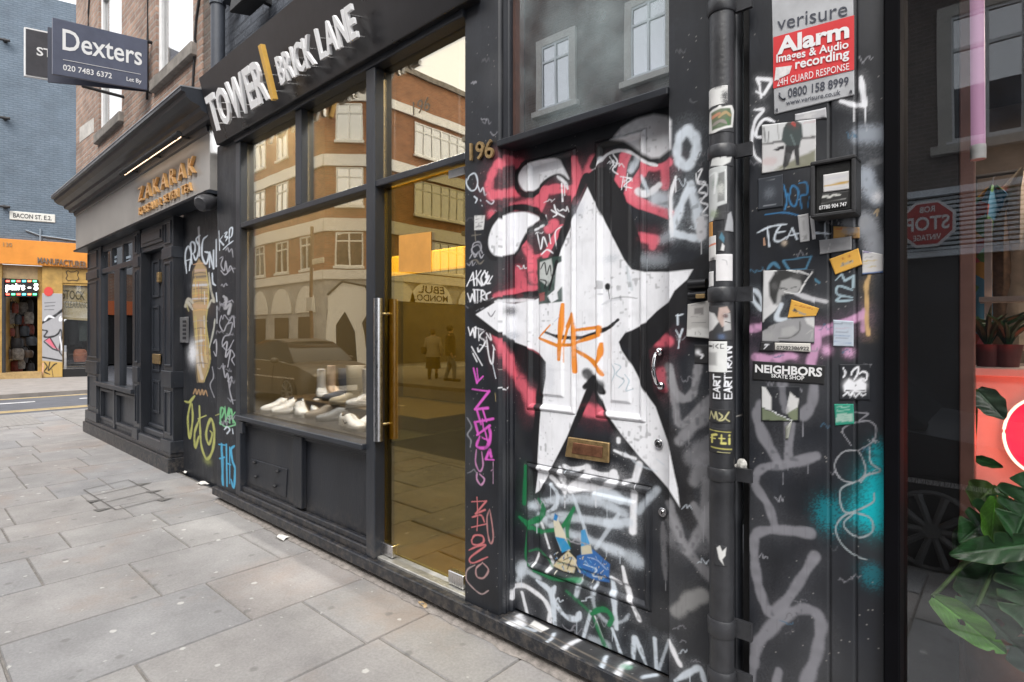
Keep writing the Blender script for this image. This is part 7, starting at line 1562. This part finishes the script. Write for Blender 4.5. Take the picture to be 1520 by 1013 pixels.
note('sticker', 'dark square sticker with a pale worn square, under the walking figure poster', 'sticker', [(1125,312),(1162,307),(1162,259),(1125,266)], (.025,.03,.04), [S_([(1133,310-4),(1152,304)], 1.6, (.3,.32,.35), .7), S_([(1135,268),(1150,266)], 1.2, (.2,.21,.22), .7), B_((1142,287), 8, 9, (.16,.18,.21), .5, .5)])
bxq = [p3(1212, 315, YW), p3(1270, 305, YW), p3(1264, 236, YW), p3(1211, 248, YW)]
mbx = thing('meter_box', 'black metal box with pasted labels fixed to the panelled wall', 'box', tuple(bxq[0]))
x0, x1 = X(1212, 1.93), X(1266, 1.93); z0, z1 = Z(1240, 316, 1.93), Z(1240, 243, 1.93)
MB().box(x0, x1, 1.915, YW, z0, z1).build('case', mat('black_tin', (.022,.022,.022), .4, .3, var=.4, scale=12, bump=.3), mbx, .004)
MB().box(x0-.012, x1+.012, 1.905, YW, z1, z1+.012).box(x1, x1+.012, 1.905, YW, z0-.008, z1).box(x0-.012, x0, 1.905, YW, z0-.008, z1).box(x0-.012, x1+.012, 1.905, YW, z0-.012, z0).build('frame', BLACKB, mbx, .003)
lbq = lambda us, vs, ue, ve, dv=-6: [(us, ve), (ue, ve+dv), (ue, vs+dv), (us, vs)]
painted_plate('upper_label', [(1222,286),(1260,281),(1260,254),(1222,260)], 1.9135, [S_([(1224,277),(1259,270)], 5, (.45,.28,.06), 1, .1), S_([(1227,266),(1256,261)], 2, (.35,.36,.5), .6), S_([(1227,283),(1257,278)], 1.2, (.35,.36,.4), .7), S_([(1222,258),(1260,252)], 1.4, (.4,.36,.2), .8)], (.56,.55,.55), mbx)
painted_plate('lower_label', [(1216,314),(1258,306),(1260,283),(1220,288)], 1.9133, [S_([(1220,294),(1226,291),(1232,293),(1238,289),(1246,290)], 3, (.55,.55,.52)), S_([(1219,302),(1256,296)], 1.2, (.35,.35,.34))], (.015,.015,.015), mbx)
lettering('07780 904 747', [p3(1216, 312, 1.913), p3(1257, 306, 1.913), p3(1257, 300, 1.913), p3(1216, 306, 1.913)], WP, mbx, .001, 0, .015)
note('sticker', 'white upright sticker with a small ring, pasted between the chalky letters', 'sticker', [(1188,360),(1202,358),(1200,317),(1184,320)], (.5,.5,.51), [S_([(1192,352),(1196,350),(1195,356),(1191,355)], 1.5, GR), S_([(1188,322),(1198,321)], 1.2, GR, .7), S_([(1193,327),(1193,342)], 1, GR, .5)])
note('sticker', 'narrow white strip sticker beside the upright ring sticker', 'sticker', [(1206,356),(1211,355),(1208,320),(1202,321)], (.52,.52,.53), [S_([(1206,326),(1207,350)], 1, GR, .6)])
note('sticker', 'faded orange sticker half sprayed over under the meter box', 'sticker', [(1237,354),(1276,354),(1276,338),(1237,336)], (.42,.24,.07), [B_((1262,342), 12, 7, (.25,.25,.27), .9, .5), S_([(1240,341),(1250,340)], 2, (.4,.1,.04)), B_((1262,352), 10, 4, KB, .9), B_((1270,355), 4, 4, (.35,.2,.1), .9)])
note('sticker', 'torn grey translucent tape strip under the faded orange sticker', 'sticker', [(1217,378),(1264,371),(1264,351),(1216,357)], (.27,.27,.28), [B_((1228,370), 10, 5, (.2,.2,.21), .7), S_([(1228,375),(1232,362)], 1.2, (.5,.5,.5), .6), B_((1250,357), 8, 4, (.34,.34,.35), .7)], lay=1)
CS = lambda cx, cy, an: [S_([(cx-8*math.cos(an), cy+8*math.sin(an)+3), (cx+9*math.cos(an), cy-9*math.sin(an)+3)], 5, (.30,.31,.27), .9, .1), S_([(cx-7*math.cos(an), cy+7*math.sin(an)+3), (cx-5*math.cos(an), cy+5*math.sin(an)+3)], 4.5, (.04,.05,.06)), S_([(cx+5*math.cos(an), cy-5*math.sin(an)+3), (cx+7*math.cos(an), cy-7*math.sin(an)+3)], 4.5, (.04,.05,.06)), S_([(cx-12*math.cos(an), cy+12*math.sin(an)-6), (cx+10*math.cos(an), cy-10*math.sin(an)-6)], 1.8, (.4,.12,.03), .9)]
note('sticker', 'tilted orange cassette tape sticker below the grey tape strip', 'sticker', [(1240,408),(1280,393),(1274,369),(1231,385)], (.66,.36,.06), CS(1257, 388, .35), lay=1)
note('sticker', 'white information sticker with blue foot at the right edge of the wall', 'sticker', [(1280,408),(1311,405),(1311,378),(1280,372)], (.56,.55,.55), [S_([(1280,407),(1311,404)], 5, (.06,.13,.32), 1, .1), S_([(1282,374),(1292,374)], 5, (.1,.08,.2), .8), S_([(1282,388),(1303,387)], 1.8, (.5,.38,.15), .8), S_([(1282,392),(1304,391)], 1.8, (.5,.38,.15), .8), S_([(1282,396),(1300,396)], 1.6, (.5,.38,.15), .8), S_([(1284,382),(1296,381)], 1.3, GR)])
note('poster', 'torn black and white portrait poster of a curly haired face on the panelled wall', 'poster', [(1131,508),(1209,510),(1209,400),(1131,402)], KB,
     [F_([(1134,402),(1152,400),(1158,412),(1148,440),(1160,448),(1150,462),(1132,478)], (.62,.62,.63), 1, 1), F_([(1141,420),(1150,404),(1168,400),(1188,404),(1196,412),(1190,424),(1182,438),(1168,432),(1160,450),(1148,452),(1142,440)], (.03,.03,.03), 1, 2), F_([(1154,436),(1160,418),(1174,412),(1188,416),(1190,424),(1184,434),(1176,436),(1160,438),(1158,452),(1152,454)], (.33,.33,.33), 1, 1.5), S_([(1158,428),(1168,430)], 2.4, (.06,.06,.06)), S_([(1174,428),(1182,426)], 2, (.08,.08,.08)), S_([(1164,434),(1184,436),(1192,424),(1206,404)], 2.2, (.66,.66,.66)), S_([(1168,400),(1186,404),(1200,408)], 3, (.6,.6,.6), .9), B_((1150,425), 5, 6, (.1,.1,.1), .7), B_((1182,410), 8, 4, (.09,.09,.09), .8),
      S_([(1160,452),(1153,473),(1172,475)], 7, LB, .9, .3), S_([(1182,437),(1200,442),(1212,446)], 7, (.5,.5,.53), .95, .3), F_([(1131,492),(1145,484),(1170,474),(1209,468),(1209,508),(1131,506)], (.30,.30,.31), 1, 1), S_([(1150,482),(1148,488)], 3, (.25,.25,.25)), S_([(1188,476),(1186,492),(1172,502),(1156,503)], 2, (.1,.1,.1), .9), F_([(1160,488),(1178,484),(1184,490),(1174,500),(1160,500)], (.42,.42,.42), .8, 2), B_((1142,498), 8, 6, (.36,.36,.36), .7), F_([(1192,468),(1209,466),(1209,486),(1198,480)], (.6,.6,.6), 1, 1), S_([(1196,496),(1206,490),(1204,504)], 1.5, (.4,.4,.4))])
note('sticker', 'orange cassette tape sticker tilted across the torn portrait poster', 'sticker', [(1169,472),(1211,469),(1216,458),(1175,445)], (.66,.36,.06), [S_([(1178,460),(1196,468)], 5, (.28,.28,.25), .9, .1), S_([(1179,460),(1182,462)], 5, (.04,.05,.06)), S_([(1180,453),(1206,459)], 1.8, (.4,.12,.03))], lay=2)
note('number_strip', 'white strip with printed telephone number under the portrait poster', 'notice', [(1150,520),(1203,523),(1203,510),(1150,509)], (.58,.56,.52), [], None, None, [('07582386922', [(1153,519),(1201,520.5),(1201,515),(1153,513.5)], INK, .01)], lay=2)
note('sticker', 'small black sticker with white squiggle left of the number strip', 'sticker', [(1127,521),(1149,522),(1148,508),(1130,508)], (.02,.02,.022), [S_([(1134,518),(1139,512),(1136,512),(1143,511)], 1.6, W_)], lay=1)
note('notice', 'pale blue printed notice crossed by pink spray on the narrow board', 'notice', [(1237,514),(1267,515),(1267,477),(1237,475)], (.46,.52,.6), [S_([(1239,481),(1264,481)], 2.6, (.16,.18,.22)), S_([(1240,488),(1262,488)], 1, (.5,.3,.4)), S_([(1240,493),(1258,493)], 1, (.3,.33,.4)), S_([(1239,498),(1262,498)], 1.4, (.12,.2,.36)), S_([(1240,502),(1258,502)], 1, (.3,.33,.4)), S_([(1239,508),(1264,509)], 2, (.1,.2,.4))])
nb_ = note('sticker', 'black banner sticker with bold white skate shop lettering', 'sticker', [(1117,564),(1223,571),(1225,543),(1118,536)], (.012,.012,.013), [], None, None, [('NEIGHBORS', [(1121,553),(1220,560),(1221,546),(1121,541)], WP, .035), ('SKATE SHOP', [(1145,560.5),(1194,565),(1194,558.5),(1145,555)], WP, .02)])
note('sticker', 'torn sticker with white tatters and olive foot under the black banner', 'sticker', [(1130,625),(1187,626),(1187,574),(1130,574)], KB, [F_([(1131,574),(1138,577),(1145,590),(1145,610),(1131,605)], (.62,.62,.62), 1, .8), F_([(1173,582),(1178,588),(1186,592),(1184,606),(1168,616),(1166,610)], (.62,.62,.62), 1, .8), F_([(1131,606),(1146,612),(1174,624),(1174,625),(1132,624)], (.16,.19,.12), 1, 1), F_([(1168,614),(1184,606),(1184,624),(1176,624)], (.18,.21,.13), 1, 1), S_([(1146,611),(1176,625)], 1.4, W_), S_([(1152,590),(1154,585)], 1, GR), S_([(1161,574),(1163,597),(1166,610)], 9, GY, .7, .3)])
note('paper_scrap', 'thin peeled paper sliver hanging from the torn olive sticker', 'paper', [(1166,652),(1170,652),(1176,624),(1166,634)], (.3,.31,.27), [S_([(1167,640),(1175,626)], 2, (.55,.55,.53))], lay=1)
note('sticker', 'white outline sticker of two round fruits with leaves on the narrow board', 'sticker', [(1246,594),(1291,594),(1291,541),(1246,541)], KB, [S_([(1251,546),(1255,553),(1252,560)], 2.4, W_), S_([(1263,558),(1266,550),(1274,545),(1273,555),(1268,564)], 2.6, W_), S_([(1275,556),(1281,552),(1287,556),(1285,564),(1279,562)], 2.6, W_), B_((1261,572), 8, 8, W_, 1, .1), B_((1277,572), 8, 8, W_, 1, .1), F_([(1252,572),(1260,562),(1269,568),(1278,562),(1286,570),(1285,582),(1253,582)], W_, 1, 1.2), S_([(1252,588),(1258,583),(1262,588),(1266,583),(1270,589),(1276,583),(1280,588),(1285,586)], 2.4, W_, curve=False), S_([(1255,580),(1284,580)], 1.6, KB), S_([(1269,566),(1270,574)], 1.4, KB)])
note('notice', 'small green printed notice low on the narrow board', 'notice', [(1240,632),(1268,630),(1267,600),(1238,600)], (.02,.25,.17), [F_([(1241,614),(1266,614),(1266,625),(1241,627)], (.36,.5,.44), .9, 1), S_([(1242,605),(1262,604)], 2, (.3,.5,.42), .8), S_([(1243,610),(1262,609)], 2, (.3,.5,.42), .8), S_([(1243,618),(1264,618)], 1, (.2,.36,.3)), S_([(1243,622),(1262,622)], 1, (.2,.36,.3))])
note('sticker', 'small black sticker with white blot on the pillar left of the drainpipe', 'sticker', [(1031,540),(1051,540),(1051,512),(1031,512)], (.02,.02,.022), [B_((1036,523), 4, 4, W_, 1, .1), S_([(1038,526),(1043,528),(1041,532)], 3, W_)], None, YP-.002)
# key safe and delivery label on the pillar
ks = thing('key_safe', 'black roller key safe with brass latch above a grey label on the pillar', 'key safe', tuple(p3(1037, 445, YP)))
for (v0, v1) in ((415, 431), (433, 446)):
    MB().tube([p3(1023, (v0+v1)/2, YP-.012), p3(1049, (v0+v1)/2-2, YP-.012)], .019 if v0 < 430 else .015, 16).build('roller', mat('satin_black_metal', (.02,.02,.022), .3, .4), ks, smooth=True)
c = p3(1040, 440, YP-.03); MB().box(c.x-.02, c.x+.015, c.y, c.y+.012, c.z-.007, c.z+.008).build('latch', BRASS, ks, .002)
lb2 = note('parcel_label', 'grey printed label plate with code square and text lines under the key safe', 'label', [(1019,500),(1053,503),(1053,446),(1021,452)], (.42,.41,.40), [F_([(1031,457),(1044,457),(1044,467),(1031,467)], (.16,.15,.15), .85, 1.2)]+[S_([(1026,v),(1048,v)], 1.1, (.2,.2,.2), .8) for v in (454, 471, 475, 479, 483, 487)]+[F_([(1020,489),(1040,486),(1053,489),(1053,503),(1020,501)], (.62,.62,.61), .9, 1.5), S_([(1032,493),(1032,497)], 1.6, (.3,.3,.3)), S_([(1036,493),(1040,496)], 1.4, (.3,.3,.3))], None, YP-.012, lay=1)

# ------------------------------------------------------------------ shoes in the window
zf_ = .83
def shoe(label, heel, toe, upper, sole, ht=.095, w=.05, boot=0.0, lace=None, nm='sneaker', accent=None, z=zf_):
    """heel: photo pixel of the middle of the sole; toe: the way the shoe points"""
    c_ = Vector((*G(*heel, z), z)); d = Vector((toe[0], toe[1], 0)).normalized(); L_ = .285; s = Vector((-d.y, d.x, 0)); o = c_-d*L_/2
    lo_ = min(o.y, (o+d*L_).y)-w*1.1
    if lo_ < 2.075: o = o+Vector((0, 2.075-lo_, 0))
    t = thing(nm, label, 'shoe' if nm == 'sneaker' else 'boot', tuple(o), 'shoes on the window display floor')
    prof_ = [(0, .70, .80), (.04, .86, 1.0), (.2, .95, .86), (.34, .88, .98), (.44, .90, .92), (.56, .98, .70), (.68, 1.05, .54), (.82, 1.0, .45), (.93, .80, .36), (1.0, .45, .22)]
    def pt(f, b, zz): return o+d*(f*L_)+s*b+Vector((0, 0, zz))
    n_ = 14; rings = []
    for f, wf, hf in prof_:
        rings.append([pt(f, w*wf*math.copysign(abs(math.cos(q))**.75, math.cos(q)), .022+ht*hf*max(0, math.sin(q))**.6) for q in np.linspace(0, math.pi, n_)])
    MB().loft(rings).build('upper', upper, t, smooth=True)
    rings = []
    for zz, gx in ((0, .98), (.004, 1.04), (.024, 1.06), (.03, 1.02)):
        rings.append([pt(.5+.515*math.cos(q), (w*1.02*gx)*math.sin(q)*(1-.12*math.cos(q+2)), zz) for q in np.linspace(0, 2*math.pi, 26, endpoint=False)])
    MB().loft(rings).build('sole', sole, t, smooth=True)
    if boot > 0:
        rings = [[pt(.27+(.27+.02*k)*math.cos(q)*.82, w*(.86-.04*k)*math.sin(q), zz) for q in np.linspace(0, 2*math.pi, 18, endpoint=False)] for k, zz in enumerate((.03, .08, .12, .12+boot*.5, .12+boot, .122+boot))]
        MB().loft(rings).build('shaft', upper, t, smooth=True)
    else:
        MB().loft([[pt(.22+.20*math.cos(q), w*.70*math.sin(q), zz+.008*math.cos(2*q)-.012*(math.cos(q) > .2)) for q in np.linspace(0, 2*math.pi, 16, endpoint=False)] for zz in (.06, ht+.019)]).build('collar', mat('shoe_lining', (.035,.03,.03), .9), t, smooth=True)
    lb_ = MB()
    for k in range(5):
        f = .42+.055*k; hh = (ht*(1-.1*k)) + .018 - (.0 if boot == 0 else 0)
        lb_.tube([pt(f, -.022, hh-.008), pt(f+.006, 0, hh+.003), pt(f, .022, hh-.008)], .0035, 6)
    lb_.build('laces', lace or WHITE, t, smooth=True)
    if accent: 
        for sg in (-1, 1): MB().tube([pt(.32, sg*w*.97, .07), pt(.45, sg*w*.97, .045), pt(.56, sg*w*.99, .06)], .004, 6).build('stripe', accent, t)
SW = mat('white_leather', (.80,.80,.82), .45, var=.04); SS_ = mat('off_white_sole', (.5,.5,.5), .6); SG = mat('taupe_suede', (.22,.19,.16), .8, var=.15); SGR = mat('slate_suede', (.16,.17,.19), .8, var=.15)
TAN = mat('beige_suede', (.52,.40,.30), .8, var=.1); STO = mat('stone_suede', (.42,.38,.30), .8, var=.1); NAV = mat('navy_suede', (.04,.05,.08), .8, var=.1); LGR = mat('pale_grey_leather', (.55,.55,.56), .6, var=.08); BLS = mat('black_sole', (.03,.03,.035), .6)
zs_ = .935
pq = thing('display_plinth', 'low dark plinth carrying the boots in the shoe shop window', 'plinth', (-4.1, 2.75, zf_))
MB().box(-4.98, wm0+.05, 2.42, 3.1, zf_+.002, zs_-.012).build('block', mat('brown_plinth', (.06,.035,.015), .5, var=.2), pq, .004)
MB().box(-4.99, wm0+.06, 2.41, 3.11, zs_-.012, zs_-.001).build('top_board', mat('plinth_top', (.10,.065,.03), .4, var=.2), pq, .003)
shoe('plain white sneaker furthest left on the display floor', (409, 611), (-0.1, -1), SW, SS_)
shoe('white sneaker with tan lining, second from the left', (422, 614), (0.02, -1), SW, SS_)
shoe('white sneaker with grey side flash, third from the left', (446, 617), (0.95, -0.35), SW, SS_, accent=SGR)
shoe('white sneaker with navy lining, fourth from the left', (470, 612), (0.95, -0.5), SW, SS_, accent=NAV)
shoe('taupe suede low shoe between the white pairs', (479, 619), (-0.15, -1), SG, SG, .075, lace=SG)
shoe('slate grey suede low shoe right of the taupe one', (496, 624), (-0.12, -1), SGR, SGR, .075, lace=SGR)
shoe('white sneaker with dark zigzag flash nearest the window bar', (523, 638), (1, -0.12), SW, SS_, .09, accent=INK)
shoe('white sneaker with dark tongue partly behind the window bar', (551, 632), (0.4, -1), SW, SS_, .09, lace=WHITE)
shoe('pale grey lace up boot at the left of the boots', (478, 591), (0.9, -0.4), LGR, BLS, .085, .05, .13, nm='boot', z=zs_)
shoe('beige suede lace up boot behind the pale grey one', (494, 587), (0.9, -0.3), TAN, TAN, .085, .05, .15, nm='boot', z=zs_)
shoe('navy suede boot between the beige and the stone boots', (504, 594), (-0.5, -0.8), NAV, BLS, .085, .05, .15, nm='boot', z=zs_)
shoe('large stone coloured suede boot before the navy one', (516, 600), (-0.6, -0.8), STO, STO, .09, .055, .19, nm='boot', z=zs_)
shoe('pale grey boot at the right, partly behind the window bar', (540, 603), (-0.2, -1), LGR, LGR, .09, .055, .17, nm='boot', z=zs_)
